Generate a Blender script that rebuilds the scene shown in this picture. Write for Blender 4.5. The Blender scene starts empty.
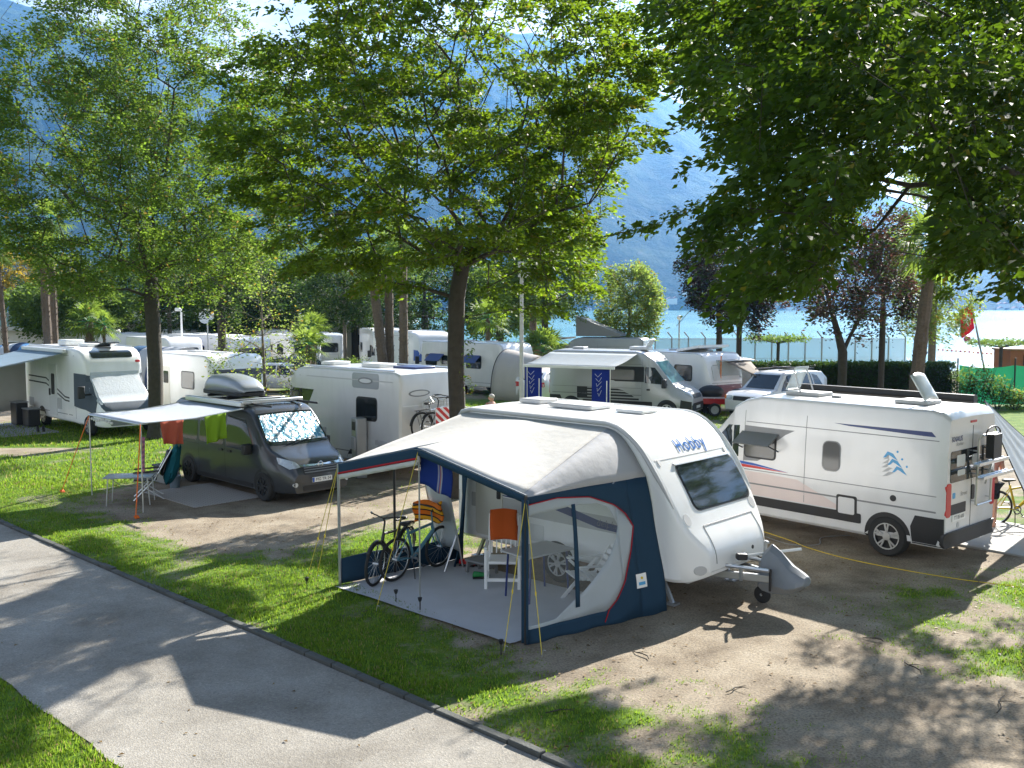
import bpy, bmesh, math, random
import numpy as np
from mathutils import Vector, Matrix
from mathutils.bvhtree import BVHTree
C = bpy.context.scene.collection
SC = bpy.context.scene
R = math.radians
PI = math.pi
rng = random.Random(7)
NP = np.random.default_rng(11)

# ------------------------------------------------------------------ camera numbers, ground helper
CAM_H, FPX, HOR = 4.4, 960.0, 307.0
PITCH = math.atan((384 - HOR) / FPX)
_c, _s = math.cos(PITCH), math.sin(PITCH)

def G(u, v, z=0.0):
    """the ground point (height z) that the photograph shows at pixel u, v"""
    d = ((u - 512) / FPX, _c - (v - 384) / FPX * _s, -_s - (v - 384) / FPX * _c)
    t = (z - CAM_H) / d[2]
    return d[0] * t, d[1] * t

def S(u, d):
    return (u - 512) / FPX * d, d

# ------------------------------------------------------------------ materials
def _new(name):
    m = bpy.data.materials.new(name); m.use_nodes = True
    nt = m.node_tree; nt.nodes.clear()
    out = nt.nodes.new('ShaderNodeOutputMaterial')
    return m, nt, out

def M(name, col, rough=.5, metal=0., var=.12, scale=4., bump=0., bscale=60., coat=0., spec=.5, dirt=0.):
    m, nt, out = _new(name); N = nt.nodes.new; L = nt.links.new
    p = N('ShaderNodeBsdfPrincipled'); L(p.outputs[0], out.inputs[0])
    p.inputs['Roughness'].default_value = rough; p.inputs['Metallic'].default_value = metal
    p.inputs['Coat Weight'].default_value = coat; p.inputs['Specular IOR Level'].default_value = spec
    tc = N('ShaderNodeTexCoord')
    nz = N('ShaderNodeTexNoise'); nz.inputs['Scale'].default_value = scale; nz.inputs['Detail'].default_value = 6
    L(tc.outputs['Object'], nz.inputs['Vector'])
    mx = N('ShaderNodeMix'); mx.data_type = 'RGBA'
    c = np.array(col)
    mx.inputs['A'].default_value = (*(c * (1 - var)), 1); mx.inputs['B'].default_value = (*np.minimum(c * (1 + var), 1), 1)
    L(nz.outputs['Fac'], mx.inputs['Factor'])
    last = mx.outputs['Result']
    if dirt > 0:
        n2 = N('ShaderNodeTexNoise'); n2.inputs['Scale'].default_value = 2.3; n2.inputs['Detail'].default_value = 9
        mp = N('ShaderNodeMapping'); mp.inputs['Scale'].default_value = (1, 1, .25)
        L(tc.outputs['Object'], mp.inputs[0]); L(mp.outputs[0], n2.inputs['Vector'])
        rp = N('ShaderNodeValToRGB'); rp.color_ramp.elements[0].position = .5; rp.color_ramp.elements[1].position = .75
        rp.color_ramp.elements[1].color = (dirt, dirt, dirt, 1)
        L(n2.outputs['Fac'], rp.inputs[0])
        m2 = N('ShaderNodeMix'); m2.data_type = 'RGBA'; m2.inputs['B'].default_value = (*(c * .55 + np.array((.05, .045, .03))), 1)
        L(rp.outputs[0], m2.inputs['Factor']); L(last, m2.inputs['A']); last = m2.outputs['Result']
    L(last, p.inputs['Base Color'])
    if bump > 0:
        n3 = N('ShaderNodeTexNoise'); n3.inputs['Scale'].default_value = bscale; n3.inputs['Detail'].default_value = 4
        L(tc.outputs['Object'], n3.inputs['Vector'])
        b = N('ShaderNodeBump'); b.inputs['Strength'].default_value = bump; b.inputs['Distance'].default_value = .02
        L(n3.outputs['Fac'], b.inputs['Height']); L(b.outputs[0], p.inputs['Normal'])
    return m

def clear_mat(name, tint, alpha, rough=.05):
    m, nt, out = _new(name); N = nt.nodes.new; L = nt.links.new
    t = N('ShaderNodeBsdfTransparent'); t.inputs[0].default_value = (*tint, 1)
    p = N('ShaderNodeBsdfPrincipled'); p.inputs['Base Color'].default_value = (.7, .75, .75, 1); p.inputs['Roughness'].default_value = rough
    x = N('ShaderNodeMixShader'); x.inputs[0].default_value = alpha
    L(t.outputs[0], x.inputs[1]); L(p.outputs[0], x.inputs[2]); L(x.outputs[0], out.inputs[0])
    return m

def cloth_mat(name, col, trans=.35, var=.08, stripes=None):
    m, nt, out = _new(name); N = nt.nodes.new; L = nt.links.new
    p = N('ShaderNodeBsdfPrincipled'); p.inputs['Roughness'].default_value = .8; p.inputs['Specular IOR Level'].default_value = .2
    tr = N('ShaderNodeBsdfTranslucent'); x = N('ShaderNodeMixShader'); x.inputs[0].default_value = trans
    tc = N('ShaderNodeTexCoord')
    nz = N('ShaderNodeTexNoise'); nz.inputs['Scale'].default_value = 2.5; nz.inputs['Detail'].default_value = 5
    L(tc.outputs['Object'], nz.inputs['Vector'])
    c = np.array(col)
    mx = N('ShaderNodeMix'); mx.data_type = 'RGBA'
    mx.inputs['A'].default_value = (*(c * (1 - var)), 1); mx.inputs['B'].default_value = (*np.minimum(c * (1 + var), 1), 1)
    L(nz.outputs['Fac'], mx.inputs['Factor']); last = mx.outputs['Result']
    if stripes:
        axis, freq, cols = stripes
        sp = N('ShaderNodeSeparateXYZ'); L(tc.outputs['Object'], sp.inputs[0])
        ml = N('ShaderNodeMath'); ml.operation = 'MULTIPLY'; ml.inputs[1].default_value = freq; L(sp.outputs[axis], ml.inputs[0])
        fr = N('ShaderNodeMath'); fr.operation = 'FRACT'; L(ml.outputs[0], fr.inputs[0])
        rp = N('ShaderNodeValToRGB'); rp.color_ramp.interpolation = 'CONSTANT'
        el = rp.color_ramp.elements
        el[0].position = 0; el[0].color = (*cols[0][1], 1); el[1].position = cols[1][0]; el[1].color = (*cols[1][1], 1)
        for pos, cc in cols[2:]:
            e = el.new(pos); e.color = (*cc, 1)
        L(fr.outputs[0], rp.inputs[0]); last = rp.outputs[0]
    L(last, p.inputs['Base Color']); L(last, tr.inputs[0])
    bz = N('ShaderNodeTexNoise'); bz.inputs['Scale'].default_value = 6; L(tc.outputs['Object'], bz.inputs['Vector'])
    b = N('ShaderNodeBump'); b.inputs['Strength'].default_value = .25; b.inputs['Distance'].default_value = .03
    L(bz.outputs['Fac'], b.inputs['Height']); L(b.outputs[0], p.inputs['Normal'])
    L(p.outputs[0], x.inputs[1]); L(tr.outputs[0], x.inputs[2]); L(x.outputs[0], out.inputs[0])
    return m

def leaf_mat(name, c1, c2, tcol, trans=.45, rough=.6, odd=None, oddp=.03):
    """leaves: every leaf its own shade between c1 and c2, light passing through in tcol"""
    m, nt, out = _new(name); N = nt.nodes.new; L = nt.links.new
    g = N('ShaderNodeNewGeometry')
    mx = N('ShaderNodeMix'); mx.data_type = 'RGBA'; mx.inputs['A'].default_value = (*c1, 1); mx.inputs['B'].default_value = (*c2, 1)
    L(g.outputs['Random Per Island'], mx.inputs['Factor']); last = mx.outputs['Result']
    m3 = N('ShaderNodeMix'); m3.data_type = 'RGBA'; t = np.array(tcol)
    m3.inputs['A'].default_value = (*(t * .75), 1); m3.inputs['B'].default_value = (*np.minimum(t * 1.25, 1), 1)
    L(g.outputs['Random Per Island'], m3.inputs['Factor']); tl = m3.outputs['Result']
    if odd:
        w = N('ShaderNodeMath'); w.operation = 'MULTIPLY'; w.inputs[1].default_value = 97.3; L(g.outputs['Random Per Island'], w.inputs[0])
        f = N('ShaderNodeMath'); f.operation = 'FRACT'; L(w.outputs[0], f.inputs[0])
        lt = N('ShaderNodeMath'); lt.operation = 'LESS_THAN'; lt.inputs[1].default_value = oddp; L(f.outputs[0], lt.inputs[0])
        a = N('ShaderNodeMix'); a.data_type = 'RGBA'; L(lt.outputs[0], a.inputs['Factor']); L(last, a.inputs['A']); a.inputs['B'].default_value = (*odd, 1); last = a.outputs['Result']
        a = N('ShaderNodeMix'); a.data_type = 'RGBA'; L(lt.outputs[0], a.inputs['Factor']); L(tl, a.inputs['A']); a.inputs['B'].default_value = (*np.minimum(np.array(odd) * 1.5, 1), 1); tl = a.outputs['Result']
    p = N('ShaderNodeBsdfPrincipled'); p.inputs['Roughness'].default_value = rough; p.inputs['Specular IOR Level'].default_value = .18
    tr = N('ShaderNodeBsdfTranslucent'); x = N('ShaderNodeMixShader'); x.inputs[0].default_value = trans
    L(last, p.inputs['Base Color']); L(tl, tr.inputs[0])
    L(p.outputs[0], x.inputs[1]); L(tr.outputs[0], x.inputs[2]); L(x.outputs[0], out.inputs[0])
    return m

MT = dict(
    white=M('white_paint', (.86, .86, .85), .32, var=.02, coat=.3, dirt=.22),
    white2=M('weathered_white', (.70, .71, .70), .4, var=.05, dirt=.3),
    cream=M('cream_panel', (.66, .64, .58), .45, var=.03, dirt=.25),
    silver=M('silver_paint', (.70, .70, .70), .34, .12, var=.04, coat=.4, dirt=.25),
    silverm=M('mid_silver_paint', (.46, .47, .48), .34, .2, var=.04, coat=.3, dirt=.2),
    silverd=M('grey_silver_paint', (.34, .36, .38), .35, .3, var=.04, coat=.4, dirt=.2),
    grey=M('dark_grey_paint', (.042, .047, .054), .3, .1, var=.08, coat=.4, dirt=.15),
    midgrey=M('mid_grey_plastic', (.22, .225, .23), .5, var=.08),
    ltgrey=M('light_grey_plastic', (.5, .5, .5), .5, var=.06),
    black=M('black_plastic', (.022, .022, .024), .5, var=.2, bump=.1),
    tyre=M('tyre_rubber', (.025, .025, .025), .85, var=.2, bump=.2),
    glass=M('dark_glass', (.018, .024, .028), .06, var=.1, spec=.8),
    tint=M('grey_acrylic_window', (.10, .10, .10), .12, var=.1, spec=.7),
    bluglass=M('teal_glass', (.10, .24, .26), .08, var=.15, spec=.8),
    alu=M('bare_aluminium', (.62, .63, .64), .35, .85, var=.06),
    steel=M('galvanised_steel', (.38, .39, .4), .45, .8, var=.15),
    chrome=M('chrome', (.8, .8, .8), .12, 1.),
    red=M('red_plastic', (.55, .02, .02), .3, var=.1),
    orange=M('orange_lens', (.8, .22, .02), .3, var=.1),
    lens=M('clear_lens', (.55, .6, .64), .12, .3, var=.3, scale=18),
    blue=M('blue_paint', (.02, .10, .42), .35, var=.1),
    dblue=M('dark_blue_film', (.02, .04, .16), .35, var=.1),
    skyblue=M('light_blue_film', (.06, .36, .68), .35, var=.15),
    palepink=M('pale_pink_tone', (.70, .60, .575), .35, .1, var=.12, scale=1.6),
    wood=M('wood', (.24, .13, .06), .7, var=.3, scale=9),
    trunk=M('bark', (.05, .042, .032), .9, var=.5, scale=9, bump=1., bscale=26),
    trunk2=M('grey_bark', (.16, .135, .105), .9, var=.45, scale=7, bump=1., bscale=22),
    palmbark=M('palm_fibre_bark', (.13, .10, .075), .95, var=.5, scale=14, bump=1., bscale=30),
    conc=M('concrete', (.36, .35, .33), .85, var=.15, bump=.3),
    render=M('cream_render', (.62, .59, .53), .85, var=.06, dirt=.3),
    ink=M('blue_lettering', (.06, .17, .45), .9, var=.05, spec=.05),
    yellow=M('yellow_plastic', (.75, .55, .03), .5),
    green=M('green_plastic', (.02, .22, .06), .5),
    skin=M('skin', (.55, .30, .21), .5, var=.08),
    hair=M('grey_hair', (.35, .31, .27), .7, var=.2, bump=.5),
)

# ------------------------------------------------------------------ mesh builder
class MB:
    def __init__(s): s.v = []; s.f = []
    def add(s, vs, fs):
        o = len(s.v); s.v += [tuple(v) for v in vs]; s.f += [tuple(i + o for i in f) for f in fs]; return s
    def box(s, c, d, rot=None):
        x, y, z = d[0] / 2, d[1] / 2, d[2] / 2
        vs = [Vector((i * x, j * y, k * z)) for k in (-1, 1) for j in (-1, 1) for i in (-1, 1)]
        if rot: 
            mt = Matrix.Rotation(rot[2], 3, 'Z') @ Matrix.Rotation(rot[1], 3, 'Y') @ Matrix.Rotation(rot[0], 3, 'X')
            vs = [mt @ v for v in vs]
        return s.add([v + Vector(c) for v in vs], [(0, 2, 3, 1), (4, 5, 7, 6), (0, 1, 5, 4), (2, 6, 7, 3), (0, 4, 6, 2), (1, 3, 7, 5)])
    def bar(s, a, b, w, h, up=(0, 0, 1)):
        a, b = Vector(a), Vector(b); d = (b - a).normalized(); u = Vector(up)
        if abs(d.dot(u)) > .98: u = Vector((1, 0, 0))
        x = d.cross(u).normalized(); y = x.cross(d)
        vs = [p + x * (i * w / 2) + y * (j * h / 2) for p in (a, b) for (i, j) in ((-1, -1), (1, -1), (1, 1), (-1, 1))]
        return s.add(vs, [(3, 2, 1, 0), (4, 5, 6, 7), (0, 1, 5, 4), (1, 2, 6, 5), (2, 3, 7, 6), (3, 0, 4, 7)])
    def tube(s, pts, r, n=8, closed=False, cap=True):
        pts = [Vector(p) for p in pts]; k = len(pts)
        rs = r if isinstance(r, (list, tuple)) else [r] * k
        o = len(s.v); u = None
        for i, p in enumerate(pts):
            if closed: d = pts[(i + 1) % k] - pts[i - 1]
            else: d = pts[min(i + 1, k - 1)] - pts[max(i - 1, 0)]
            d = d.normalized() if d.length > 1e-9 else Vector((0, 0, 1))
            if u is None:
                u = d.orthogonal().normalized()
            u = (u - d * u.dot(d))
            u = u.normalized() if u.length > 1e-6 else d.orthogonal().normalized()
            w = d.cross(u)
            for j in range(n):
                a = 2 * PI * j / n; s.v.append(tuple(p + (u * math.cos(a) + w * math.sin(a)) * rs[i]))
        m = k if closed else k - 1
        for i in range(m):
            a, b = o + i * n, o + ((i + 1) % k) * n
            for j in range(n): s.f.append((a + j, a + (j + 1) % n, b + (j + 1) % n, b + j))
        if cap and not closed:
            s.f.append(tuple(o + j for j in reversed(range(n)))); s.f.append(tuple(o + (k - 1) * n + j for j in range(n)))
        return s
    def lathe(s, prof, n=24, axis='z', c=(0, 0, 0)):
        o = len(s.v)
        for j in range(n):
            a = 2 * PI * j / n
            for r, h in prof:
                x, y = r * math.cos(a), r * math.sin(a)
                v = (x, y, h) if axis == 'z' else ((x, h, y) if axis == 'y' else (h, x, y))
                s.v.append((v[0] + c[0], v[1] + c[1], v[2] + c[2]))
        k = len(prof)
        for j in range(n):
            for i in range(k - 1):
                s.f.append((o + j * k + i, o + ((j + 1) % n) * k + i, o + ((j + 1) % n) * k + i + 1, o + j * k + i + 1))
        return s
    def loft(s, rings, cap=True, closed=True):
        o = len(s.v); n = len(rings[0])
        for r in rings: s.v += [tuple(p) for p in r]
        for i in range(len(rings) - 1):
            for j in range(n if closed else n - 1):
                s.f.append((o + i * n + j, o + i * n + (j + 1) % n, o + (i + 1) * n + (j + 1) % n, o + (i + 1) * n + j))
        if cap and closed:
            s.f.append(tuple(o + j for j in reversed(range(n)))); s.f.append(tuple(o + (len(rings) - 1) * n + j for j in range(n)))
        return s
    def prism(s, poly, h0, h1, plane='xy'):
        def P(a, b, h): return (a, b, h) if plane == 'xy' else ((a, h, b) if plane == 'xz' else (h, a, b))
        n = len(poly); o = len(s.v)
        s.v += [P(a, b, h0) for a, b in poly] + [P(a, b, h1) for a, b in poly]
        s.f.append(tuple(o + i for i in reversed(range(n)))); s.f.append(tuple(o + n + i for i in range(n)))
        for i in range(n): s.f.append((o + i, o + (i + 1) % n, o + n + (i + 1) % n, o + n + i))
        return s
    def grid(s, fn, nu, nv):
        """sheet fn(a, b), a and b in 0..1"""
        o = len(s.v)
        for i in range(nu + 1):
            for j in range(nv + 1): s.v.append(tuple(fn(i / nu, j / nv)))
        for i in range(nu):
            for j in range(nv):
                a = o + i * (nv + 1) + j; s.f.append((a, a + 1, a + nv + 2, a + nv + 1))
        return s
    def ball(s, c, r, nu=14, nv=9):
        r = r if isinstance(r, tuple) else (r, r, r); o = len(s.v)
        for i in range(nv + 1):
            t = PI * i / nv
            for j in range(nu):
                p = 2 * PI * j / nu; s.v.append((c[0] + r[0] * math.sin(t) * math.cos(p), c[1] + r[1] * math.sin(t) * math.sin(p), c[2] + r[2] * math.cos(t)))
        for i in range(nv):
            for j in range(nu): s.f.append((o + i * nu + j, o + (i + 1) * nu + j, o + (i + 1) * nu + (j + 1) % nu, o + i * nu + (j + 1) % nu))
        return s
    def mesh(s, name):
        m = bpy.data.meshes.new(name); m.from_pydata(s.v, [], s.f); return m
    def build(s, name, mat=None, parent=None, smooth=35, bevel=0., solid=0., seg=2, fix=True):
        m = s.mesh(name)
        if fix:
            bm = bmesh.new(); bm.from_mesh(m); bmesh.ops.recalc_face_normals(bm, faces=bm.faces); bm.to_mesh(m); bm.free()
        if mat: m.materials.append(MT[mat] if isinstance(mat, str) else mat)
        o = bpy.data.objects.new(name, m); C.objects.link(o)
        if parent: o.parent = parent
        if smooth:
            m.polygons.foreach_set('use_smooth', [True] * len(m.polygons)); m.set_sharp_from_angle(angle=R(smooth))
        if solid:
            d = o.modifiers.new('thick', 'SOLIDIFY'); d.thickness = solid; d.offset = 0
        if bevel:
            b = o.modifiers.new('bevel', 'BEVEL'); b.width = bevel; b.segments = seg; b.limit_method = 'ANGLE'; b.angle_limit = R(40)
        return o

def np_mesh(name, V, F, mat, parent=None, smooth=False):
    """fast mesh from arrays, F = (n, k) faces of one size"""
    m = bpy.data.meshes.new(name); V = np.asarray(V, np.float32); F = np.asarray(F, np.int32); n, k = F.shape
    m.vertices.add(len(V)); m.vertices.foreach_set('co', V.ravel())
    m.loops.add(n * k); m.loops.foreach_set('vertex_index', F.ravel())
    m.polygons.add(n); m.polygons.foreach_set('loop_start', np.arange(0, n * k, k, dtype=np.int32)); m.polygons.foreach_set('loop_total', np.full(n, k, np.int32))
    if smooth: m.polygons.foreach_set('use_smooth', np.ones(n, bool))
    m.update(calc_edges=True)
    m.materials.append(MT[mat] if isinstance(mat, str) else mat)
    o = bpy.data.objects.new(name, m); C.objects.link(o)
    if parent: o.parent = parent
    return o

def tag(o, label, cat, group=None):
    o['label'] = label; o['category'] = cat
    if group: o['group'] = group
    return o
def thing(name, label, cat, loc=(0, 0), rz=0., group=None, z=0.):
    o = bpy.data.objects.new(name, None); C.objects.link(o); o.empty_display_size = .2
    o.location = (loc[0], loc[1], z); o.rotation_euler = (0, 0, rz)
    return tag(o, label, cat, group)
def struct(o, kind='structure'):
    o['kind'] = kind; return o
def kids(o): return [c for c in bpy.data.objects if c.parent == o]
def copy_tree(o, loc=None, rz=None, label=None, parent=None, z=0.):
    c = o.copy(); C.objects.link(c)
    if parent: c.parent = parent
    for k in kids(o): copy_tree(k, parent=c)
    if loc is not None: c.location = (loc[0], loc[1], z)
    if rz is not None: c.rotation_euler = (0, 0, rz)
    if label: c['label'] = label
    return c

def rr(x0, x1, z0, z1, r=.05, n=4):
    """rounded rectangle outline"""
    if x0 > x1: x0, x1 = x1, x0
    out = []
    for cx, cz, a0 in ((x1 - r, z1 - r, 0), (x0 + r, z1 - r, 90), (x0 + r, z0 + r, 180), (x1 - r, z0 + r, 270)):
        for i in range(n + 1):
            a = R(a0 + 90 * i / n); out.append((cx + r * math.cos(a), cz + r * math.sin(a)))
    return out
def circ(cx, cz, r, n=28, a0=0, a1=360):
    k = n if a1 - a0 >= 360 else n + 1
    return [(cx + r * math.cos(R(a0 + (a1 - a0) * i / n)), cz + r * math.sin(R(a0 + (a1 - a0) * i / n))) for i in range(k)]

def lerp_tab(tab, x):
    xs = [t[0] for t in tab]
    if x <= xs[0]: return tab[0][1]
    for a, b in zip(tab, tab[1:]):
        if x <= b[0]: return a[1] + (b[1] - a[1]) * (x - a[0]) / (b[0] - a[0])
    return tab[-1][1]
# ------------------------------------------------------------------ camera, sky, sun
cam = bpy.data.cameras.new('camera'); co = bpy.data.objects.new('camera', cam); C.objects.link(co); SC.camera = co
cam.sensor_width = 36; cam.lens = 36 * FPX / 1024; cam.clip_start = .1; cam.clip_end = 20000
co.location = (0, 0, CAM_H); co.rotation_euler = (PI / 2 - PITCH, 0, 0)
SUN_AZ, SUN_EL = R(57), R(31)
sun = bpy.data.lights.new('sun', 'SUN'); sun.energy = 5.; sun.angle = R(.53); sun.color = (1, .955, .88)
so = bpy.data.objects.new('sun', sun); C.objects.link(so)
so.rotation_euler = Vector((math.cos(SUN_EL) * math.cos(SUN_AZ), math.cos(SUN_EL) * math.sin(SUN_AZ), math.sin(SUN_EL))).to_track_quat('Z', 'Y').to_euler()
so.location = (20, 30, 40)
W = bpy.data.worlds.new('World'); SC.world = W; W.use_nodes = True
nt = W.node_tree; nt.nodes.clear(); N = nt.nodes.new; L = nt.links.new
sky = N('ShaderNodeTexSky'); sky.sky_type = 'NISHITA'; sky.sun_disc = False; sky.sun_elevation = SUN_EL; sky.sun_rotation = PI / 2 - SUN_AZ
sky.air_density = 1.; sky.dust_density = 1.2; sky.ozone_density = 1.2
bg = N('ShaderNodeBackground'); bg.inputs[1].default_value = .052
# broken white cloud by direction
tc = N('ShaderNodeTexCoord'); mp = N('ShaderNodeMapping'); mp.inputs['Scale'].default_value = (1.6, 1.6, 4.2); mp.inputs['Location'].default_value = (.35, .1, .2)
L(tc.outputs['Generated'], mp.inputs[0])
nz = N('ShaderNodeTexNoise'); nz.inputs['Scale'].default_value = 2.6; nz.inputs['Detail'].default_value = 9; nz.inputs['Roughness'].default_value = .56
L(mp.outputs[0], nz.inputs['Vector'])
rp = N('ShaderNodeValToRGB'); rp.color_ramp.elements[0].position = .40; rp.color_ramp.elements[1].position = .56
L(nz.outputs['Fac'], rp.inputs[0])
sz = N('ShaderNodeSeparateXYZ'); L(tc.outputs['Generated'], sz.inputs[0])
el = N('ShaderNodeMapRange'); el.interpolation_type = 'SMOOTHSTEP'; el.inputs['From Min'].default_value = .34; el.inputs['From Max'].default_value = .62; el.inputs['To Min'].default_value = 1; el.inputs['To Max'].default_value = .08; L(sz.outputs[2], el.inputs['Value'])
cm = N('ShaderNodeMath'); cm.operation = 'MULTIPLY'; L(rp.outputs[0], cm.inputs[0]); L(el.outputs[0], cm.inputs[1])
mx = N('ShaderNodeMix'); mx.data_type = 'RGBA'; L(cm.outputs[0], mx.inputs['Factor']); L(sky.outputs[0], mx.inputs['A'])
mx.inputs['B'].default_value = (8.8, 9., 9.3, 1)
L(mx.outputs['Result'], bg.inputs[0])
o = N('ShaderNodeOutputWorld'); L(bg.outputs[0], o.inputs[0])
SC.view_settings.view_transform = 'Standard'; SC.view_settings.look = 'None'; SC.view_settings.gamma = 1; SC.view_settings.exposure = 1.8
SC.cycles.use_denoising = True; SC.cycles.max_bounces = 7; SC.cycles.diffuse_bounces = 4; SC.cycles.transmission_bounces = 5
SC.cycles.transparent_max_bounces = 12; SC.cycles.volume_bounces = 0; SC.cycles.sample_clamp_indirect = 8; SC.cycles.caustics_reflective = False; SC.cycles.caustics_refractive = False

# ------------------------------------------------------------------ value noise in numpy
_P = np.random.default_rng(3).random((256, 256))
def vnoise(x, y):
    x = np.asarray(x, float); y = np.asarray(y, float)
    xi = np.floor(x).astype(int); yi = np.floor(y).astype(int); fx = x - xi; fy = y - yi
    fx = fx * fx * (3 - 2 * fx); fy = fy * fy * (3 - 2 * fy)
    a = _P[xi & 255, yi & 255]; b = _P[(xi + 1) & 255, yi & 255]; c = _P[xi & 255, (yi + 1) & 255]; d = _P[(xi + 1) & 255, (yi + 1) & 255]
    return (a * (1 - fx) + b * fx) * (1 - fy) + (c * (1 - fx) + d * fx) * fy
def fbm(x, y, o=4):
    t = 0; a = .5
    for i in range(o): t = t + a * vnoise(np.asarray(x) * 2 ** i + 17.3 * i, np.asarray(y) * 2 ** i + 5.1 * i); a *= .5
    return t / (1 - .5 ** o)
def pip(x, y, poly):
    ins = np.zeros(np.shape(x), bool); n = len(poly)
    for i in range(n):
        x1, y1 = poly[i]; x2, y2 = poly[(i + 1) % n]
        if y1 == y2: continue
        c = ((y1 > y) != (y2 > y)) & (x < (x2 - x1) * (y - y1) / (y2 - y1) + x1)
        ins ^= c
    return ins

# ------------------------------------------------------------------ ground: lawn, bare pitches
K0, K1 = np.array(G(0, 524)), np.array(G(560, 768))
KD = (K1 - K0) / np.linalg.norm(K1 - K0)                 # along the kerb, towards the camera's right
KN = np.array((KD[1], -KD[0])); KN = KN if KN @ (np.array((0., 0.)) - K0) > 0 else -KN   # from kerb over the path
PW = (np.array(G(40, 708)) - K0) @ KN                    # path width
def wpoly(px): return [G(u, v) for u, v in px]
LAWN = [(wpoly([(-420, 368), (-60, 452), (0, 458), (90, 452), (150, 438), (190, 436), (180, 468), (100, 492), (88, 512), (125, 536), (190, 560), (300, 566), (350, 545), (372, 528), (445, 515), (470, 548), (345, 588), (430, 645), (500, 672), (476, 722), (430, 714), (0, 524), (-420, 340)]), 1.),
        (wpoly([(430, 714), (470, 690), (560, 672), (640, 690), (720, 735), (800, 790), (820, 900), (700, 900), (560, 768)]), .8),
        (wpoly([(868, 612), (895, 592), (960, 584), (1060, 580), (1150, 610), (1150, 690), (1030, 672), (950, 650), (880, 632)]), .95),
        (wpoly([(1000, 500), (1120, 470), (1120, 528), (1000, 528)]), .9), (wpoly([(960, 412), (1300, 418), (1300, 455), (960, 440)]), .9),
        (wpoly([(480, 392), (580, 380), (720, 392), (760, 420), (480, 425)]), .95),
        (wpoly([(190, 436), (330, 440), (350, 470), (420, 478), (440, 515), (372, 528), (340, 470), (190, 470)]), .45)]
SHEET = [(-2.75,15.25),(.35,12.0),(2.5,14.2),(-.6,17.0)]
BARE = [wpoly([(330, 455), (440, 475), (430, 508), (340, 520)])]
def grassiness(x, y):
    x = np.asarray(x, float); y = np.asarray(y, float)
    wx = x + 1.2 * (fbm(x * .9, y * .9) - .5) + .5 * (fbm(x * 3.1 + 9, y * 3.1) - .5)
    wy = y + 1.2 * (fbm(x * .9 + 40, y * .9 + 7) - .5) + .5 * (fbm(x * 3.1 + 3, y * 3.1 + 60) - .5)
    g = np.zeros(np.shape(x)); n = fbm(x * 1.7 + 5, y * 1.7 + 2, 5); n2 = fbm(x * 5 + 1, y * 5 + 7, 3)
    offs = [(0, 0), (.55, 0), (-.55, 0), (0, .55), (0, -.55), (.3, .3), (-.3, -.3), (.9, .2), (-.2, .9), (-.9, -.2), (.2, -.9)]
    for p, k in LAWN:
        i = sum(pip(wx + a, wy + b, p) * 1. for a, b in offs) / len(offs)
        i = np.clip(i * 1.25 + (n2 - .5) * .9 * (i > 0) * (i < .97), 0, 1)
        g = np.maximum(g, i if k == 1. else i * np.clip((n - .62 + k * .42) * 3.2, 0, 1) * k)
    for p in BARE: g = np.where(pip(wx, wy, p), g * .35, g)
    g = g * np.clip((fbm(x * .55 + 11, y * .55 + 31) - .24) * 6, .35, 1)
    g = np.where(pip(x, y, SHEET), 0, g)
    far = (y > 30) & (y < 150)
    g = np.where(far, np.maximum(g, np.clip((fbm(x * .12 + 3, y * .12) - .42) * 6, 0, 1)), g)
    s = (x - K0[0]) * KN[0] + (y - K0[1]) * KN[1]
    g = np.where(s > PW, 1., g)
    return np.where((s > -.05) & (s < PW - .06), 0., g)

SHORE = 74.
def axis(parts):
    out = [np.arange(a, b, st) for a, b, st in parts]; return np.concatenate(out + [[parts[-1][1]]])
gx = axis([(-4200, -600, 400), (-600, -80, 40), (-80, -24, 2), (-24, -12, .5), (-12, 13, .12), (13, 26, .5), (26, 80, 2), (80, 600, 40), (600, 4200, 400)])
gy = axis([(-80, 4, 6), (4, 8, .5), (8, 24, .12), (24, 34, .3), (34, 60, 1), (60, 160, 2), (160, 400, 30), (400, 5200, 400)])
X, Y = np.meshgrid(gx, gy, indexing='ij')
Z = -np.clip((Y - 66 - 74 * np.clip((-2 - X) / 10, 0, 1)) * .12, 0, 6.)
Z = Z + np.where(Y < 66, .02 * (fbm(X * .8, Y * .8) - .5) + .012 * (fbm(X * 5, Y * 5) - .5), 0)
sK = (X - K0[0]) * KN[0] + (Y - K0[1]) * KN[1]
Z = np.where((sK > -.5) & (sK < PW + .1), np.minimum(Z, -.012), Z)
nx, ny = X.shape
idx = np.arange(nx * ny).reshape(nx, ny)
F = np.stack([idx[:-1, :-1], idx[1:, :-1], idx[1:, 1:], idx[:-1, 1:]], -1).reshape(-1, 4)
gm, nt, out = _new('lawn_and_soil'); N = nt.nodes.new; L = nt.links.new
at = N('ShaderNodeAttribute'); at.attribute_name = 'grass'
tc = N('ShaderNodeTexCoord')
def noise(sc, det=6, rough=.55):
    n = N('ShaderNodeTexNoise'); n.inputs['Scale'].default_value = sc; n.inputs['Detail'].default_value = det; n.inputs['Roughness'].default_value = rough
    L(tc.outputs['Object'], n.inputs['Vector']); return n.outputs['Fac']
def ramp(fac, stops):
    r = N('ShaderNodeValToRGB'); e = r.color_ramp.elements
    e[0].position, e[0].color = stops[0][0], (*stops[0][1], 1); e[1].position, e[1].color = stops[1][0], (*stops[1][1], 1)
    for p, c in stops[2:]: q = e.new(p); q.color = (*c, 1)
    L(fac, r.inputs[0]); return r.outputs[0]
soil = ramp(noise(1.1, 9, .62), [(.28, (.14, .11, .08)), (.46, (.255, .21, .155)), (.6, (.33, .28, .212)), (.75, (.40, .35, .28))])
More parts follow.
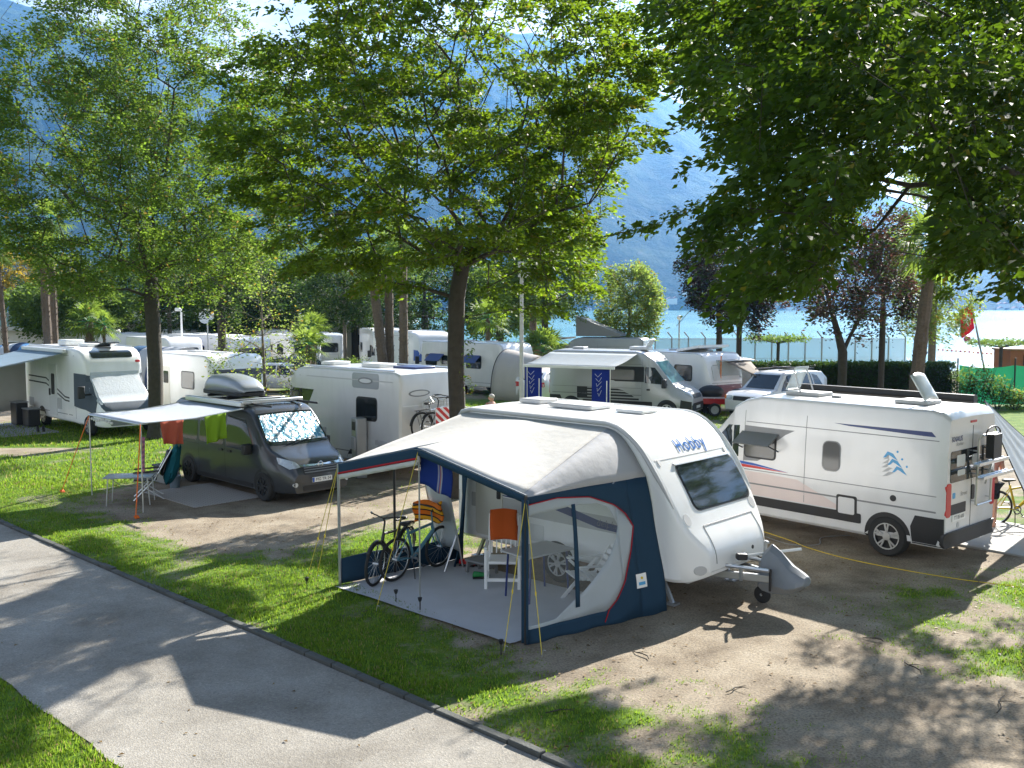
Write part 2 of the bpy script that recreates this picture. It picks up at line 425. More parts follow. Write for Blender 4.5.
peb = ramp(noise(34, 5, .7), [(.36, (.5, .5, .5)), (.52, (1, 1, 1)), (.66, (1.3, 1.28, 1.22))])
mm = N('ShaderNodeMix'); mm.data_type = 'RGBA'; mm.blend_type = 'MULTIPLY'; mm.inputs['Factor'].default_value = .8; L(soil, mm.inputs['A']); L(peb, mm.inputs['B'])
turf = ramp(noise(2.2, 9, .6), [(.3, (.055, .11, .012)), (.52, (.10, .18, .02)), (.72, (.18, .21, .045))])
tur2 = ramp(noise(60, 3, .7), [(.35, (.6, .6, .6)), (.6, (1.2, 1.2, 1.1))])
m2 = N('ShaderNodeMix'); m2.data_type = 'RGBA'; m2.blend_type = 'MULTIPLY'; m2.inputs['Factor'].default_value = .8; L(turf, m2.inputs['A']); L(tur2, m2.inputs['B'])
# ragged edge between turf and soil
ad = N('ShaderNodeMath'); ad.operation = 'ADD'; L(at.outputs['Fac'], ad.inputs[0]); L(noise(14, 5, .7), ad.inputs[1])
cr = N('ShaderNodeMapRange'); cr.inputs['From Min'].default_value = .62; cr.inputs['From Max'].default_value = 1.15; L(ad.outputs[0], cr.inputs['Value'])
fm = N('ShaderNodeMix'); fm.data_type = 'RGBA'; L(cr.outputs[0], fm.inputs['Factor']); L(mm.outputs['Result'], fm.inputs['A']); L(m2.outputs['Result'], fm.inputs['B'])
p = N('ShaderNodeBsdfPrincipled'); p.inputs['Roughness'].default_value = .95; p.inputs['Specular IOR Level'].default_value = .15
L(fm.outputs['Result'], p.inputs['Base Color'])
b = N('ShaderNodeBump'); b.inputs['Strength'].default_value = .5; b.inputs['Distance'].default_value = .03; L(noise(22, 6, .7), b.inputs['Height']); L(b.outputs[0], p.inputs['Normal'])
L(p.outputs[0], out.inputs[0])
ground = np_mesh('ground', np.stack([X, Y, Z], -1).reshape(-1, 3), F, gm, smooth=True); struct(ground)
a = ground.data.attributes.new('grass', 'FLOAT', 'POINT'); a.data.foreach_set('value', grassiness(X, Y).ravel().astype(np.float32))

# gravel path and its kerb
pm, nt, out = _new('gravel_path'); N = nt.nodes.new; L = nt.links.new
tc = N('ShaderNodeTexCoord')
base = ramp(noise(.8, 8, .6), [(.3, (.205, .188, .16)), (.55, (.29, .27, .235)), (.75, (.35, .33, .292))])
spk = N('ShaderNodeTexVoronoi'); spk.inputs['Scale'].default_value = 60; L(tc.outputs['Object'], spk.inputs['Vector'])
sp2 = N('ShaderNodeSeparateColor'); L(spk.outputs['Color'], sp2.inputs[0])
sr = ramp(sp2.outputs[0], [(.0, (.45, .45, .45)), (.45, (.95, .95, .95)), (.9, (1.25, 1.24, 1.2)), (1., (1.7, 1.7, 1.65))])
ml = N('ShaderNodeMix'); ml.data_type = 'RGBA'; ml.blend_type = 'MULTIPLY'; ml.inputs['Factor'].default_value = .36; L(base, ml.inputs['A']); L(sr, ml.inputs['B'])
st = ramp(noise(.55, 10, .68), [(.54, (1, 1, 1)), (.74, (.55, .5, .45))])
m4 = N('ShaderNodeMix'); m4.data_type = 'RGBA'; m4.blend_type = 'MULTIPLY'; m4.inputs['Factor'].default_value = .8; L(ml.outputs['Result'], m4.inputs['A']); L(st, m4.inputs['B'])
p = N('ShaderNodeBsdfPrincipled'); p.inputs['Roughness'].default_value = .9; p.inputs['Specular IOR Level'].default_value = .2
L(m4.outputs['Result'], p.inputs['Base Color'])
b = N('ShaderNodeBump'); b.inputs['Strength'].default_value = .4; b.inputs['Distance'].default_value = .010; L(spk.outputs['Distance'], b.inputs['Height']); L(b.outputs[0], p.inputs['Normal'])
L(p.outputs[0], out.inputs[0])
def strip(s, t, z=.004):
    q = K0 + KN * s + KD * t; return (q[0], q[1], z)
mb = MB(); rows = []
ts = np.arange(-60, 40, .25)
edge = lambda t: PW + .10 * (float(fbm(t * 1.1, 3.)) - .5) + .07 * (float(fbm(t * 4.7, 8.)) - .5)
mb.v = [strip(0, t) for t in ts] + [strip(edge(t), t) for t in ts]; n = len(ts)
mb.f = [(i, i + 1, n + i + 1, n + i) for i in range(n - 1)]
struct(mb.build('path', pm))
mb = MB(); t = -30.
while t < 16:
    l = rng.uniform(.42, .6); q = K0 + KD * (t + l / 2) + KN * -.06
    mb.box((q[0] + rng.uniform(-.008, .008), q[1], .0 + rng.uniform(-.01, .012)), (l - .012, .10, .09), (rng.uniform(-.03, .03), rng.uniform(-.01, .01), math.atan2(KD[1], KD[0]) + rng.uniform(-.012, .012)))
    t += l
kerb = struct(mb.build('kerb', M('granite_kerb', (.075, .078, .07), .85, var=.5, scale=3, bump=.5, bscale=40), bevel=.012))

# grass blades on the near lawns
def blades(n, x0, x1, y0, y1, hmin, hmax, w):
    x = NP.uniform(x0, x1, n); y = y0 * (y1 / y0) ** NP.random(n)
    g = grassiness(x, y) * (.72 + .28 * (fbm(x * 2.3, y * 2.3) > .42))
    u = 512 + FPX * x / y
    k = (NP.random(n) < g * 1.0) & (u > -60) & (u < 1090)
    x, y, g = x[k], y[k], g[k]
    h = NP.uniform(hmin, hmax, len(x)) * (.5 + .5 * g) * (.75 + .5 * fbm(x * .8, y * .8)); a = NP.uniform(0, 2 * PI, len(x)); l = NP.uniform(.1, .75, len(x)) * h; b = NP.uniform(0, 2 * PI, len(x))
    ww = w * (.6 + NP.random(len(x)) * .8)
    dx, dy = np.cos(a) * ww, np.sin(a) * ww; ex, ey = np.cos(b) * l, np.sin(b) * l
    z0 = np.full(len(x), -.012)
    V = np.stack([np.stack([x - dx, y - dy, z0], -1), np.stack([x + dx, y + dy, z0], -1), np.stack([x + ex, y + ey, h], -1)], 1)
    return V.reshape(-1, 3)
V = np.concatenate([blades(420000, -13, 9, 8.2, 24, .025, .06, .010), blades(110000, -26, 16, 23, 44, .05, .10, .022)])
gl = leaf_mat('grass_blades', (.07, .135, .012), (.18, .25, .03), (.30, .46, .04), trans=.42, rough=.6, odd=(.30, .25, .10), oddp=.09)
go = np_mesh('grass', V, np.arange(len(V)).reshape(-1, 3), gl); struct(go, 'stuff'); tag(go, 'short green lawn grass growing along the kerb and between the pitches', 'grass')

# dry leaves lying on path and bare soil
n = 3600
x = NP.uniform(-9, 9, n); y = 8.4 * (24 / 8.4) ** NP.random(n); sk_ = (x - K0[0]) * KN[0] + (y - K0[1]) * KN[1]; k = (fbm(x * .7, y * .7 + 4) > .45) & ~pip(x, y, SHEET) & ((sk_ < -.1) | (NP.random(n) < .07)); x, y = x[k], y[k]; n = len(x)
a = NP.uniform(0, 2 * PI, n); s = NP.uniform(.016, .036, n); tl = NP.uniform(0, .02, n)
ca, sa = np.cos(a) * s, np.sin(a) * s
V = np.stack([np.stack([x - ca, y - sa, .008 + 0 * x], -1), np.stack([x + sa * .5, y - ca * .5, .008 + tl], -1), np.stack([x + ca, y + sa, .01 + tl * .3], -1), np.stack([x - sa * .5, y + ca * .5, .008 + tl], -1)], 1).reshape(-1, 3)
fl = np_mesh('fallen_leaves', V, np.arange(len(V)).reshape(-1, 4), leaf_mat('dry_leaf', (.10, .055, .02), (.22, .15, .06), (.2, .12, .03), trans=.15))
struct(fl, 'stuff'); tag(fl, 'dry brown leaves scattered over the soil and the gravel path', 'leaves')
for i, (u, v, l, w) in enumerate([(735, 690, .34, .35), (912, 668, .5, .8), (1000, 705, .6, .5), (640, 655, .4, 1.), (560, 712, .35, .2), (872, 640, .3, 1.2)]):
    q = G(u, v); a = w * 2; m = MB(); pts = [(q[0] + l * (k - .5) * math.cos(a) + .03 * math.sin(k * 7), q[1] + l * (k - .5) * math.sin(a), .02 + .012 * math.sin(k * 5)) for k in np.linspace(0, 1, 6)]
    m.tube(pts, [.006, .008, .008, .007, .006, .003], 6); p2 = pts[3]; m.tube([p2, (p2[0] + .09, p2[1] - .05, .045), (p2[0] + .14, p2[1] - .10, .05)], [.005, .004, .002], 5)
    tag(m.build('twig', 'trunk'), ['forked brown twig lying in the shade spots on the bare soil', 'long brown twig on the soil near the right edge of the picture', 'longest twig at the lower right on shaded soil', 'thin twig on the soil in front of the drawbar shadow', 'small twig on the patchy grass near the kerb', 'small twig on the soil just left of the right grass patch'][i], 'twig', 'twigs on the soil')

# ------------------------------------------------------------------ lake
wm, nt, out = _new('lake_water'); N = nt.nodes.new; L = nt.links.new
tc = N('ShaderNodeTexCoord'); p = N('ShaderNodeBsdfPrincipled'); p.inputs['Roughness'].default_value = .12
mp = N('ShaderNodeMapping'); mp.inputs['Scale'].default_value = (.0016, .012, 1); L(tc.outputs['Object'], mp.inputs[0])
n1 = N('ShaderNodeTexNoise'); n1.inputs['Scale'].default_value = 1; n1.inputs['Detail'].default_value = 5; L(mp.outputs[0], n1.inputs['Vector'])
L(ramp(n1.outputs['Fac'], [(.38, (.12, .33, .36)), (.6, (.22, .46, .48))]), p.inputs['Base Color'])
m2 = N('ShaderNodeMapping'); m2.inputs['Scale'].default_value = (.35, .9, 1); L(tc.outputs['Object'], m2.inputs[0])
n2 = N('ShaderNodeTexNoise'); n2.inputs['Scale'].default_value = 1; n2.inputs['Detail'].default_value = 7; n2.inputs['Roughness'].default_value = .65; L(m2.outputs[0], n2.inputs['Vector'])
b = N('ShaderNodeBump'); b.inputs['Strength'].default_value = .55; b.inputs['Distance'].default_value = .35; L(n2.outputs['Fac'], b.inputs['Height']); L(b.outputs[0], p.inputs['Normal'])
L(p.outputs[0], out.inputs[0])
struct(MB().add([(-3800, 66, -.9), (3800, 66, -.9), (3800, 2600, -.9), (-3800, 2600, -.9)], [(0, 1, 2, 3)]).build('lake', wm, smooth=0))

# ------------------------------------------------------------------ mountains beyond the lake
SKY = [(-700, 0), (-300, -4), (-60, -4), (0, 4), (50, 17), (135, 47), (200, 72), (270, 90), (330, 82), (400, 60), (470, 40), (540, 42), (600, 66), (652, 96), (723, 129), (800, 165), (880, 196), (950, 224), (985, 232), (1040, 222), (1120, 226), (1300, 200), (1700, 190)]
def ridge_h(u, d): return CAM_H + (HOR - lerp_tab(SKY, u)) / FPX * d
us = np.linspace(-500, 1500, 420); rows = np.linspace(0, 1, 90)
V = []
for u in us:
    rx = (u - 512) / FPX
    for r in rows:
        d = 1500 + 1500 * r
        hh = max(ridge_h(u, 3000), 30)
        nn = float(fbm(u * .011 + 3, r * 4.2 + 1.5, 6)); rid = 1 - abs(2 * float(fbm(u * .0075 + r * .9 + 30, r * 1.3, 5)) - 1)
        prof = r ** .85
        f = prof * (1 + .34 * (nn - .5) * (1 - r) + .55 * (rid - .72) * (1 - r) * r ** .35)
        V.append((rx * d, d, -2 + (hh + 2) * f + (8 * (float(vnoise(u * .21, r * 60)) - .5)) * min(1, r * 6)))
for u in us:
    V.append(((u - 512) / FPX * 3400, 3400, -20))
V = np.array(V); nu, nr = len(us), len(rows)
idx = np.arange(nu * nr).reshape(nu, nr)
F = np.stack([idx[:-1, :-1], idx[1:, :-1], idx[1:, 1:], idx[:-1, 1:]], -1).reshape(-1, 4)
bk = nu * nr + np.arange(nu); F2 = np.stack([idx[:-1, -1], idx[1:, -1], bk[1:], bk[:-1]], -1)
hm, nt, out = _new('forested_mountain'); N = nt.nodes.new; L = nt.links.new
tc = N('ShaderNodeTexCoord'); p = N('ShaderNodeBsdfPrincipled'); p.inputs['Roughness'].default_value = .95; p.inputs['Specular IOR Level'].default_value = .1
c1 = ramp(noise(.0075, 9, .66), [(.38, (.008, .020, .008)), (.5, (.022, .045, .015)), (.6, (.055, .085, .03)), (.70, (.17, .165, .13))])
L(c1, p.inputs['Base Color'])
b = N('ShaderNodeBump'); b.inputs['Strength'].default_value = 1.; b.inputs['Distance'].default_value = 26; L(noise(.03, 8, .7), b.inputs['Height']); L(b.outputs[0], p.inputs['Normal'])
L(p.outputs[0], out.inputs[0])
struct(np_mesh('mountains', V, np.concatenate([F, F2]), hm, smooth=True))

# village houses along the far shore
houses = MB(); roofs = MB()
vil = thing('village', 'tiny pale houses strung along the far shore under the mountain', 'village', (0, 1500), 0)
struct(vil, 'stuff')
for i in range(70):
    u = rng.choice([rng.uniform(560, 760), rng.uniform(900, 1060), rng.uniform(-50, 1060)]); r = abs(rng.gauss(0, .02)) + .004
    k = min(range(nu), key=lambda q: abs(us[q] - u)); j = min(nr - 1, int(r * (nr - 1) * 1.0))
    q0 = V[k * nr + j]; q = (q0[0], q0[1] - 1500, q0[2]); w, d, h = rng.uniform(6, 11), rng.uniform(6, 10), rng.uniform(4, 7)
    houses.box((q[0], q[1], q[2] + h / 2 - 3), (w, d, h + 6))
    roofs.prism([(q[0] - w / 2 - .5, q[2] + h + .02), (q[0] + w / 2 + .5, q[2] + h + .02), (q[0], q[2] + h + 3)], q[1] - d / 2 - .5, q[1] + d / 2 + .5, 'xz')
struct(houses.build('wall', 'render', vil, smooth=0), 'stuff'); struct(roofs.build('roof', M('roof_tile', (.28, .13, .08), .9), vil, smooth=0), 'stuff')

# ------------------------------------------------------------------ air between here and the mountains
hz = MB().box((0, 1660, 499), (8600, 3500, 1010)).build('haze', None, smooth=0); struct(hz, 'stuff'); tag(hz, 'pale blue haze over the lake in front of the mountains', 'haze')
m = bpy.data.materials.new('haze_air'); m.use_nodes = True; nt = m.node_tree; nt.nodes.clear()
v = nt.nodes.new('ShaderNodeVolumePrincipled'); v.inputs['Color'].default_value = (.17, .47, 1.0, 1); v.inputs['Density'].default_value = .00014; v.inputs['Anisotropy'].default_value = .5
o = nt.nodes.new('ShaderNodeOutputMaterial'); nt.links.new(v.outputs[0], o.inputs['Volume']); hz.data.materials.append(m)
hz.visible_shadow = True
# ------------------------------------------------------------------ vehicle tools; local x forward, y left, z up
def fill_patch(outline, step):
    bm = bmesh.new(); vs = [bm.verts.new((a, b, 0)) for a, b in outline]; bm.faces.new(vs)
    for ax in (0, 1):
        lo = min(p[ax] for p in outline); hi = max(p[ax] for p in outline); n = int((hi - lo) / step)
        for i in range(1, n + 1):
            c = lo + (hi - lo) * i / (n + 1); pc = (c, 0, 0) if ax == 0 else (0, c, 0); no = (1, 0, 0) if ax == 0 else (0, 1, 0)
            bmesh.ops.bisect_plane(bm, geom=bm.verts[:] + bm.edges[:] + bm.faces[:], plane_co=pc, plane_no=no)
    return bm

class Veh:
    def __init__(s, root, mb, mat, name='body', smooth=32):
        s.root = root; s.body = mb.build(name, mat, root, smooth=smooth)
        bm = bmesh.new(); bm.from_mesh(s.body.data); s.bvh = BVHTree.FromBMesh(bm); bm.free()
    def hit(s, side, a, b):
        o, d = {'L': ((a, 6, b), (0, -1, 0)), 'R': ((a, -6, b), (0, 1, 0)), 'F': ((12, a, b), (-1, 0, 0)), 'B': ((-12, a, b), (1, 0, 0)), 'T': ((a, b, 8), (0, 0, -1))}[side]
        p, n, i, _ = s.bvh.ray_cast(Vector(o), Vector(d))
        if p is None:
            ax = {'L': (a, 1., b), 'R': (a, -1., b), 'F': (3, a, b), 'B': (-3, a, b), 'T': (a, b, 3)}[side]
            p, n, i, _ = s.bvh.find_nearest(Vector(ax))
        d = Vector(d)
        return p, (n if n.dot(d) < 0 else -n), -d
    def patch(s, name, side, outline, mat, off=.006, parent=None, step=.14, label=None, rim=.012):
        bm = fill_patch(outline, step); bm.verts.ensure_lookup_table()
        for v in bm.verts:
            p, n, d = s.hit(side, v.co.x, v.co.y); v.co = p + (n * .5 + d * .5).normalized() * off
        be = [e for e in bm.edges if len(e.link_faces) == 1]
        r = bmesh.ops.extrude_edge_only(bm, edges=be)
        dv = Vector({'L': (0, -1, 0), 'R': (0, 1, 0), 'F': (-1, 0, 0), 'B': (1, 0, 0), 'T': (0, 0, -1)}[side])
        for g in r['geom']:
            if isinstance(g, bmesh.types.BMVert): g.co += dv * (off + rim)
        bmesh.ops.recalc_face_normals(bm, faces=bm.faces)
        m = bpy.data.meshes.new(name); bm.to_mesh(m); bm.free()
        m.materials.append(MT[mat] if isinstance(mat, str) else mat)
        m.polygons.foreach_set('use_smooth', [True] * len(m.polygons)); m.set_sharp_from_angle(angle=R(35))
        # a patch must face outwards
        o = bpy.data.objects.new(name, m); C.objects.link(o); o.parent = parent or s.root
        if label: o['label'] = label
        return o
    def window(s, side, x0, x1, z0, z1, r=.07, mat='glass', frame='black', fw=.035, parent=None, name='window'):
        f = s.patch(name, side, rr(x0 - fw, x1 + fw, z0 - fw, z1 + fw, r + fw), frame, .008, parent)
        s.patch('pane', side, rr(x0, x1, z0, z1, r), mat, .014, f)
        return f
    def text(s, txt, side, a, b, size, mat, name='lettering', bold=False, shear=0, off=.006, space=1.):
        cu = bpy.data.curves.new('t', 'FONT'); cu.body = txt; cu.size = size; cu.align_x = 'CENTER'; cu.align_y = 'CENTER'; cu.shear = shear; cu.resolution_u = 3; cu.space_character = space
        if bold: cu.offset = size * .018
        t = bpy.data.objects.new('t', cu); C.objects.link(t)
        dg = bpy.context.evaluated_depsgraph_get(); me = bpy.data.meshes.new_from_object(t.evaluated_get(dg)); bpy.data.objects.remove(t)
        sg = {'L': -1, 'R': 1, 'F': 1, 'B': -1, 'T': 1}[side]
        bm = bmesh.new(); bm.from_mesh(me)
        for ax in (0, 1):
            lo = min(v.co[ax] for v in bm.verts); hi = max(v.co[ax] for v in bm.verts); q = lo + .03
            while q < hi:
                bmesh.ops.bisect_plane(bm, geom=bm.verts[:] + bm.edges[:] + bm.faces[:], plane_co=(q, 0, 0) if ax == 0 else (0, q, 0), plane_no=(1, 0, 0) if ax == 0 else (0, 1, 0)); q += .03 if size > .2 else .2
        bm.to_mesh(me); bm.free()
        for v in me.vertices:
            aa, bb = a + sg * v.co.x, b + v.co.y
            p, n, d = s.hit(side, aa, bb); v.co = p + (n * .6 + d * .4).normalized() * off
        me.materials.clear(); me.materials.append(MT[mat] if isinstance(mat, str) else mat)
        o = bpy.data.objects.new(name, me); C.objects.link(o); o.parent = s.root
        return o
    def wheel(s, x, y, r=.34, w=.22, rim='alu', arch=True, spokes=5, z=None):
        z = r if z is None else z; sg = 1 if y > 0 else -1
        if arch:
            s.patch('wheel_arch', 'L' if y > 0 else 'R', [p for p in circ(x, z, r * 1.17, 30, -25, 205)], 'black', .003, step=.2)
        wheel(s.root, x, y, r, w, rim, spokes, z)

def wheel(root, x, y, r, w, rim, spokes=5, z=None, hub='midgrey'):
    sg = 1 if y >= 0 else -1; z = r if z is None else z; o = sg * .03
    t = MB(); y1, y0 = y + o, y + o - sg * w
    pr = [(r * .62, y1 - sg * .005), (r * .70, y1), (r * .90, y1), (r * .98, y1 - sg * .03), (r, y1 - sg * .05), (r, y0 + sg * .05), (r * .97, y0 + sg * .02), (r * .7, y0), (.02, y0)]
    t.lathe([(a, b) for a, b in pr], 28, 'y', (x, 0, z))
    tb = t.build('wheel', 'tyre', root)
    m = MB(); rr_ = r * .66
    m.lathe([(rr_, y1 - sg * .004), (rr_ * .93, y1 - sg * .012), (rr_ * .90, y1 - sg * .06), (.01, y1 - sg * .062)], 28, 'y', (x, 0, z))
    m.build('rim', 'black' if spokes else rim, tb)
    if spokes:
        m = MB(); m.lathe([(rr_, y1 - sg * .003), (rr_ * .9, y1 - sg * .004), (rr_ * .9, y1 - sg * .02)], 28, 'y', (x, 0, z))
        for k in range(spokes):
            a = 2 * PI * k / spokes + .3
            for da in (-.16, .16):
                m.bar((x + .25 * rr_ * math.cos(a), y1 - sg * .012, z + .25 * rr_ * math.sin(a)), (x + rr_ * .93 * math.cos(a + da), y1 - sg * .012, z + rr_ * .93 * math.sin(a + da)), .03, .02, (0, 1, 0))
        m.lathe([(rr_ * .3, y1 - sg * .02), (rr_ * .3, y1 - sg * .004), (.005, y1 - sg * .002)], 16, 'y', (x, 0, z))
        m.build('spokes', rim, tb)
    return tb

def hull(st, nseg=0, bulge=0.03):
    """st: stations front to back (x, zb, zt, hb, hm, ht, zm, rt): bottom, top, half widths at bottom, belt, roof shoulder, belt height, roof edge radius"""
    rings = []
    for x, zb, zt, hb, hm, ht, zm, rt in st:
        rt = min(rt, (zt - zm) * .8) if zt > zm else .01
        zm_ = min(zm, zb + (zt - zb) * .6)
        half = [(0, zb), (hb * .6, zb), (hb - .04, zb), (hb, zb + .05), ((hb + hm) / 2 + .004, (zb + zm_) / 2), (hm, zm_), ((hm * 2 + ht) / 3 + bulge * .35, zm_ + (zt - rt - zm_) * .36), ((hm + ht * 2) / 3 + bulge * .35, zm_ + (zt - rt - zm_) * .72), (ht, zt - rt)]
        for k in range(1, 5):
            a = PI / 2 * k / 4; half.append((ht - rt * .95 + rt * .95 * math.cos(a), zt - rt + rt * math.sin(a)))
        half += [((ht - rt) * .5, zt + .012), (0, zt + .018)]
        ring = [(x, y, z) for y, z in half] + [(x, -y, z) for y, z in half[-2:0:-1]]
        rings.append(ring)
    return MB().loft(rings)

# ------------------------------------------------------------------ panel vans turned campers (all of one shape), 5.99 m
def panel_van_body():
    st = []
    top = [(-3.0, 2.50), (-2.93, 2.60), (-2.7, 2.65), (.7, 2.65), (1.05, 2.57), (1.3, 2.43), (1.45, 2.29), (2.22, 1.42), (2.34, 1.30), (2.6, 1.20), (2.85, 1.06), (2.95, .94), (3.0, .78)]
    for x in (-3.0, -2.97, -2.9, -2.7, -2., -1., 0, .7, .9, 1.05, 1.2, 1.3, 1.45, 1.65, 1.85, 2.05, 2.22, 2.34, 2.5, 2.65, 2.78, 2.88, 2.95, 3.0):
        zt = lerp_tab(top, x); fr = max(0, (x - 1.3) / 1.7); k = min(1., max(0., (x + 3.) / .1))
        hm = 1.02 - .05 * (1 - k) - .02 * fr - (.26 * max(0, (x - 2.5) / .5) ** 2.2)
        hb = hm - .03; ht = (.93 - .04 * (1 - k)) - .05 * fr if x < 1.45 else lerp_tab([(1.45, .80), (2.22, .86), (2.6, .84), (3., .70)], x)
        st.append((x, .30 + .03 * fr, zt, hb, hm, min(ht, hm), 1.15 if x < 2.2 else .8, .08 if x < 1.45 else .07))
    return hull(st)

def panel_van(name, label, loc, rz, paint, cat='camper van', group=None, trim='black'):
    root = thing(name, label, cat, loc, rz, group)
    v = Veh(root, panel_van_body(), paint)
    for y in (1., -1.):
        for x in (2.05, -2.0): v.wheel(x, y, .365, .22, 'alu')
    sgs = (('L', 1), ('R', -1))
    for sd, sg in sgs:
        v.patch('cab_window', sd, [(1.15, 1.42), (2.05, 1.36), (1.9, 1.55), (1.5, 2.02), (1.15, 2.05)], 'glass', .006)
        v.patch('rub_strip', sd, rr(-1.5, 1.45, .50, .68, .03), trim, .014)
        v.patch('rear_corner_trim', sd, [(-2.98, .33), (-2.45, .33), (-2.42, .62), (-2.5, .82), (-2.98, .82)], trim, .012)
        v.patch('front_corner_trim', sd, [(2.55, .34), (2.97, .36), (2.97, .72), (2.6, .80)], trim, .01)
        v.patch('panel_groove', sd, rr(-2.86, 1.0, 1.185, 1.20, .007), 'midgrey', .003, rim=.003)
        v.patch('panel_groove', sd, rr(-2.86, 1.0, .905, .935, .012), 'midgrey', .003, rim=.003)
        v.patch('panel_groove', sd, rr(-2.86, 1.0, 2.13, 2.145, .007), 'midgrey', .003, rim=.003)
        for x in (-.35, 1.02): v.patch('panel_gap', sd, rr(x, x + .012, .72, 2.36, .005), 'midgrey', .002, rim=.002)
        m = MB().box((1.98, sg * 1.17, 1.42), (.16, .22, .34)).bar((2.02, sg * .95, 1.36), (2.0, sg * 1.12, 1.36), .06, .06)
        m.build('wing_mirror', 'black', root, bevel=.03)
        v.patch('door_handle', sd, rr(1.22, 1.36, 1.12, 1.19, .02), 'black', .02)
    # front
    v.patch('windscreen', 'F', [(-.80, 1.44), (.80, 1.44), (.83, 1.55), (.72, 2.24), (-.72, 2.24), (-.83, 1.55)], 'bluglass', .008, step=.1)
    v.patch('grille', 'F', [(-.5, .84), (.5, .84), (.56, 1.0), (-.56, 1.0)], 'black', .01, step=.1)
    v.patch('bumper', 'F', [(-.72, .36), (.72, .36), (.74, .58), (.62, .66), (-.62, .66), (-.74, .58)], trim, .02, step=.1)
    v.patch('number_plate', 'F', rr(-.26, .26, .44, .55, .01), 'white', .03)
    for s in (1, -1): v.patch('headlight', 'F', [(s * .55, .98), (s * .66, 1.16), (s * .84, 1.2), (s * .82, 1.0), (s * .72, .92)], 'lens', .014, step=.08)
    # rear doors
    v.patch('door_gap', 'B', rr(-.008, .008, .42, 2.35, .004), 'black', .003, rim=.002)
    v.patch('rear_bumper', 'B', rr(-.97, .97, .33, .58, .06), trim, .05, step=.2)
    for s in (1, -1):
        v.patch('tail_light', 'B', rr(s * .80, s * .965, .84, 1.42, .05), 'red', .014, step=.08)
    return v
# ------------------------------------------------------------------ the silver camper van at the right
KH = R(131.5); kx, ky = 6.05, 18.86
v = panel_van('camper_van', 'silver camper van with bird emblem, bike rack on rear doors and raised roof hatches', (kx, ky), KH, 'silver')
root = v.root
# pale pink tone over the lower side, dark streak and blue-red stripe
v.patch('pink_side', 'L', [(-1.2, .70), (1.6, .70), (1.6, 1.16), (.6, 1.16), (-.2, 1.13)], 'palepink', .002, step=.2, rim=.002)
v.patch('side_stripe', 'L', [(.0, 1.23), (1.55, 1.23), (1.55, 1.30), (.7, 1.275)], 'red', .004, rim=.002)
v.patch('side_stripe', 'L', [(.0, 1.235), (.7, 1.28), (1.55, 1.305), (1.55, 1.36), (.8, 1.33)], 'blue', .0045, rim=.002)
v.patch('side_stripe', 'L', [(-2.8, 2.20), (-2.72, 2.28), (-.9, 2.275), (-1.2, 2.245), (-2.62, 2.20)], 'dblue', .004, rim=.002)
v.patch('window_surround', 'L', [(-.10, 2.05), (1.02, 2.06), (1.02, 1.36), (.70, 1.38), (.55, 1.46), (.30, 1.80), (.1, 1.95)], 'midgrey', .003, rim=.002, step=.2)
v.window('L', .32, .98, 1.46, 1.90, .05, 'tint')
# opened top-hinged acrylic window
m = MB(); P = lambda x, z: v.hit('L', x, z)[0]
a, b = P(.24, 1.93), P(1.06, 1.93)
q = [a + Vector((0, .02, 0)), b + Vector((0, .02, 0)), b + Vector((.0, .36, -.20)), a + Vector((0, .36, -.20))]
m.add(q + [p + Vector((0, .015, .02)) for p in q], [(0, 1, 2, 3), (7, 6, 5, 4), (0, 4, 5, 1), (1, 5, 6, 2), (2, 6, 7, 3), (3, 7, 4, 0)])
fl = m.build('open_flap', clear_mat('smoked_acrylic', (.22, .23, .24), .22), root)
for p in (a, b): MB().bar(p + Vector((0, .02, -.32)), p + Vector((0, .34, -.19)), .02, .02).build('stay', 'black', fl)
v.window('L', -1.05, -.72, 1.40, 1.92, .10, 'tint', 'midgrey', .02)
v.patch('round_cap', 'L', circ(-2.1, 1.06, .055), 'black', .012)
h = v.patch('service_hatch', 'L', rr(-1.42, -1.02, .60, .98, .04), 'black', .012); v.patch('hatch_lid', 'L', rr(-1.38, -1.06, .64, .94, .03), 'silver', .018, h)
v.patch('socket', 'L', rr(1.15, 1.24, .84, 1.0, .02), 'black', .014)
# round bird emblem: grey strokes and three blue wings
for k in range(5):
    z = 1.42 + k * .075; x = -1.86 - abs(k - 2) * .012
    v.patch('emblem_stroke', 'L', [(x, z), (x - .12, z + .10), (x - .22 + k * .03, z + .09), (x - .10, z + .02)], 'ltgrey', .003, rim=.002, step=.06)
for k, (dx, dz) in enumerate([(0, .22), (-.09, .10), (-.18, -.02)]):
    x, z = -1.98 + dx, 1.56 + dz
    v.patch('emblem_wing', 'L', [(x + .10, z - .03), (x + .02, z + .09), (x - .08, z + .06), (x - .17, z - .05), (x - .10, z - .02), (x - .05, z + .01), (x - .0, z + .03), (x + .05, z - .02)], 'skyblue', .004, rim=.002, step=.06)
    v.patch('emblem_dot', 'L', circ(x - .16, z + .10, .02, 10), 'skyblue', .004, rim=.002)
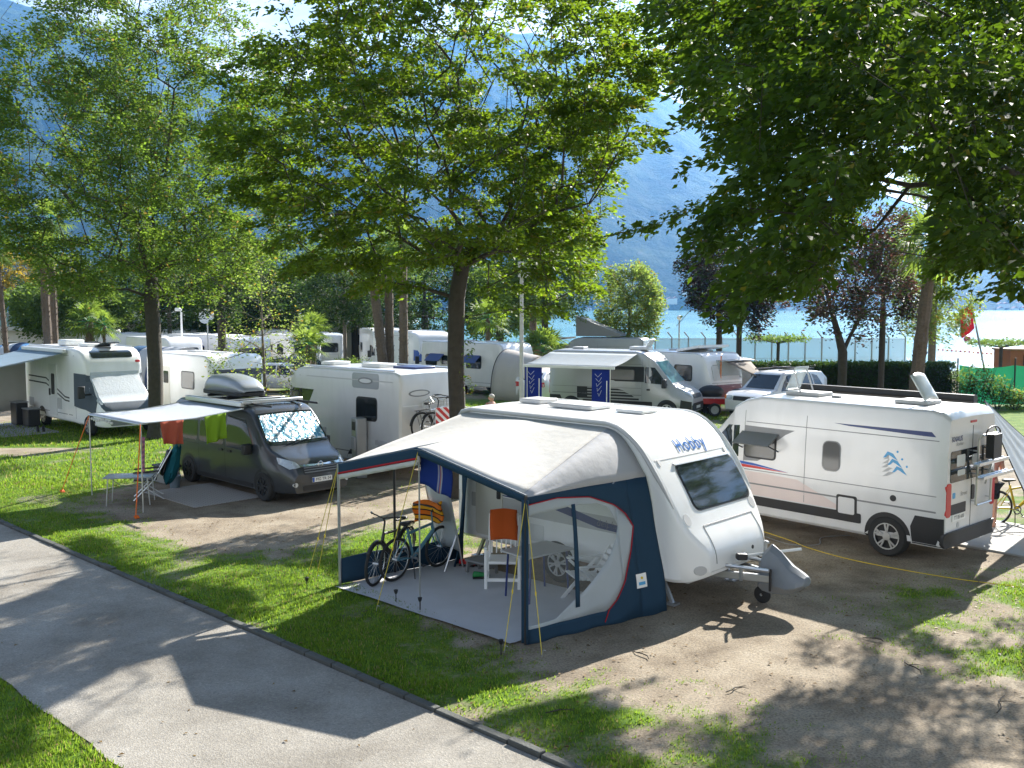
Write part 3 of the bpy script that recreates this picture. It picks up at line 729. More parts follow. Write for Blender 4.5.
# rear: window band, lettering, plate, handles
v.patch('rear_window', 'B', rr(-.84, .84, 1.42, 1.96, .05), 'glass', .008)
for x0, x1, z0, z1 in ((.30, .62, 1.68, 1.88), (.28, .58, 1.52, 1.62), (-.2, .02, 1.66, 1.84)):
    v.patch('window_sticker', 'B', rr(x0, x1, z0, z1, .03), 'white2', .012)
v.text('KNAUS', 'B', .62, 2.16, .125, 'dblue', bold=True); v.text('BoxStar', 'B', .52, 2.07, .085, 'midgrey', shear=.2)
v.text('Street', 'B', .30, 1.19, .10, 'midgrey', shear=.2)
v.patch('badge', 'B', rr(.62, .72, 1.14, 1.24, .02), 'skyblue', .006)
v.patch('plate_recess', 'B', rr(.2, .78, .86, 1.04, .02), 'black', .006)
v.patch('number_plate', 'B', rr(.22, .72, .74, .86, .01), 'white', .012); v.text('TT BS 600', 'B', .47, .80, .09, 'black', off=.016)
v.patch('sticker', 'B', circ(.48, .66, .05, 16), 'ltgrey', .006)
v.patch('door_handle', 'B', rr(-.12, .0, 1.04, 1.30, .04), 'black', .016)
v.patch('brake_light', 'B', rr(-.12, .12, 2.40, 2.44, .015), 'red', .012)
# bicycle rack
rk = MB()
for y in (-.02, -.62):
    rk.tube([(-3.08, y, .95), (-3.10, y, 2.1), (-3.16, y, 2.18)], .022, 8)
    for z in (1.02, 1.5, 1.9): rk.tube([(-2.98, y, z), (-3.1, y, z)], .014, 6)
rk.tube([(-3.1, -.02, .95), (-3.1, -.62, .95)], .018); rk.tube([(-3.16, -.02, 2.18), (-3.16, -.62, 2.18)], .022)
rk.build('bike_rack', 'alu', root)
for z, x in ((1.70, -3.22), (1.48, -3.3)):
    m = MB().box((x, -.28, z), (.10, 1.25, .035)).box((x - .05, -.28, z + .02), (.012, 1.25, .05)).box((x + .05, -.28, z + .02), (.012, 1.25, .05)); m.bar((-3.1, -.05, z), (x, -.05, z), .03, .03); m.bar((-3.1, -.6, z), (x, -.6, z), .03, .03)
    m.build('wheel_rail', 'alu', root, bevel=.006)
MB().tube([(-3.2, -.1 + .3 * math.cos(t) - .25, 2.18 + .14 * math.sin(t)) for t in np.linspace(0, PI, 12)], .016, 6).box((-3.22, -.35, 1.98), (.14, .34, .42)).build('rack_bag', 'black', root, bevel=.03)
MB().bar((-3.12, -.3, 1.3), (-3.24, -.3, 1.75), .03, .03).bar((-3.24, -.3, 1.75), (-3.24, -.3, 2.1), .03, .03).build('holding_arm', 'alu', root)
# roof: awning cassette, hatches
MB().tube([(2.0 - 4.6, -1.02, 2.71), (1.3, -1.02, 2.71)], .085, 10).box((-.65, -.93, 2.74), (3.92, .06, .1)).build('awning_cassette', 'black', root)
MB().box((.15, .1, 2.70), (.74, .52, .08)).build('roof_hatch', 'ltgrey', root, bevel=.02)
lid = MB().grid(lambda a, b: (.52 - .20 * a - .0 * b, .1 + (b - .5) * .48, 2.76 + .46 * a + .05 * math.sin(PI * b) * math.sin(PI * a)), 8, 8)
lid = lid.build('hatch_dome', clear_mat('clear_acrylic', (.86, .9, .92), .42), root, solid=.02)
for y in (-.12, .34): MB().bar((.2, y, 2.74), (.35, y, 3.16), .03, .02).build('dome_stay', 'ltgrey', root)
MB().box((-2.05, .1, 2.70), (.62, .55, .07)).build('roof_hatch', 'ltgrey', root, bevel=.02)
MB().grid(lambda a, b: (-2.3 + .28 * a, .1 + (b - .5) * .5, 2.74 + .44 * a + .04 * math.sin(PI * b)), 6, 6).build('hatch_dome', clear_mat('milky_acrylic', (.5, .52, .53), .75, .3), root, solid=.03)
MB().box((-.5, .2, 2.68), (.16, .1, .05)).build('roof_vent', 'midgrey', root, bevel=.01)
v.patch('roof_stripe', 'T', [(-2.9, .70), (1.0, .70), (1.0, .78), (-2.9, .78)], 'white2', .003, rim=.002, step=.4)

# ------------------------------------------------------------------ the silver camper in the back with its awning out
bx, by = S(612, 38.6)
v = panel_van('camper_van', 'silver camper van with black flank stripes, its grey awning pulled out', (bx + .65, by + .5), R(-27), 'silverm')
root = v.root
v.patch('flank_panel', 'R', [(-.1, 1.45), (1.1, 1.45), (1.1, 2.05), (-1.2, 2.05), (-.7, 1.75)], 'black', .003, rim=.002, step=.2)
v.window('R', -.5, .7, 1.52, 1.92, .06, 'tint')
for k in range(4): v.patch('flank_stripe', 'R', [(-1.3, .72 + k * .12), (.9 - k * .2, .72 + k * .12), (.9 - k * .3, .79 + k * .12), (-1.3, .79 + k * .12)], 'black', .004, rim=.002, step=.3)
v.patch('flank_block', 'R', rr(-1.75, -1.3, .72, 1.2, .02), 'black', .003, rim=.002)
MB().box((-2.0, -.1, 2.71), (.5, .5, .1)).build('roof_hatch', 'ltgrey', root, bevel=.02); MB().box((.6, .05, 2.74), (.8, .6, .14)).build('roof_hatch', 'white2', root, bevel=.03)
lid = MB().box((1.0, .05, 2.93), (.05, .55, .4), (0, .5, 0)).build('roof_hatch_lid', 'white2', root, bevel=.01)
# awning sheet: parted from the van's root so that it keeps its own mesh under the van
ad = 2.5
m = MB().grid(lambda a, b: (-2.95 + 3.75 * a, -1.0 - ad * b, 2.55 - .38 * b - .05 * math.sin(PI * b)), 10, 8)
aw = m.build('awning', cloth_mat('grey_awning_cloth', (.36, .40, .42), .3), root, solid=.012)
MB().box((-1.08, -1.0 - ad, 2.13), (3.8, .07, .10)).build('front_bar', 'white2', aw)
for x in (-2.8, .65): MB().tube([(x, -1.0 - ad, 2.12), (x, -1.0 - ad, 0)], .018, 6).build('awning_leg', 'alu', aw)
ck, sk = math.cos(R(-27)), math.sin(R(-27))
def on_back(x, y): return bx + .65 + x * ck - y * sk, by + .5 + x * sk + y * ck
for k, (x, lab) in enumerate(((-2.55, 'dark blue banner with white script hanging at the left post of the grey awning'), (.25, 'dark blue banner with white script hanging in front of the camper van flank'))):
    p = on_back(x, -1.0 - ad + .04); t = thing('banner', lab, 'banner', p, R(-27), 'blue banners under the grey awning')
    MB().grid(lambda a, b: ((a - .5) * .72, .015 * math.sin(9 * a + k), 2.08 - 1.55 * b), 8, 6).build('cloth', cloth_mat('banner_blue%d' % k, (.02, .04, .30), .2), t, solid=.01)
    w = MB()
    for q in range(5): w.tube([(-.22 + .03 * q, -.03, 1.9 - q * .18), (-.1 + .05 * math.sin(q * 2.), -.03, 1.78 - q * .18), (.05, -.03, 1.93 - q * .16)], .007, 4)
    w.box((.26, -.025, 1.25), (.035, .01, .8))
    w.build('print', 'white', t)

# ------------------------------------------------------------------ dark grey van with roof box, at the left
VH = R(-44.5); hx, hy = math.cos(VH), math.sin(VH)
fw = (-5.64, 21.5); vx, vy = fw[0] - 1.76 * hx + .94 * -hy, fw[1] - 1.76 * hy + .94 * hx
root = thing('van', 'dark grey van with silver sun screen behind its windscreen and a grey roof box', 'van', (vx, vy), VH)
st = []
top = [(-2.7, 1.84), (-2.62, 2.0), (-2.4, 2.09), (0., 2.11), (.6, 2.10), (.98, 2.05), (1.15, 1.97), (1.75, 1.30), (1.92, 1.17), (2.25, 1.06), (2.5, .97), (2.62, .86), (2.7, .68)]
for x in (-2.7, -2.66, -2.58, -2.4, -1.5, -.5, .3, .55, .8, .95, 1.15, 1.35, 1.55, 1.75, 1.92, 2.08, 2.25, 2.4, 2.52, 2.62, 2.68, 2.7):
    zt = lerp_tab(top, x); k = min(1., (x + 2.7) / .12); f = max(0, (x - 1.6) / 1.1)
    hm = .955 - .05 * (1 - k) - .24 * f ** 2.6
    ht = (.85 - .03 * (1 - k)) if x < 1.15 else lerp_tab([(1.15, .84), (1.75, .86), (2.3, .78), (2.7, .62)], x)
    st.append((x, .22 + .04 * f, zt, hm - .03, hm, min(ht, hm), .98 if x < 1.7 else .7, .13 if x < 1.2 else .08))
v = Veh(root, hull(st, bulge=.04), 'grey')
for y in (.94, -.94):
    for x in (1.76, -1.74): v.wheel(x, y, .345, .21, 'black', spokes=7)
for sd, s in (('R', -1), ('L', 1)):
    v.patch('front_door_window', sd, [(.15, 1.10), (1.30, 1.07), (1.38, 1.16), (.95, 1.78), (.15, 1.84)], 'glass', .006)
    v.patch('side_window', sd, rr(-1.15, .02, 1.12, 1.83, .08), 'glass', .006)
    v.patch('side_window', sd, rr(-2.45, -1.27, 1.12, 1.81, .08), 'glass', .006)
    for x in (.08, -1.21): v.patch('door_gap', sd, rr(x - .006, x + .006, .32, 1.85, .004), 'black', .002, rim=.002)
    v.patch('side_rail', sd, rr(-2.5, -1.2, 1.03, 1.045, .006), 'black', .004, rim=.003)
    v.patch('sill_trim', sd, rr(-1.3, 1.3, .26, .36, .03), 'black', .012)
    v.patch('door_handle', sd, rr(.22, .4, .98, 1.03, .02), 'black', .025); v.patch('door_handle', sd, rr(-.18, .0, .98, 1.03, .02), 'black', .025)
    MB().box((1.30, s * 1.08, 1.16), (.15, .2, .24)).bar((1.3, s * .85, 1.1), (1.3, s * 1., 1.1), .06, .06).build('wing_mirror', 'black', root, bevel=.035)
# screen behind the glass: crumpled silver-blue foil seen as blotches
fm, nt, out = _new('foil_sunscreen'); N = nt.nodes.new; L = nt.links.new
tc = N('ShaderNodeTexCoord'); n = N('ShaderNodeTexNoise'); n.inputs['Scale'].default_value = 9; n.inputs['Detail'].default_value = 3; n.inputs['Roughness'].default_value = .6; L(tc.outputs['Object'], n.inputs['Vector'])
p = N('ShaderNodeBsdfPrincipled'); p.inputs['Metallic'].default_value = .35; p.inputs['Roughness'].default_value = .3; p.inputs['Coat Weight'].default_value = .6
L(ramp(n.outputs['Fac'], [(.44, (.06, .26, .40)), (.5, (.30, .55, .66)), (.54, (.85, .88, .9)), (.62, (.9, .9, .9))]), p.inputs['Base Color'])
b = N('ShaderNodeBump'); b.inputs['Strength'].default_value = .7; b.inputs['Distance'].default_value = .05; L(n.outputs['Fac'], b.inputs['Height']); L(b.outputs[0], p.inputs['Normal']); L(p.outputs[0], out.inputs[0])
ws = v.patch('windscreen', 'F', [(-.76, 1.26), (0, 1.235), (.78, 1.26), (.82, 1.36), (.75, 1.93), (0, 1.95), (-.75, 1.93), (-.82, 1.36)], 'glass', .006, step=.1)
v.patch('sun_screen', 'F', [(-.70, 1.33), (0, 1.31), (.74, 1.31), (.77, 1.38), (.71, 1.89), (0, 1.91), (-.71, 1.89), (-.77, 1.38)], fm, .010, ws, step=.1)
for s in (1, -1):
    w = MB(); a = v.hit('F', s * .1 - .25, 1.26)[0]; b_ = v.hit('F', s * .1 + .35, 1.34)[0]; w.bar(a + Vector((.03, 0, .02)), b_ + Vector((.03, 0, .02)), .02, .015); w.build('wiper', 'black', root)
    v.patch('headlight', 'F', [(s * .50, .84), (s * .60, .95), (s * .80, 1.03), (s * .83, .90), (s * .74, .80)], 'lens', .012, step=.07)
    v.patch('fog_light', 'F', circ(s * .68, .46, .05, 14), 'lens', .014)
g = v.patch('grille', 'F', [(-.46, .66), (.46, .66), (.52, .86), (-.52, .86)], 'black', .008, step=.1)
for z in (.70, .75, .80): v.patch('grille_bar', 'F', rr(-.44, .44, z, z + .018, .008), 'midgrey', .018, g)
v.patch('chrome_bar', 'F', [(-.52, .835), (.52, .835), (.55, .885), (.15, .872), (-.15, .872), (-.55, .885)], 'chrome', .022, step=.08)
e = MB(); c0 = v.hit('F', 0, .86)[0] + Vector((.03, 0, 0)); e.tube([(c0.x, .062 * math.cos(t), .86 + .062 * math.sin(t)) for t in np.linspace(0, 2 * PI, 20, endpoint=False)], .009, 6, closed=True)
e.tube([(c0.x, .09, .875), (c0.x, .0, .865), (c0.x, 0, .855), (c0.x, -.09, .845)], .009, 6); e.build('badge', 'chrome', root)
v.patch('bumper_intake', 'F', rr(-.5, .5, .30, .42, .03), 'black', .01)
pl = v.patch('number_plate', 'F', rr(-.26, .26, .475, .585, .01), 'white', .035); v.patch('plate_band', 'F', rr(-.26, -.215, .48, .58, .008), 'blue', .038, pl); v.text('MG TR 24', 'F', .02, .53, .095, 'black', off=.04)
for y in (.62, -.62):
    MB().box((.35, y, 2.13), (2.6, .04, .05)).build('roof_rail', 'black', root, bevel=.01)
for x in (.62, .02): MB().box((x, 0, 2.17), (.075, 1.5, .03)).build('roof_bar', 'alu', root, bevel=.008)
# the white roof-side awning case sits along the right roof edge
MB().box((-.55, -.86, 2.13), (2.7, .12, .12)).build('awning_case', 'alu', root, bevel=.02)
MB().box((.75, -.05, 2.17), (.14, 1.64, .09)).build('front_roof_bar', 'alu', root, bevel=.02)
def rot2(root, x, y):
    a = root.rotation_euler.z; return root.location.x + x * math.cos(a) - y * math.sin(a), root.location.y + x * math.sin(a) + y * math.cos(a)
bxp = rot2(root, -1.3, .10); t = thing('roof_box', 'grey rounded roof box strapped on the roof of the dark grey van', 'roof box', bxp, VH, z=2.13)
rings = []
for k, x in enumerate(np.linspace(-1., 1., 15)):
    h = .38 * (1 - abs(x) ** 5) * (1. - .30 * max(0, x)) + .03; w = .43 * (1 - .35 * abs(x) ** 4)
    rings.append([(x, w * (.82 + .18 * math.cos(a) if 0 else math.copysign(abs(math.cos(a)) ** .55, math.cos(a))), .16 + h * max(0, math.sin(a)) ** .6) for a in np.linspace(0, PI, 13)])
MB().loft(rings, closed=False).build('lid', 'silverd', t, solid=.01)
MB().prism([(1. - .05, .0)] and [(x, y) for x, y in rr(-.99, .99, -.40, .40, .2, 5)], .06, .17).build('tray', 'black', t, bevel=.02)
for x in (-.5, .45): MB().box((x, 0, .03), (.05, .9, .06)).build('bracket', 'black', t)

# ------------------------------------------------------------------ van awning: cloth and poles form one thing, towels hang from it
def rv(x, y): return rot2(bpy.data.objects['van'], x, y)
t = thing('van_awning', 'pale grey awning stretched from the dark grey van on two thin poles', 'awning', (vx, vy), VH)
AX0, AX1, AD = -1.75, .95, 2.45
def awp(a, b): return (AX0 + (AX1 - AX0) * a, -.92 - AD * b, 2.05 - .13 * b - .06 * math.sin(PI * b) * (1 - .3 * math.sin(PI * a)))
MB().grid(awp, 12, 12).build('canopy', cloth_mat('awning_cloth_pale', (.60, .64, .70), .35), t, solid=.008)
for a in (0, 1):
    p = awp(a, 1); MB().tube([(p[0], p[1], p[2]), (p[0], p[1], 0)], .016, 8).build('pole', 'alu', t); MB().tube([awp(a, 0), awp(a, .5), awp(a, 1)], .014, 6).build('side_arm', 'alu', t)
m = MB(); k = 22
m.tube([(awp(i / k, 1)[0], awp(i / k, 1)[1] - .02, awp(i / k, 1)[2] - .02) for i in range(k + 1)], .02, 6); m.build('front_rod', 'alu', t)
m = MB()
for i in range(9): p = awp(.05 + i * .05, 1.); m.ball((p[0], p[1] + .01, p[2] - .10 - .02 * math.sin(i)), .035, 8, 6)
m.build('light_string', 'white2', t)
for k, (a, end, lab) in enumerate(((0., (-.75, -.62), 'orange storm strap from the far awning pole down to the grass'), (1., (.55, -.42), 'orange storm strap from the near awning pole down to the soil'))):
    p = awp(a, 1); q = rv(p[0], p[1]); e = rv(p[0] + (-.9 if a == 0 else .42), p[1] - .35)
    tag(MB().bar((q[0], q[1], p[2] - .03), (e[0], e[1], .03), .12, .014, (1, .3, 0)).bar((e[0], e[1], .05), (e[0] + .05, e[1] - .03, 0), .10, .02).build('storm_strap', M('orange_webbing%d' % k, (.85, .17, .015), .6)), lab, 'strap', 'orange straps of the van awning')
for k, (a, w, l, col, lab) in enumerate(((.36, .55, .48, (.50, .12, .07), 'rust red towel hanging from the awning edge'), (.78, .62, .62, (.26, .44, .03), 'lime green towel hanging from the awning next to the van'))):
    # right edge of the awning (front side towards the van's nose)
    b = (.72, .30)[k]; p0 = awp(1, b + .11); p1 = awp(1, b - .11)
    def tw(s, q, p0=p0, p1=p1, l=l): return (p0[0] + .03 + .055 * math.sin(11 * s + 2 * q + k) * (.15 + q) + .02 * q, p0[1] + (p1[1] - p0[1]) * (s + (.5 - s) * .14 * q), p0[2] + (p1[2] - p0[2]) * s + .01 - l * q - .05 * q * s * (1 - 2 * k))
    q = rv(0, 0); tw_o = MB().grid(tw, 20, 8).build('towel', cloth_mat('towel_cloth%d' % k, col, .25), None, solid=.012)
    tw_o.location = (vx, vy, 0); tw_o.rotation_euler = (0, 0, VH); tag(tw_o, lab, 'towel', 'towels drying on the van awning')
p = awp(1, 1.)
o = MB().grid(lambda s, q: (p[0] - .02 + .16 * (s - .5) * (1 - .2 * q), p[1] + .05 + .05 * math.sin(4 * s + 2 * q), p[2] - .30 - .75 * q), 6, 8).build('towel', cloth_mat('pink_towel', (.55, .25, .33), .25, stripes=(2, 9., [(0, (.62, .30, .38)), (.5, (.35, .16, .30))])), None, solid=.012)
o.location = (vx, vy, 0); o.rotation_euler = (0, 0, VH); tag(o, 'pink patterned towel hanging on the near awning pole', 'towel', 'towels drying on the van awning')
# ------------------------------------------------------------------ the white caravan in the middle; frame at its rail: x along the body to the nose, y across, 0 = near side wall
CO, CH = (1.47, 14.38), R(-43)
cu, cn = (math.cos(CH), math.sin(CH)), (-math.sin(CH), math.cos(CH))
def cw(t, w): return CO[0] + t * cu[0] + w * cn[0], CO[1] + t * cu[1] + w * cn[1]
def caravan_hull(L0, nose, zb=.42, hw=1.15, zr=2.66):
    """nose: list of (x, z) from roof start to under the chin"""
    st = [(L0, zb + .12, zr - .22, hw - .10, hw - .10, hw - .12, 1.3, .12), (L0 + .04, zb + .03, zr - .08, hw - .03, hw - .03, hw - .05, 1.3, .14), (L0 + .14, zb, zr - .01, hw, hw, hw - .02, 1.3, .10)]
    x0 = nose[0][0]
    for k in range(1, 7): st.append((L0 + .14 + (x0 - L0 - .14) * k / 7, zb, zr, hw, hw, hw - .02, 1.3, .09))
    xm = nose[-1][0]
    for x, z in nose:
        f = max(0, (x - (xm - .55)) / .55); w = hw - .34 * f ** 2.4
        st.append((x, zb + .12 * f ** 3, z, w - .02 * f, w, w - .02, min(1.3, zb + (z - zb) * .6), .09))
    return hull(st, bulge=0)
root = thing('caravan', 'big white caravan with a slanted nose and dark front window in the middle', 'caravan', cw(0, 1.15), CH)
_n0 = [(-.10, 2.66), (.12, 2.62), (.28, 2.54), (.44, 2.43), (.60, 2.28), (.74, 2.10), (.90, 1.88), (1.08, 1.60), (1.24, 1.32), (1.36, 1.14), (1.48, .99), (1.56, .82), (1.57, .66)]
_q = np.array(_n0); _t = np.r_[0, np.cumsum(np.hypot(*np.diff(_q, axis=0).T))]
nose = [(float(np.interp(a, _t, _q[:, 0])), float(np.interp(a, _t, _q[:, 1]))) for a in np.linspace(0, _t[-1], 60)]
for _ in range(4): nose = [nose[0]] + [tuple((np.array(a) + 2 * np.array(b) + np.array(c)) / 4) for a, b, c in zip(nose, nose[1:], nose[2:])] + [nose[-1]]
v = Veh(root, caravan_hull(-3.35, nose), 'white')
wy = lambda w: w - 1.15
# grey edge rails that follow roof and nose on both sides
for s in (-1, 1):
    pts = [(-3.28, 2.50), (-3.2, 2.60), (-3., 2.645), (-.1, 2.645)] + [(x, z - .01) for x, z in nose[2:40:3]]
    MB().tube([(x, s * (1.135 - .03 * max(0, i_ - 12) / 4), z) for i_, (x, z) in enumerate(pts)], [.035] * (len(pts) - 4) + [.03, .024, .016, .006], 8).build('edge_rail', 'ltgrey' if s < 0 else 'white', root)
fwn = v.window('F', -.60, .98, 1.42, 2.02, .10, 'glass', 'black', .03, name='front_window')
v.patch('window_bar', 'F', rr(-.62, 1.0, 2.03, 2.055, .01), 'alu', .03, fwn)
v.text('Hobby', 'F', .10, 2.27, .25, 'ink', off=.010, bold=True, space=1.25)
for z in (2.13,): v.patch('panel_groove', 'F', rr(-1.0, 1.0, z, z + .014, .006), 'ltgrey', .006, rim=.003, step=.05)
v.patch('panel_groove', 'F', rr(-.62, .78, 1.19, 1.205, .006), 'midgrey', .006, rim=.003, step=.05)
for y in (-.62, .78): v.patch('panel_groove', 'F', rr(y - .006, y + .006, .68, 1.2, .005), 'midgrey', .006, rim=.003, step=.05)
v.patch('lock', 'F', circ(.42, .74, .03, 12), 'black', .008)
for y in (-.92, .93):
    v.patch('marker_light', 'F', circ(y, .62, .07, 18), 'ltgrey', .012); v.patch('round_emblem', 'F', circ(y, 1.32, .08, 18), 'ltgrey', .005)
    v.patch('corner_light', 'F', rr(y - .03, y + .03, 2.06, 2.14, .02), 'ltgrey', .012)
MB().box((1.12, .0, .42), (.36, 1.9, .06)).build('front_skirt', 'ltgrey', root, bevel=.02)
# near side wall seen through the awning: door, band, wheel
v.patch('side_band', 'R', rr(-3.3, .2, .98, 1.22, .02), 'ltgrey', .003, rim=.002, step=.4)
v.patch('side_swoosh', 'R', [(-2.4, 1.25), (-1.2, 1.20), (-.2, 1.02), (.3, 1.0), (.3, 1.10), (-.2, 1.14), (-1.0, 1.30)], 'dblue', .006, rim=.003, step=.3)
d = v.patch('door', 'R', rr(-2.85, -2.22, .52, 2.12, .06), 'cream', .014, step=.4)
v.patch('door_pane', 'R', rr(-2.74, -2.34, 1.42, 1.95, .06), 'glass', .02, d); v.patch('door_handle', 'R', rr(-2.34, -2.26, 1.18, 1.32, .02), 'black', .03, d)
v.window('R', -1.75, -.75, 1.42, 1.95, .08, 'tint')
v.window('L', -1.9, -.6, 1.4, 1.95, .08, 'tint')
v.patch('service_flap', 'R', rr(-1.6, -1.3, .6, .88, .03), 'white2', .01)
v.text('delphin', 'R', .0, 1.10, .16, 'midgrey', shear=.2)
for y in (-1.13, 1.13): v.wheel(-1.02, y, .31, .20, 'ltgrey', spokes=6)
MB().box((-3.5, .5, .5), (.3, .1, .1)).box((-1.0, 0, .34), (.12, 2., .12)).build('axle', 'black', root)
for x in (-2.9, .75):
    for y in (-.85, .85): MB().bar((x, y, .45), (x + (.22 if x > 0 else -.22), y, .02), .05, .05).box((x + (.22 if x > 0 else -.22), y, .015), (.16, .16, .03)).build('corner_steady', 'steel', root)
h = MB().box((-1.6, .15, 2.72), (.95, .62, .07)).build('roof_hatch', 'white2', root, bevel=.025)
MB().tube([(-2.06, -.15, 2.73), (-1.14, -.15, 2.73)], .03, 6).build('hatch_hinge', 'ltgrey', h)
MB().box((-.45, .2, 2.71), (.55, .5, .05)).build('roof_hatch', 'white2', root, bevel=.02)
MB().box((-2.7, .3, 2.72), (.5, .5, .08)).build('roof_hatch', 'ltgrey', root, bevel=.02)
# drawbar with jockey wheel, side rails
m = MB()
for y in (-.55, .55): m.bar((.7, y, .44), (2.25, y * .12, .46), .06, .11)
m.box((2.35, 0, .46), (.34, .12, .12)); m.build('drawbar', 'steel', root, bevel=.01)
for y in (-.42, .30):
    m = MB().tube([(1.25, y, .60), (2.2, y * .6, .62)], .03, 8); m.bar((1.3, y, .42), (1.3, y, .6), .04, .04).bar((1.8, y * .8, .42), (1.8, y * .8, .62), .04, .04); m.build('carrier_rail', 'alu', root)
MB().tube([(1.4, -.75, .52), (1.4, .6, .56)], .022, 8).build('cross_rail', 'alu', root)
MB().tube([(1.95, .10, .2), (1.95, .10, .95)], .028, 8).bar((1.95, .10, .95), (2.1, -.1, .99), .03, .03).build('jockey_post', 'steel', root)
jw = wheel(root, 1.90, .14, .13, .08, 'ltgrey', 0)
MB().tube([(1.75, -.15, .74), (2.1, .26, .79), (2.32, .50, .82)], .022, 8).build('clamp_bar', 'white2', root)
MB().box((1.72, -.18, .73), (.16, .12, .09), (0, 0, .8)).build('clamp', 'black', root, bevel=.02)
for a, b in (((1.2, -.3, .45), (1.25, -.32, .2)), ((1.45, -.3, .45), (1.5, -.3, .18)), ((1.5, .2, .45), (1.62, .22, .2))): pass
MB().tube([(1.1, .2, .48), (1.5, .5, .62), (2.0, .45, .5), (2.3, .1, .5)], .014, 6).build('brake_cable', 'black', root)
# grey weather cover on the coupling: its own thing
MT['coverg'] = M('grey_cover_plastic', (.20, .22, .245), .4, var=.15)
t = thing('hitch_cover', 'grey plastic weather cover pulled over the caravan coupling', 'hitch cover', cw(2.28, 1.17), CH)
rings = []
for x, z0, z1, w in ((-.34, .26, .50, .13), (-.30, .22, .82, .15), (-.18, .20, .96, .14), (-.02, .22, .86, .16), (.14, .26, .70, .20), (.28, .34, .62, .19), (.38, .42, .56, .12)):
    rings.append([(x, w * math.cos(a) * (1.15 if math.sin(a) < 0 else .9), (z0 + z1) / 2 + (z1 - z0) / 2 * math.sin(a)) for a in np.linspace(.2, 2 * PI + .2, 9, endpoint=False)])
c = MB().loft(rings).build('cover', 'coverg', t, smooth=22, bevel=.012)
MB().tube([(-.1, -.19, .62), (-.1, -.19, .3)], .02, 6).build('strap', 'black', t)

# ------------------------------------------------------------------ awning of the caravan (local frame x = t, y = w)
A = thing('awning', 'large cream and navy awning on the near side of the big white caravan', 'awning', CO, CH)
creamM = cloth_mat('awning_cream_cloth', (.60, .585, .55), .12, .07); navyM = cloth_mat('awning_navy_cloth', (.022, .056, .098), .10); greyM = cloth_mat('awning_grey_cloth', (.47, .47, .48), .10); redM = cloth_mat('awning_red_piping', (.45, .02, .03), .1)
paleM = cloth_mat('awning_pale_grey_cloth', (.52, .57, .60), .25)
vinyl = clear_mat('clear_vinyl', (.90, .92, .93), .10, .08)
RAIL = [(-3.07, 2.59), (-.05, 2.59), (.14, 2.54), (.30, 2.43), (.45, 2.26), (.58, 2.08), (.68, 1.92)]
def rail_at(t):
    return (t, -.02, lerp_tab(RAIL, t))
def wallx(z): return lerp_tab([(0, 1.09), (.52, 1.03), (.95, .94), (1.59, .79), (1.94, .68), (2.08, .58), (2.43, .30)], z)
FY = -2.45
def front(a):   # front edge with its peak at the middle pole
    t = -3.46 + 3.98 * a
    z = lerp_tab([(-3.46, 1.94), (-1.58, 2.38), (.52, 1.97)], t); return (t, FY, z)
def roof(a, b):
    f = front(a * .985); r = rail_at(-3.07 + (a) * (3.05))
    z = r[2] + (f[2] - r[2]) * b - .05 * math.sin(PI * b) * abs(math.sin(2 * PI * a)) + .016 * math.sin(17 * a + 5 * b + 2 * math.sin(6 * b)) * (1 - b) * b * 2 + .014 * math.sin(31 * a - 3 * b) * max(0, b - .6)
    return (r[0] + (f[0] - r[0]) * b, r[1] + (f[1] - r[1]) * b, z)
MB().grid(roof, 28, 14).build('roof', creamM, A, solid=.008)
MB().tube([front(a) for a in np.linspace(0, 1, 21)], .016, 6).build('front_bar', 'steel', A)
def val(a0, a1, d0, d1, off=0.0, wob=0.):
    def f(a, b):
        p = front(a0 + (a1 - a0) * a); return (p[0], p[1] - .012 - off + .012 * wob * math.sin(40 * a) * b, p[2] - .0 - d0 - (d1 - d0) * b)
    return f
MB().grid(val(0, .473, -.015, .17), 20, 3).build('valance', navyM, A, solid=.004)
MB().grid(val(0, .473, .135, .165, .006), 20, 1).build('valance_piping', redM, A, solid=.004)
MB().grid(val(0, .473, .17, .25, 0, 1.), 60, 2).build('valance_fringe', creamM, A, solid=.003)
MB().grid(val(.473, 1, -.015, .10), 20, 2).build('valance', navyM, A, solid=.004)
for t, z in ((-3.46, 1.94), (.52, 1.97)):
    p = MB().tube([(t, FY, 0), (t, FY, z)], .024, 8); p.build('pole', 'black' if t > 0 else 'steel', A)
MB().tube([(-1.55, FY, 0), (-1.55, FY, 2.38)], .012, 8).build('pole', 'steel', A)
MB().tube([(.46, FY + .05, 0), (.46, FY + .05, 1.95)], .016, 8).build('pole', 'steel', A)
for t in (-3.3, .35): MB().tube([Vector(rail_at(min(t, .3))) - Vector((0, 0, .10)), Vector(front((t + 3.46) / 3.98)) - Vector((0, 0, .03))], .012, 6).build('roof_pole', 'steel', A)
# strip of cloth turned round the right pole
MB().grid(lambda a, b: (.47 + .12 * a, FY - .03 + .02 * math.sin(3 * a), 1.9 * b + .02), 3, 10).build('pole_sleeve', navyM, A, solid=.004)
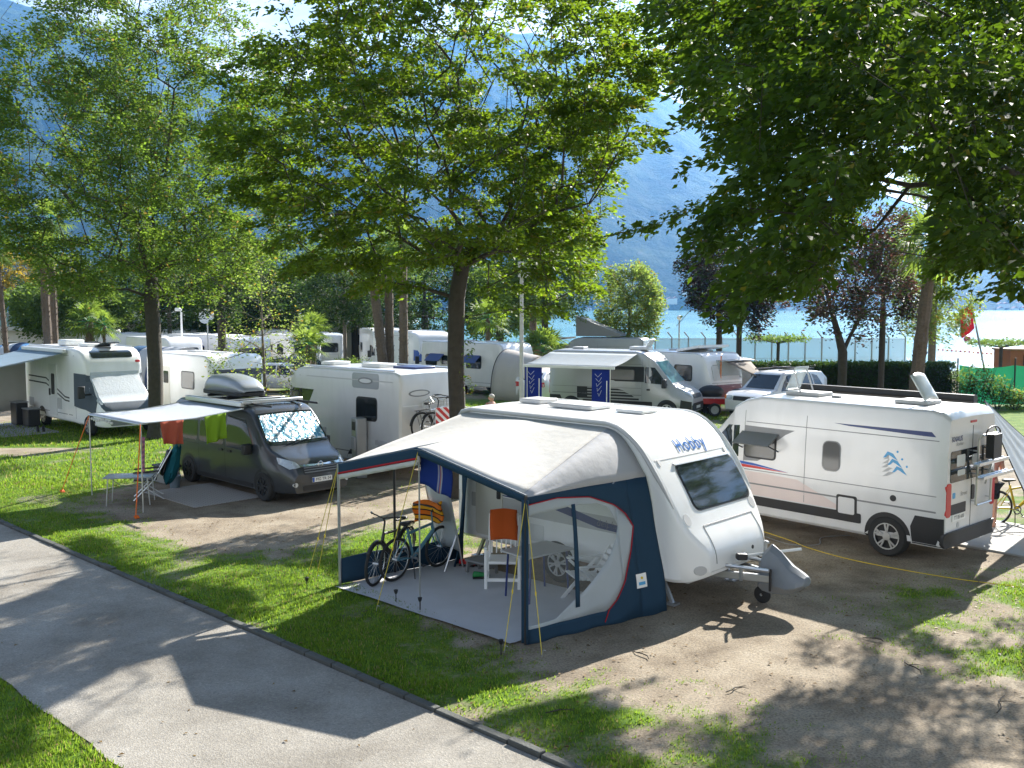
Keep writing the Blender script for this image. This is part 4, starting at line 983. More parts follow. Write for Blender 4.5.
# right side panel: strips in s (pole to caravan) and z
def side(s, z, off=0.):
    x = (1 - s) * .54 + s * wallx(z); y = FY * (1 - s) - .03 * s
    k = .045 * math.sin(11 * s + 3 * z) * s * (1 - s) + .016 * math.sin(38 * s + 4 * z) * max(0, s - .72) * 3 + (.10 * max(0, .3 - z) * math.sin(23 * s) * (1 - s * .3))
    return (x + .05 * max(0, .25 - z) + k + off, y, z)
ztop = lambda s: lerp_tab([(0, 1.955), (1, 1.93)], s)
def gore(a, b):  # grey gore from the front right corner up to the bend of the rail
    f = front(.985 + .015 * a); r = rail_at(-.02 + .70 * a)
    bb = b; e = side(1 - b, ztop(1 - b))
    if a > .999: return e
    return (r[0] + (f[0] - r[0]) * bb, r[1] + (f[1] - r[1]) * bb - .0, r[2] + (f[2] - .0 - r[2] - .03 * a) * bb + .07 * math.sin(PI * bb) * math.sin(PI * a * .8))
MB().grid(gore, 10, 12).build('roof_gore', greyM, A, solid=.008)
RU = [(0, 1.85), (.22, 1.876), (.49, 1.80), (.68, 1.63), (.76, 1.48), (.81, 1.29)]
RL = [(0, .20), (.55, .21), (.62, .34), (.69, .56), (.76, .92), (.81, 1.29)]
WU = [(0, 1.70), (.33, 1.73), (.55, 1.69), (.64, 1.60), (.69, 1.34)]
WL = [(0, .24), (.19, .26), (.40, .56), (.61, .97), (.68, 1.21), (.69, 1.34)]
def bandmesh(lo, hi, s0, s1, n=24, off=0., m=4):
    def f(a, b):
        s = s0 + (s1 - s0) * a; l, h = lo(s), hi(s); return side(s, l + (h - l) * b, off)
    return MB().grid(f, n, m)
T = lambda tab: (lambda s: lerp_tab(tab, s))
bandmesh(T(RU), ztop, 0, .81).build('side_panel', navyM, A, solid=.004)
bandmesh(lambda s: 0.01, T(RL), 0, .81, 28).build('side_panel', navyM, A, solid=.004)
bandmesh(lambda s: 0.01, ztop, .81, 1, 8, 0, 10).build('side_panel', navyM, A, solid=.004)
bandmesh(T(WU), T(RU), 0, .69, 24).build('window_border', paleM, A, solid=.004)
bandmesh(T(RL), T(WL), .0, .69, 28).build('window_border', paleM, A, solid=.004)
bandmesh(T(RL), T(RU), .69, .81, 8).build('window_border', paleM, A, solid=.004)
bandmesh(T(WL), T(WU), .0, .69, 20).build('window_pane', vinyl, A)
m = MB(); m.tube([side(s, lerp_tab(RU, s), .012) for s in np.linspace(0, .81, 30)] + [side(s, lerp_tab(RL, s), .012) for s in np.linspace(.805, .56, 14)] + [side(.53, .06, .012)], .008, 5); m.build('red_piping', redM, A)
MB().grid(lambda a, b: side(.33 + .03 * a, .35 + 1.4 * b, .010), 1, 8).build('window_strap', navyM, A, solid=.004)
q = side(.80, .50, .014); sgn = MB().grid(lambda a, b: side(.78 + .08 * a, .42 + .20 * b, .012), 2, 2).build('maker_label', 'white', A)
MB().grid(lambda a, b: side(.795 + .05 * a, .46 + .045 * b, .016), 2, 1).build('label_print', 'skyblue', sgn)
MB().ball(side(.82, .56, .018), .02, 8, 6).build('label_emblem', 'yellow', sgn)
# left side: skirt, clear pane, posts, dark curtain by the caravan
def left(s, z, off=0.): return (-3.46 + .30 * s + off, FY * (1 - s), z)
lt = lambda s: front(0)[2] + (2.55 - front(0)[2]) * s
MB().grid(lambda a, b: left(a, .02 + (.40 + .03 * math.sin(8 * a)) * b, .02 * math.sin(11 * a)), 16, 4).build('mud_skirt', navyM, A, solid=.004)
MB().grid(lambda a, b: left(a, lt(a) - .16 + .16 * b), 10, 1).build('side_header', navyM, A, solid=.004)
MB().tube([left(.42, 0), left(.42, lt(.42))], .022, 8).build('pole', 'black', A)
MB().grid(lambda a, b: (-3.14 + .30 * a + .03 * math.sin(16 * a), -.04 - (.50 - .42 * b ** .7) * a - .02 * math.sin(9 * a + 2 * b), .02 + 2.45 * b), 14, 8).build('curtain', navyM, A, solid=.006)

# floor sheet
fs = MB().grid(lambda a, b: cw(-3.36 + 3.75 * a, -2.62 + 2.45 * b) + (.012 + .012 * float(vnoise(a * 9, b * 6)) + (.02 * max(0, .06 - b) / .06),), 30, 20)
tag(fs.build('groundsheet', M('woven_groundsheet', (.54, .55, .57), .8, var=.1, scale=3, bump=.3, bscale=120), None), 'grey woven groundsheet under the caravan awning', 'groundsheet')

# guy ropes and pegs
ym = M('yellow_rope', (.62, .50, .06), .6)
def rope(a, b, lab, r=.006):
    a, b = Vector(a), Vector(b); n = 6
    t = thing('guy_rope', lab, 'rope', (b.x, b.y), 0, 'yellow guy ropes of the awning'); b0 = Vector((b.x, b.y, 0)); 
    MB().tube([a + (b - a) * k / n - b0 for k in range(n + 1)], r, 5).build('rope', ym, t)
    MB().tube([b - b0 + Vector((0, 0, -.03)), b - b0 + Vector((.02, -.01, .07)), b - b0 + Vector((.05, -.02, .06))], .006, 5).build('peg', 'steel', t)
    k = a + (b - a) * .62 - b0; MB().box(k, (.02, .012, .05)).build('slider', 'yellow', t)
w3 = lambda t, w, z: (*cw(t, w), z)
rope(w3(.52, FY, 1.97), w3(.50, -2.84, .02), 'yellow guy rope from the near right awning pole, pegged left of the pole')
rope(w3(.52, FY, 1.97), w3(.95, -2.62, .02), 'yellow guy rope from the near right awning pole, pegged right of the pole')
rope(w3(-1.55, FY, 2.38), w3(-2.0, -2.9, .02), 'yellow guy rope from the thin middle awning pole')
rope(w3(-3.46, FY, 1.94), w3(-3.84, -2.84, .02), 'yellow guy rope from the left awning pole down to the lawn')
rope(w3(-3.46, FY, 1.94), w3(-3.95, -2.55, .02), 'yellow guy rope outside the left awning pole, pegged farthest left')

# little solar lights on stakes
for px, lab in (((307, 590), 'small black garden light standing in the lawn left of the awning'), ((396, 603), 'small black garden light before the groundsheet, left of the thin middle pole'), ((420, 611), 'small black garden light right beside the thin middle awning pole'), ((501, 655), 'small black garden light at the foot of the right awning pole')):
    q = G(*px); t = thing('garden_light', lab, 'garden light', q, 0, 'small stake lights before the awning')
    MB().tube([(0, 0, 0), (0, 0, .14)], .008, 6).build('stake', 'black', t); MB().lathe([(.005, .13), (.022, .15), (.032, .19), (.034, .2), (.005, .21)], 12).build('lamp_head', 'black', t)

# ------------------------------------------------------------------ things under the awning
def high_chair(name, label, loc, rz, towel=None):
    t = thing(name, label, 'chair', loc, rz)
    MB().box((.02, 0, .43), (.46, .44, .05)).build('seat', 'white', t, bevel=.02)
    b = MB()
    for y in np.linspace(-.19, .19, 6): b.bar((-.20, y, .48), (-.34, y * .96, 1.08), .05, .02, (0, 1, 0))
    b.tube([(-.20, -.23, .40), (-.34, -.22, 1.08), (-.355, -.12, 1.13), (-.36, 0, 1.14), (-.355, .12, 1.13), (-.34, .22, 1.08), (-.20, .23, .40)], .024, 6)
    b.build('backrest', 'white', t)
    for y in (-.26, .26):
        MB().bar((.24, y, 0), (.22, y, .66), .05, .045).build('leg', 'white', t, bevel=.01); MB().bar((-.30, y, 0), (-.2, y, .5), .05, .045).build('leg', 'white', t, bevel=.01)
        MB().box((.0, y, .66), (.54, .06, .035)).build('armrest', 'white', t, bevel=.012); MB().bar((.22, y, .16), (-.27, y, .16), .03, .04).build('stretcher', 'white', t)
    MB().bar((.23, -.24, .16), (.23, .24, .16), .03, .05).build('stretcher', 'white', t)
    return t
high_chair('armchair', 'white high-backed garden chair with an orange towel, facing out of the awning', (-.14, 14.9), R(-92))
o = MB().grid(lambda a, b: ((-.365 if b < .5 else -.30) + .135 * (abs(b - .5) * 2) * 1 + (.0 if b < .5 else -.0) + .01 * math.sin(9 * a), (a - .5) * .43 + .01 * math.sin(7 * b), 1.15 - abs(b - .5) * 2 * .46 + .02 * math.sin(PI * a)), 8, 14).build('towel', cloth_mat('orange_towel', (.62, .12, .025), .2), None, solid=.014)
o.location = (-.14, 14.9, 0); o.rotation_euler = (0, 0, R(-92)); tag(o, 'orange towel folded over the back of the white garden chair', 'towel')
t = thing('recliner', 'white slatted garden recliner behind the clear awning window', 'chair', G(588, 603), R(196))
s = MB()
for k in range(6): s.box((-.16 + k * .08, 0, .40 + .008 * k), (.06, .50, .022))
s.build('seat', 'white', t)
b = MB()
for k in range(9): z = .46 + k * .085; b.box((-.24 - .055 * k, 0, z), (.02, .5, .065), (0, -.55, 0))
b.bar((-.2, -.24, .4), (-.72, -.24, 1.24), .03, .03).bar((-.2, .24, .4), (-.72, .24, 1.24), .03, .03); b.build('backrest', 'white', t)
for y in (-.29, .29):
    MB().bar((.32, y, 0), (-.26, y, .62), .045, .03, (0, 1, 0)).build('leg', 'white', t); MB().bar((-.42, y, 0), (.2, y, .60), .045, .03, (0, 1, 0)).build('leg', 'white', t)
    MB().box((-.04, y, .63), (.56, .06, .03)).build('armrest', 'white', t, bevel=.01)
t = thing('camping_table', 'grey topped camping table with thin dark legs under the awning', 'table', (.385, 14.35), R(40))
MB().box((0, 0, .72), (.95, .64, .03)).build('tabletop', 'ltgrey', t, bevel=.012)
for x in (-.40, .40):
    for y in (-.26, .26): MB().tube([(x * .9, y, .7), (x, y * 1.05, 0)], .016, 8).build('leg', 'dblue', t)
t = thing('step_stool', 'grey plastic step stool in front of the caravan door', 'step', cw(-2.26, -.46), CH)
MB().box((0, 0, .22), (.48, .34, .04)).build('tread', 'midgrey', t, bevel=.015)
for x in (-.2, .2): MB().prism([(-.17, 0), (-.12, 0), (-.10, .12), (.10, .12), (.12, 0), (.17, 0), (.15, .2), (-.15, .2)], x - .015, x + .015, 'yz').build('leg', 'midgrey', t)
def shoe(label, loc, rz, mat, grp):
    t = thing('shoe', label, 'shoe', loc, rz, grp, .025)
    rings = [[(x, w * math.cos(a) * (1 + .1 * x), .03 + h * (math.sin(a) + .9) / 1.9) for a in np.linspace(0, 2 * PI, 12, endpoint=False)] for x, w, h in ((-.14, .015, .05), (-.12, .034, .09), (-.05, .036, .085), (.02, .040, .07), (.09, .046, .055), (.135, .03, .035), (.145, .012, .02))]
    MB().loft(rings).build('upper', mat, t); MB().box((0, 0, .008), (.28, .08, .02)).build('sole', 'black', t, bevel=.008)
p = cw(-2.72, -.36)
shoe('red shoe beside the step stool, the left one of its pair', p, R(-20), 'red', 'red pair of shoes'); shoe('red shoe beside the step stool, the right one of its pair', (p[0] + .16, p[1] + .02), R(-35), 'red', 'red pair of shoes')
shoe('green shoe lying between the step stool and the chair', cw(-2.02, -.72), R(10), 'green', 'green shoe')

# folded deck chair with striped towel, blue towel at the middle pole
dc = cw(-3.02, -.55)
t = thing('deck_chair', 'pale folding deck chair leaning at the dark curtain behind the bicycles', 'chair', dc, CH)
MB().grid(lambda a, b: (-.26 + .52 * a, .05 - .26 * b, .30 + 1.12 * b + .03 * math.sin(PI * a)), 6, 6).build('sling', paleM, t, solid=.012)
for x in (-.28, .28): MB().tube([(x, .12, 0), (x, -.22, 1.44)], .016, 6).build('frame', 'alu', t); MB().tube([(x * .92, -.30, 0), (x * .92, .05, .7)], .016, 6).build('leg', 'alu', t)
st = cloth_mat('striped_towel', (.7, .3, .05), .15, stripes=(2, 5.5, [(0, (.72, .18, .02)), (.42, (.03, .02, .02)), (.54, (.75, .36, .02)), (.86, (.03, .02, .02))]))
o = MB().grid(lambda a, b: (-.42 + .78 * a, -.36 + .10 * math.sin(4 * a) - .03 * math.sin(6 * b), 1.10 + .12 * a - .34 * b + .03 * math.sin(7 * a)), 14, 8).build('towel', st, None, solid=.03)
o.location = (dc[0], dc[1], 0); o.rotation_euler = (0, 0, CH); tag(o, 'orange yellow and black striped towel on the deck chair behind the bicycles', 'towel')
st = cloth_mat('blue_towel', (.02, .04, .2), .15, stripes=(0, 1.35, [(0, (.012, .035, .20)), (.42, (.30, .30, .38)), (.47, (.02, .05, .3)), (.50, (.38, .16, .12)), (.54, (.35, .38, .45)), (.58, (.012, .035, .20))]))
o = MB().grid(lambda a, b: (-.05 + .70 * a, .03 * math.sin(5 * a) + .02 * math.sin(4 * b), 2.30 - .12 * a - .46 * b + .02 * math.sin(9 * a) * b), 12, 8).build('towel', st, None, solid=.012)
p = cw(-1.6, FY + .10); o.location = (p[0], p[1], 0); o.rotation_euler = (0, 0, CH); tag(o, 'dark blue striped towel hanging under the awning roof at the middle pole', 'towel')

# ------------------------------------------------------------------ bicycles
def bicycle(name, label, loc, rz, paint, group=None, z=0., r=.345, guards=True, lean=0., basket=False, steer=0.):
    t = thing(name, label, 'bicycle', loc, rz, group, z); t.rotation_euler = (lean, 0, rz)
    X0, X1 = -.53, .55; bb = (-.10, 0, .29); st_ = (-.26, 0, .80); hd = (.33, 0, .78); hl = (.37, 0, .66)
    f = MB(); f.tube([bb, st_], .022, 8).tube([bb, hl], .03, 8).tube([(-.235, 0, .72), hd], .024, 8).tube([hd, hl], .028, 8)
    for y in (-.06, .06): f.tube([bb, (X0, y, r)], .011, 6).tube([(-.24, y * .3, .74), (X0, y, r)], .009, 6)
    f.build('frame', paint, t)
    fk = MB()
    for y in (-.055, .055): fk.tube([(.375, y, .64), (.44, y, .5), (X1, y, r)], .012, 6)
    fk.tube([hl, (.31, 0, .98)], .016, 6); fk.build('fork', paint, t)
    h = MB(); h.tube([(.31, 0, .97), (.36, 0, 1.03)], .016, 6).tube([(.20, -.31, 1.06), (.30, -.22, 1.07), (.37, 0, 1.04), (.30, .22, 1.07), (.20, .31, 1.06)], .012, 6); hb = h.build('handlebar', 'black', t)
    for y in (-.29, .29): MB().tube([(.19, y * 1.05, 1.06), (.28, y * .86, 1.07)], .018, 8).build('grip', 'black', hb)
    sd = MB(); rings = [[(x, w * math.cos(a), .90 + hgt * math.sin(a)) for a in np.linspace(0, 2 * PI, 10, endpoint=False)] for x, w, hgt in ((-.42, .04, .02), (-.38, .085, .035), (-.30, .075, .03), (-.2, .03, .025), (-.12, .012, .015))]
    sd.loft(rings); sd.tube([(-.26, 0, .78), (-.285, 0, .88)], .014, 6); sd.build('saddle', 'black', t)
    for x in (X0, X1):
        w = MB(); w.tube([(x + r * .965 * math.cos(a), 0, r + r * .965 * math.sin(a)) for a in np.linspace(0, 2 * PI, 30, endpoint=False)], r * .075, 6, closed=True); wo = w.build('wheel', 'tyre', t)
        w = MB(); w.tube([(x + r * .90 * math.cos(a), 0, r + r * .90 * math.sin(a)) for a in np.linspace(0, 2 * PI, 30, endpoint=False)], .009, 4, closed=True)
        for k in range(18):
            a = 2 * PI * k / 18; w.tube([(x + .02 * math.cos(a + .9), (.02 if k % 2 else -.02), r + .02 * math.sin(a + .9)), (x + r * .9 * math.cos(a), 0, r + r * .9 * math.sin(a))], .0022, 3, cap=False)
        w.tube([(x, -.05, r), (x, .05, r)], .02, 8); w.build('rim', 'alu', wo)
        if guards:
            g = MB().grid(lambda a, b: (x + r * 1.09 * math.cos((1.9 if x < 0 else .75) * PI * .0 + R(10 + 165 * a) if x < 0 else R(35 + 130 * a)), (b - .5) * .055, r + r * 1.09 * math.sin(R(10 + 165 * a) if x < 0 else R(35 + 130 * a))), 14, 2); g.build('mudguard', 'black', t, solid=.003)
    c = MB().lathe([(.095, -.055), (.095, -.05), (.07, -.05)], 20, 'y', (bb[0], 0, bb[2])); c.tube([(bb[0], -.08, bb[2]), (bb[0] + .11, -.09, bb[2] - .13)], .011, 6).tube([(bb[0], .08, bb[2]), (bb[0] - .11, .09, bb[2] + .13)], .011, 6).tube([(bb[0], -.08, bb[2]), (bb[0], .08, bb[2])], .02, 8)
    cr = c.build('crank', 'steel', t)
    MB().box((bb[0] + .11, -.13, bb[2] - .13), (.09, .07, .02)).build('pedal', 'black', cr); MB().box((bb[0] - .11, .13, bb[2] + .13), (.09, .07, .02)).build('pedal', 'black', cr)
    if guards: MB().tube([(-.30, -.05, .76), (-.72, -.06, .74), (-.72, .06, .74), (-.30, .05, .76)], .008, 5).tube([(-.66, -.06, .74), (X0, -.07, r)], .006, 5).tube([(-.66, .06, .74), (X0, .07, r)], .006, 5).build('rack', 'black', t)
    MB().tube([(-.16, -.06, .27), (-.28, -.22, .0)], .010, 5).build('kickstand', 'black', t)
    return t
p = cw(-3.02, -1.22); bicycle('bicycle', 'light blue bicycle parked under the awning with its rear wheel outward', p, CH + R(96), M('light_blue_frame', (.10, .24, .32), .35), 'bicycles under the awning', .02, guards=False, lean=R(3))
p = cw(-3.22, -1.62); bicycle('bicycle', 'black bicycle with mudguards under the awning, its front wheel outward by the left pole', p, CH + R(-66), 'black', 'bicycles under the awning', .02, lean=R(-4))

# ------------------------------------------------------------------ camp furniture below the van awning
q = G(132, 508); t = thing('folding_table', 'low aluminium folding table under the pale van awning', 'table', G(131, 503), R(10))
MB().box((0, 0, .62), (1.05, .62, .025)).build('tabletop', 'silverd', t, bevel=.008)
for x in (-.46, .46):
    for y in (-.27, .27): MB().tube([(x * .9, y, .62), (x, y * 1.02, 0)], .014, 6).build('leg', 'alu', t)
MB().tube([(-.45, 0, .60), (-.2, 0, .4), (.25, 0, .4), (.45, 0, .6)], .010, 6).build('brace', 'alu', t)
t = thing('folding_chair', 'folding chair with metal frame and black fabric beside the low table', 'chair', G(146, 498), R(200))
MB().grid(lambda a, b: (-.22 - .34 * a, (b - .5) * .5, .48 + .62 * a - .03 * math.sin(PI * b)), 6, 6).build('backrest', 'black', t, solid=.012); MB().grid(lambda a, b: (.25 - .5 * a, (b - .5) * .5, .46 - .03 * math.sin(PI * a)), 6, 4).build('seat', 'black', t, solid=.012)
for y in (-.27, .27): MB().tube([(-.58, y, 1.14), (-.2, y, .46), (.26, y, 0)], .014, 6).build('frame', 'alu', t); MB().tube([(.26, y, .46), (-.40, y, 0)], .014, 6).build('leg', 'alu', t); MB().tube([(.25, y, .64), (-.3, y, .66)], .02, 6).build('armrest', 'black', t)
o = MB()
bp = G(146, 498); t = thing('jacket', 'teal and black jacket hung over the back of the folding chair', 'jacket', bp, R(200))
rings = [[(-.52 - .30 * (z - .5) + d * math.cos(a) * (1 + .15 * math.sin(5 * a + 9 * z)), w * .9 * math.sin(a) * (1 + .22 * math.sin(9 * z + 3 * a) * math.sin(5 * a)), z + .05 * math.sin(3 * a + 4 * z)) for a in np.linspace(0, 2 * PI, 20, endpoint=False)] for z, w, d in ((.34, .10, .05), (.40, .24, .10), (.55, .29, .14), (.75, .31, .15), (.95, .30, .13), (1.1, .25, .10), (1.18, .12, .05))]
MB().loft(rings).build('shell', cloth_mat('teal_fabric', (.012, .12, .16), .1), t)
MB().grid(lambda a, b: (-.47 - .30 * (1.08 - .55 * b - .5) + .02 * math.sin(5 * a) + .13, (a - .5) * .36, 1.08 - .55 * b), 6, 6).build('lining', 'black', t, solid=.04)
t = thing('storage_crate', 'grey storage crate with flat lid standing by the dark van', 'crate', G(167, 482), VH)
MB().box((0, 0, .2), (.62, .42, .4)).build('tub', 'midgrey', t, bevel=.03); MB().box((0, 0, .42), (.68, .48, .06)).build('lid', 'black', t, bevel=.02)
t = thing('bucket', 'small grey blue bucket in front of the storage crate', 'bucket', G(175, 488), 0)
MB().lathe([(.005, .01), (.11, .01), (.145, .30), (.155, .31), (.135, .30), (.10, .03)], 20).build('tub', M('grey_blue_plastic', (.14, .19, .23), .5), t); MB().tube([(.14 * math.cos(a), .03, .30 + .14 * math.sin(a)) for a in np.linspace(0, PI, 12)], .006, 5).build('handle', 'steel', t)
rm, nt, out = _new('outdoor_rug'); N = nt.nodes.new; L = nt.links.new
tc = N('ShaderNodeTexCoord'); mp = N('ShaderNodeMapping'); mp.inputs['Rotation'].default_value = (0, 0, PI / 4); mp.inputs['Scale'].default_value = (3.2, 3.2, 1); L(tc.outputs['Object'], mp.inputs[0])
ck_ = N('ShaderNodeTexBrick'); ck_.inputs['Scale'].default_value = 1.; ck_.inputs['Color1'].default_value = (.10, .09, .095, 1); ck_.inputs['Color2'].default_value = (.17, .15, .15, 1); ck_.inputs['Mortar'].default_value = (.42, .40, .38, 1); ck_.inputs['Mortar Size'].default_value = .12; L(mp.outputs[0], ck_.inputs['Vector'])
p = N('ShaderNodeBsdfPrincipled'); p.inputs['Roughness'].default_value = .9; L(ck_.outputs[0], p.inputs['Base Color']); L(p.outputs[0], out.inputs[0])
q = G(203, 495); o = MB().box((0, 0, .012), (2.5, 1.7, .012)).build('rug', rm); o.location = (q[0], q[1], 0); o.rotation_euler = (0, 0, VH); tag(o, 'patterned grey outdoor rug beside the dark grey van', 'rug')

# power cable and slack cord between the caravans
def cord(name, label, pts, r, mat, cat='cable', group=None):
    P = []
    pts = [Vector(p) for p in pts]
    for i in range(len(pts) - 1):
        a = pts[max(i - 1, 0)]; b = pts[i]; c = pts[i + 1]; d = pts[min(i + 2, len(pts) - 1)]
        for k in range(8):
            s = k / 8; P.append(.5 * ((2 * b) + (c - a) * s + (2 * a - 5 * b + 4 * c - d) * s * s + (3 * b - a - 3 * c + d) * s ** 3))
    P.append(pts[-1]); return tag(MB().tube(P, r, 6).build(name, mat), label, cat, group)
gp = lambda u, v: (*G(u, v), .012)
cord('cable', 'yellow power cable running over the soil past the camper van wheel', [gp(757, 530), gp(790, 541), gp(810, 549), gp(850, 560), gp(900, 570), gp(960, 580), gp(1030, 589), gp(1090, 600)], .007, 'yellow')
cord('cable', 'thin grey cable on the soil behind the drawbar', [gp(765, 537), gp(790, 545), gp(818, 545), gp(822, 538), gp(850, 536)], .008, 'midgrey')
# ------------------------------------------------------------------ trees
SUNV = np.array((math.cos(SUN_EL) * math.cos(SUN_AZ), math.cos(SUN_EL) * math.sin(SUN_AZ), math.sin(SUN_EL)))
def proj(p):
    x, y, z = p[..., 0], p[..., 1], p[..., 2]; yy = y * _c - (z - CAM_H) * _s; zz = y * _s + (z - CAM_H) * _c
    yy = np.maximum(yy, .1); return 512 + FPX * x / yy, 384 - FPX * zz / yy
def sunhit(p, h=1.6):
    k = (p[..., 2] - h) / SUNV[2]; return p[..., 0] - SUNV[0] * k, p[..., 1] - SUNV[1] * k

def grow(trunk, att, jit=.10, droop=.0, step=.55, up=.25, pen=.35):
    """branches from the trunk polyline [(x,y,z)] to every attraction point; returns nodes, parents, ends"""
    P = [np.array(trunk[0], float)]; par = [-1]; plen = [0.]
    for a, b in zip(trunk, trunk[1:]):
        a = np.array(a, float); b = np.array(b, float); n = max(1, int(np.linalg.norm(b - a) / .4))
        for k in range(1, n + 1): P.append(a + (b - a) * k / n); par.append(len(P) - 2); plen.append(0)
    free = max(1, int(len(P) * .55))
    cap = len(P) + len(att) * 14; arr = np.zeros((cap, 3)); pl = np.zeros(cap); n = len(P); arr[:n] = P
    pl[:n] = [max(0, (n - 1 - i) * .12) for i in range(n)]; pl[:free] += 3
    top = arr[n - 1]; order = np.argsort(np.linalg.norm(att - (top - np.array((0, 0, 1.))), axis=1)); ends = []
    for i in order:
        q = att[i]; d = arr[:n] - q; dist = np.sqrt((d * d).sum(1)); c = dist + pl[:n] * pen + np.maximum(0, arr[:n, 2] - q[2] + .2) * up * 2
        j = int(np.argmin(c)); L_ = dist[j]; m = max(1, int(L_ / step)); a = arr[j].copy(); prev = j
        sidev = NP.normal(0, jit, 3) * L_
        for k in range(1, m + 1):
            if n >= cap: break
            s = k / m; pos = a + (q - a) * s + sidev * math.sin(PI * s) + np.array((0, 0, (up * .6) * L_ * math.sin(PI * s) * .35 - droop * s * s * L_ * .2))
            arr[n] = pos; par.append(prev); pl[n] = pl[prev] + L_ / m; prev = n; n += 1
        ends.append(prev)
    return arr[:n], np.array(par[:n]), np.array(ends)

def branch_mesh(P, par, r_base, tip=.007, ex=2.2, sides=7, flare=1.25):
    n = len(P); w = np.zeros(n); kc = np.zeros(n, int); best = np.full(n, -1)
    for i in range(1, n): kc[par[i]] += 1
    w[kc == 0] = tip ** ex
    for i in range(n - 1, 0, -1): w[par[i]] += max(w[i], tip ** ex)
    r = np.maximum(w, tip ** ex) ** (1 / ex); k0 = r_base / r[0]; r = r * (1 + (k0 - 1) * (r / r[0]) ** 1.6) if k0 > 1 else np.minimum(r, r_base)
    for i in range(1, n):
        q = par[i]
        if best[q] < 0 or w[i] > w[best[q]]: best[q] = i
    dp = np.zeros((n, 3)); dp[1:] = P[1:] - P[par[1:]]; dp[0] = (0, 0, 1); dp /= np.linalg.norm(dp, axis=1, keepdims=True) + 1e-9
    dn = dp.copy(); m = best >= 0; dn[m] += dp[best[m]]; dn /= np.linalg.norm(dn, axis=1, keepdims=True) + 1e-9
    fl = P[0, 2]; hgt = P[:, 2] - fl; r = r * (1 + .35 * np.exp(-hgt / .25) * (np.arange(n) < 6))
    ref = np.array((.31, .94, .12)); 
    def frame(d):
        u = ref - d * (d @ ref)[:, None]; u /= np.linalg.norm(u, axis=1, keepdims=True) + 1e-9; return u, np.cross(d, u)
    ii = np.arange(1, n); pp_ = par[1:]; main = best[pp_] == ii
    da = np.where(main[:, None], dn[pp_], dp[ii]); ra = np.where(main, r[pp_], np.minimum(r[pp_], r[ii] * 1.35)); a = P[pp_]; b = P[ii]
    ang = 2 * PI * np.arange(sides) / sides
    def ring(c, d, q): u, v = frame(d); return c[:, None] + (u[:, None] * np.cos(ang)[None, :, None] + v[:, None] * np.sin(ang)[None, :, None]) * q[:, None, None]
    V = np.concatenate([ring(a, da, ra), ring(b, dn[ii], r[ii])], 1); m = len(a); k = sides
    base = (np.arange(m) * 2 * k)[:, None]; j = np.arange(k); j2 = (j + 1) % k
    F = np.stack([base + j, base + j2, base + k + j2, base + k + j], -1).reshape(-1, 4)
    return V.reshape(-1, 3), F

def leaves(Pn, Dn, per, L, Wd, size, flat=.55, droop=.35, aspect=.5, thick=.06, fold=.18):
    """sprays of leaves: at each node along its direction"""
    K = len(Pn); Pn = np.repeat(Pn, per, 0); D = np.repeat(Dn, per, 0); n = len(Pn)
    up = np.array([[0, 0, 1.]]); D = D / (np.linalg.norm(D, axis=1, keepdims=True) + 1e-9); S_ = np.cross(D, up); S_ /= (np.linalg.norm(S_, axis=1, keepdims=True) + 1e-6); U = np.cross(S_, D)
    a = NP.uniform(-.35, 1., (n, 1)); b = NP.normal(0, .42, (n, 1)) * (1.05 - .6 * np.abs(a)); c = NP.normal(0, thick, (n, 1))
    pos = Pn + D * a * L + S_ * b * Wd + U * c - up * droop * np.maximum(a, 0) ** 2 * L
    ax = D * .7 + S_ * np.sign(b) * NP.uniform(.2, .9, (n, 1)) - up * NP.uniform(.0, .8, (n, 1)) * droop * 1.6 + NP.normal(0, .28, (n, 3)); ax /= np.linalg.norm(ax, axis=1, keepdims=True)
    nm = U * flat + NP.normal(0, .5, (n, 3)); sd = np.cross(ax, nm); sd /= (np.linalg.norm(sd, axis=1, keepdims=True) + 1e-9); nm = np.cross(sd, ax)
    s = size * NP.uniform(.5, 1.35, (n, 1)); w = s * aspect * .5
    V = np.stack([pos, pos + ax * s * .45 + sd * w + nm * w * fold * 2, pos + ax * s - nm * s * .10, pos + ax * s * .45 - sd * w + nm * w * fold * 2], 1)
    return V.reshape(-1, 3)

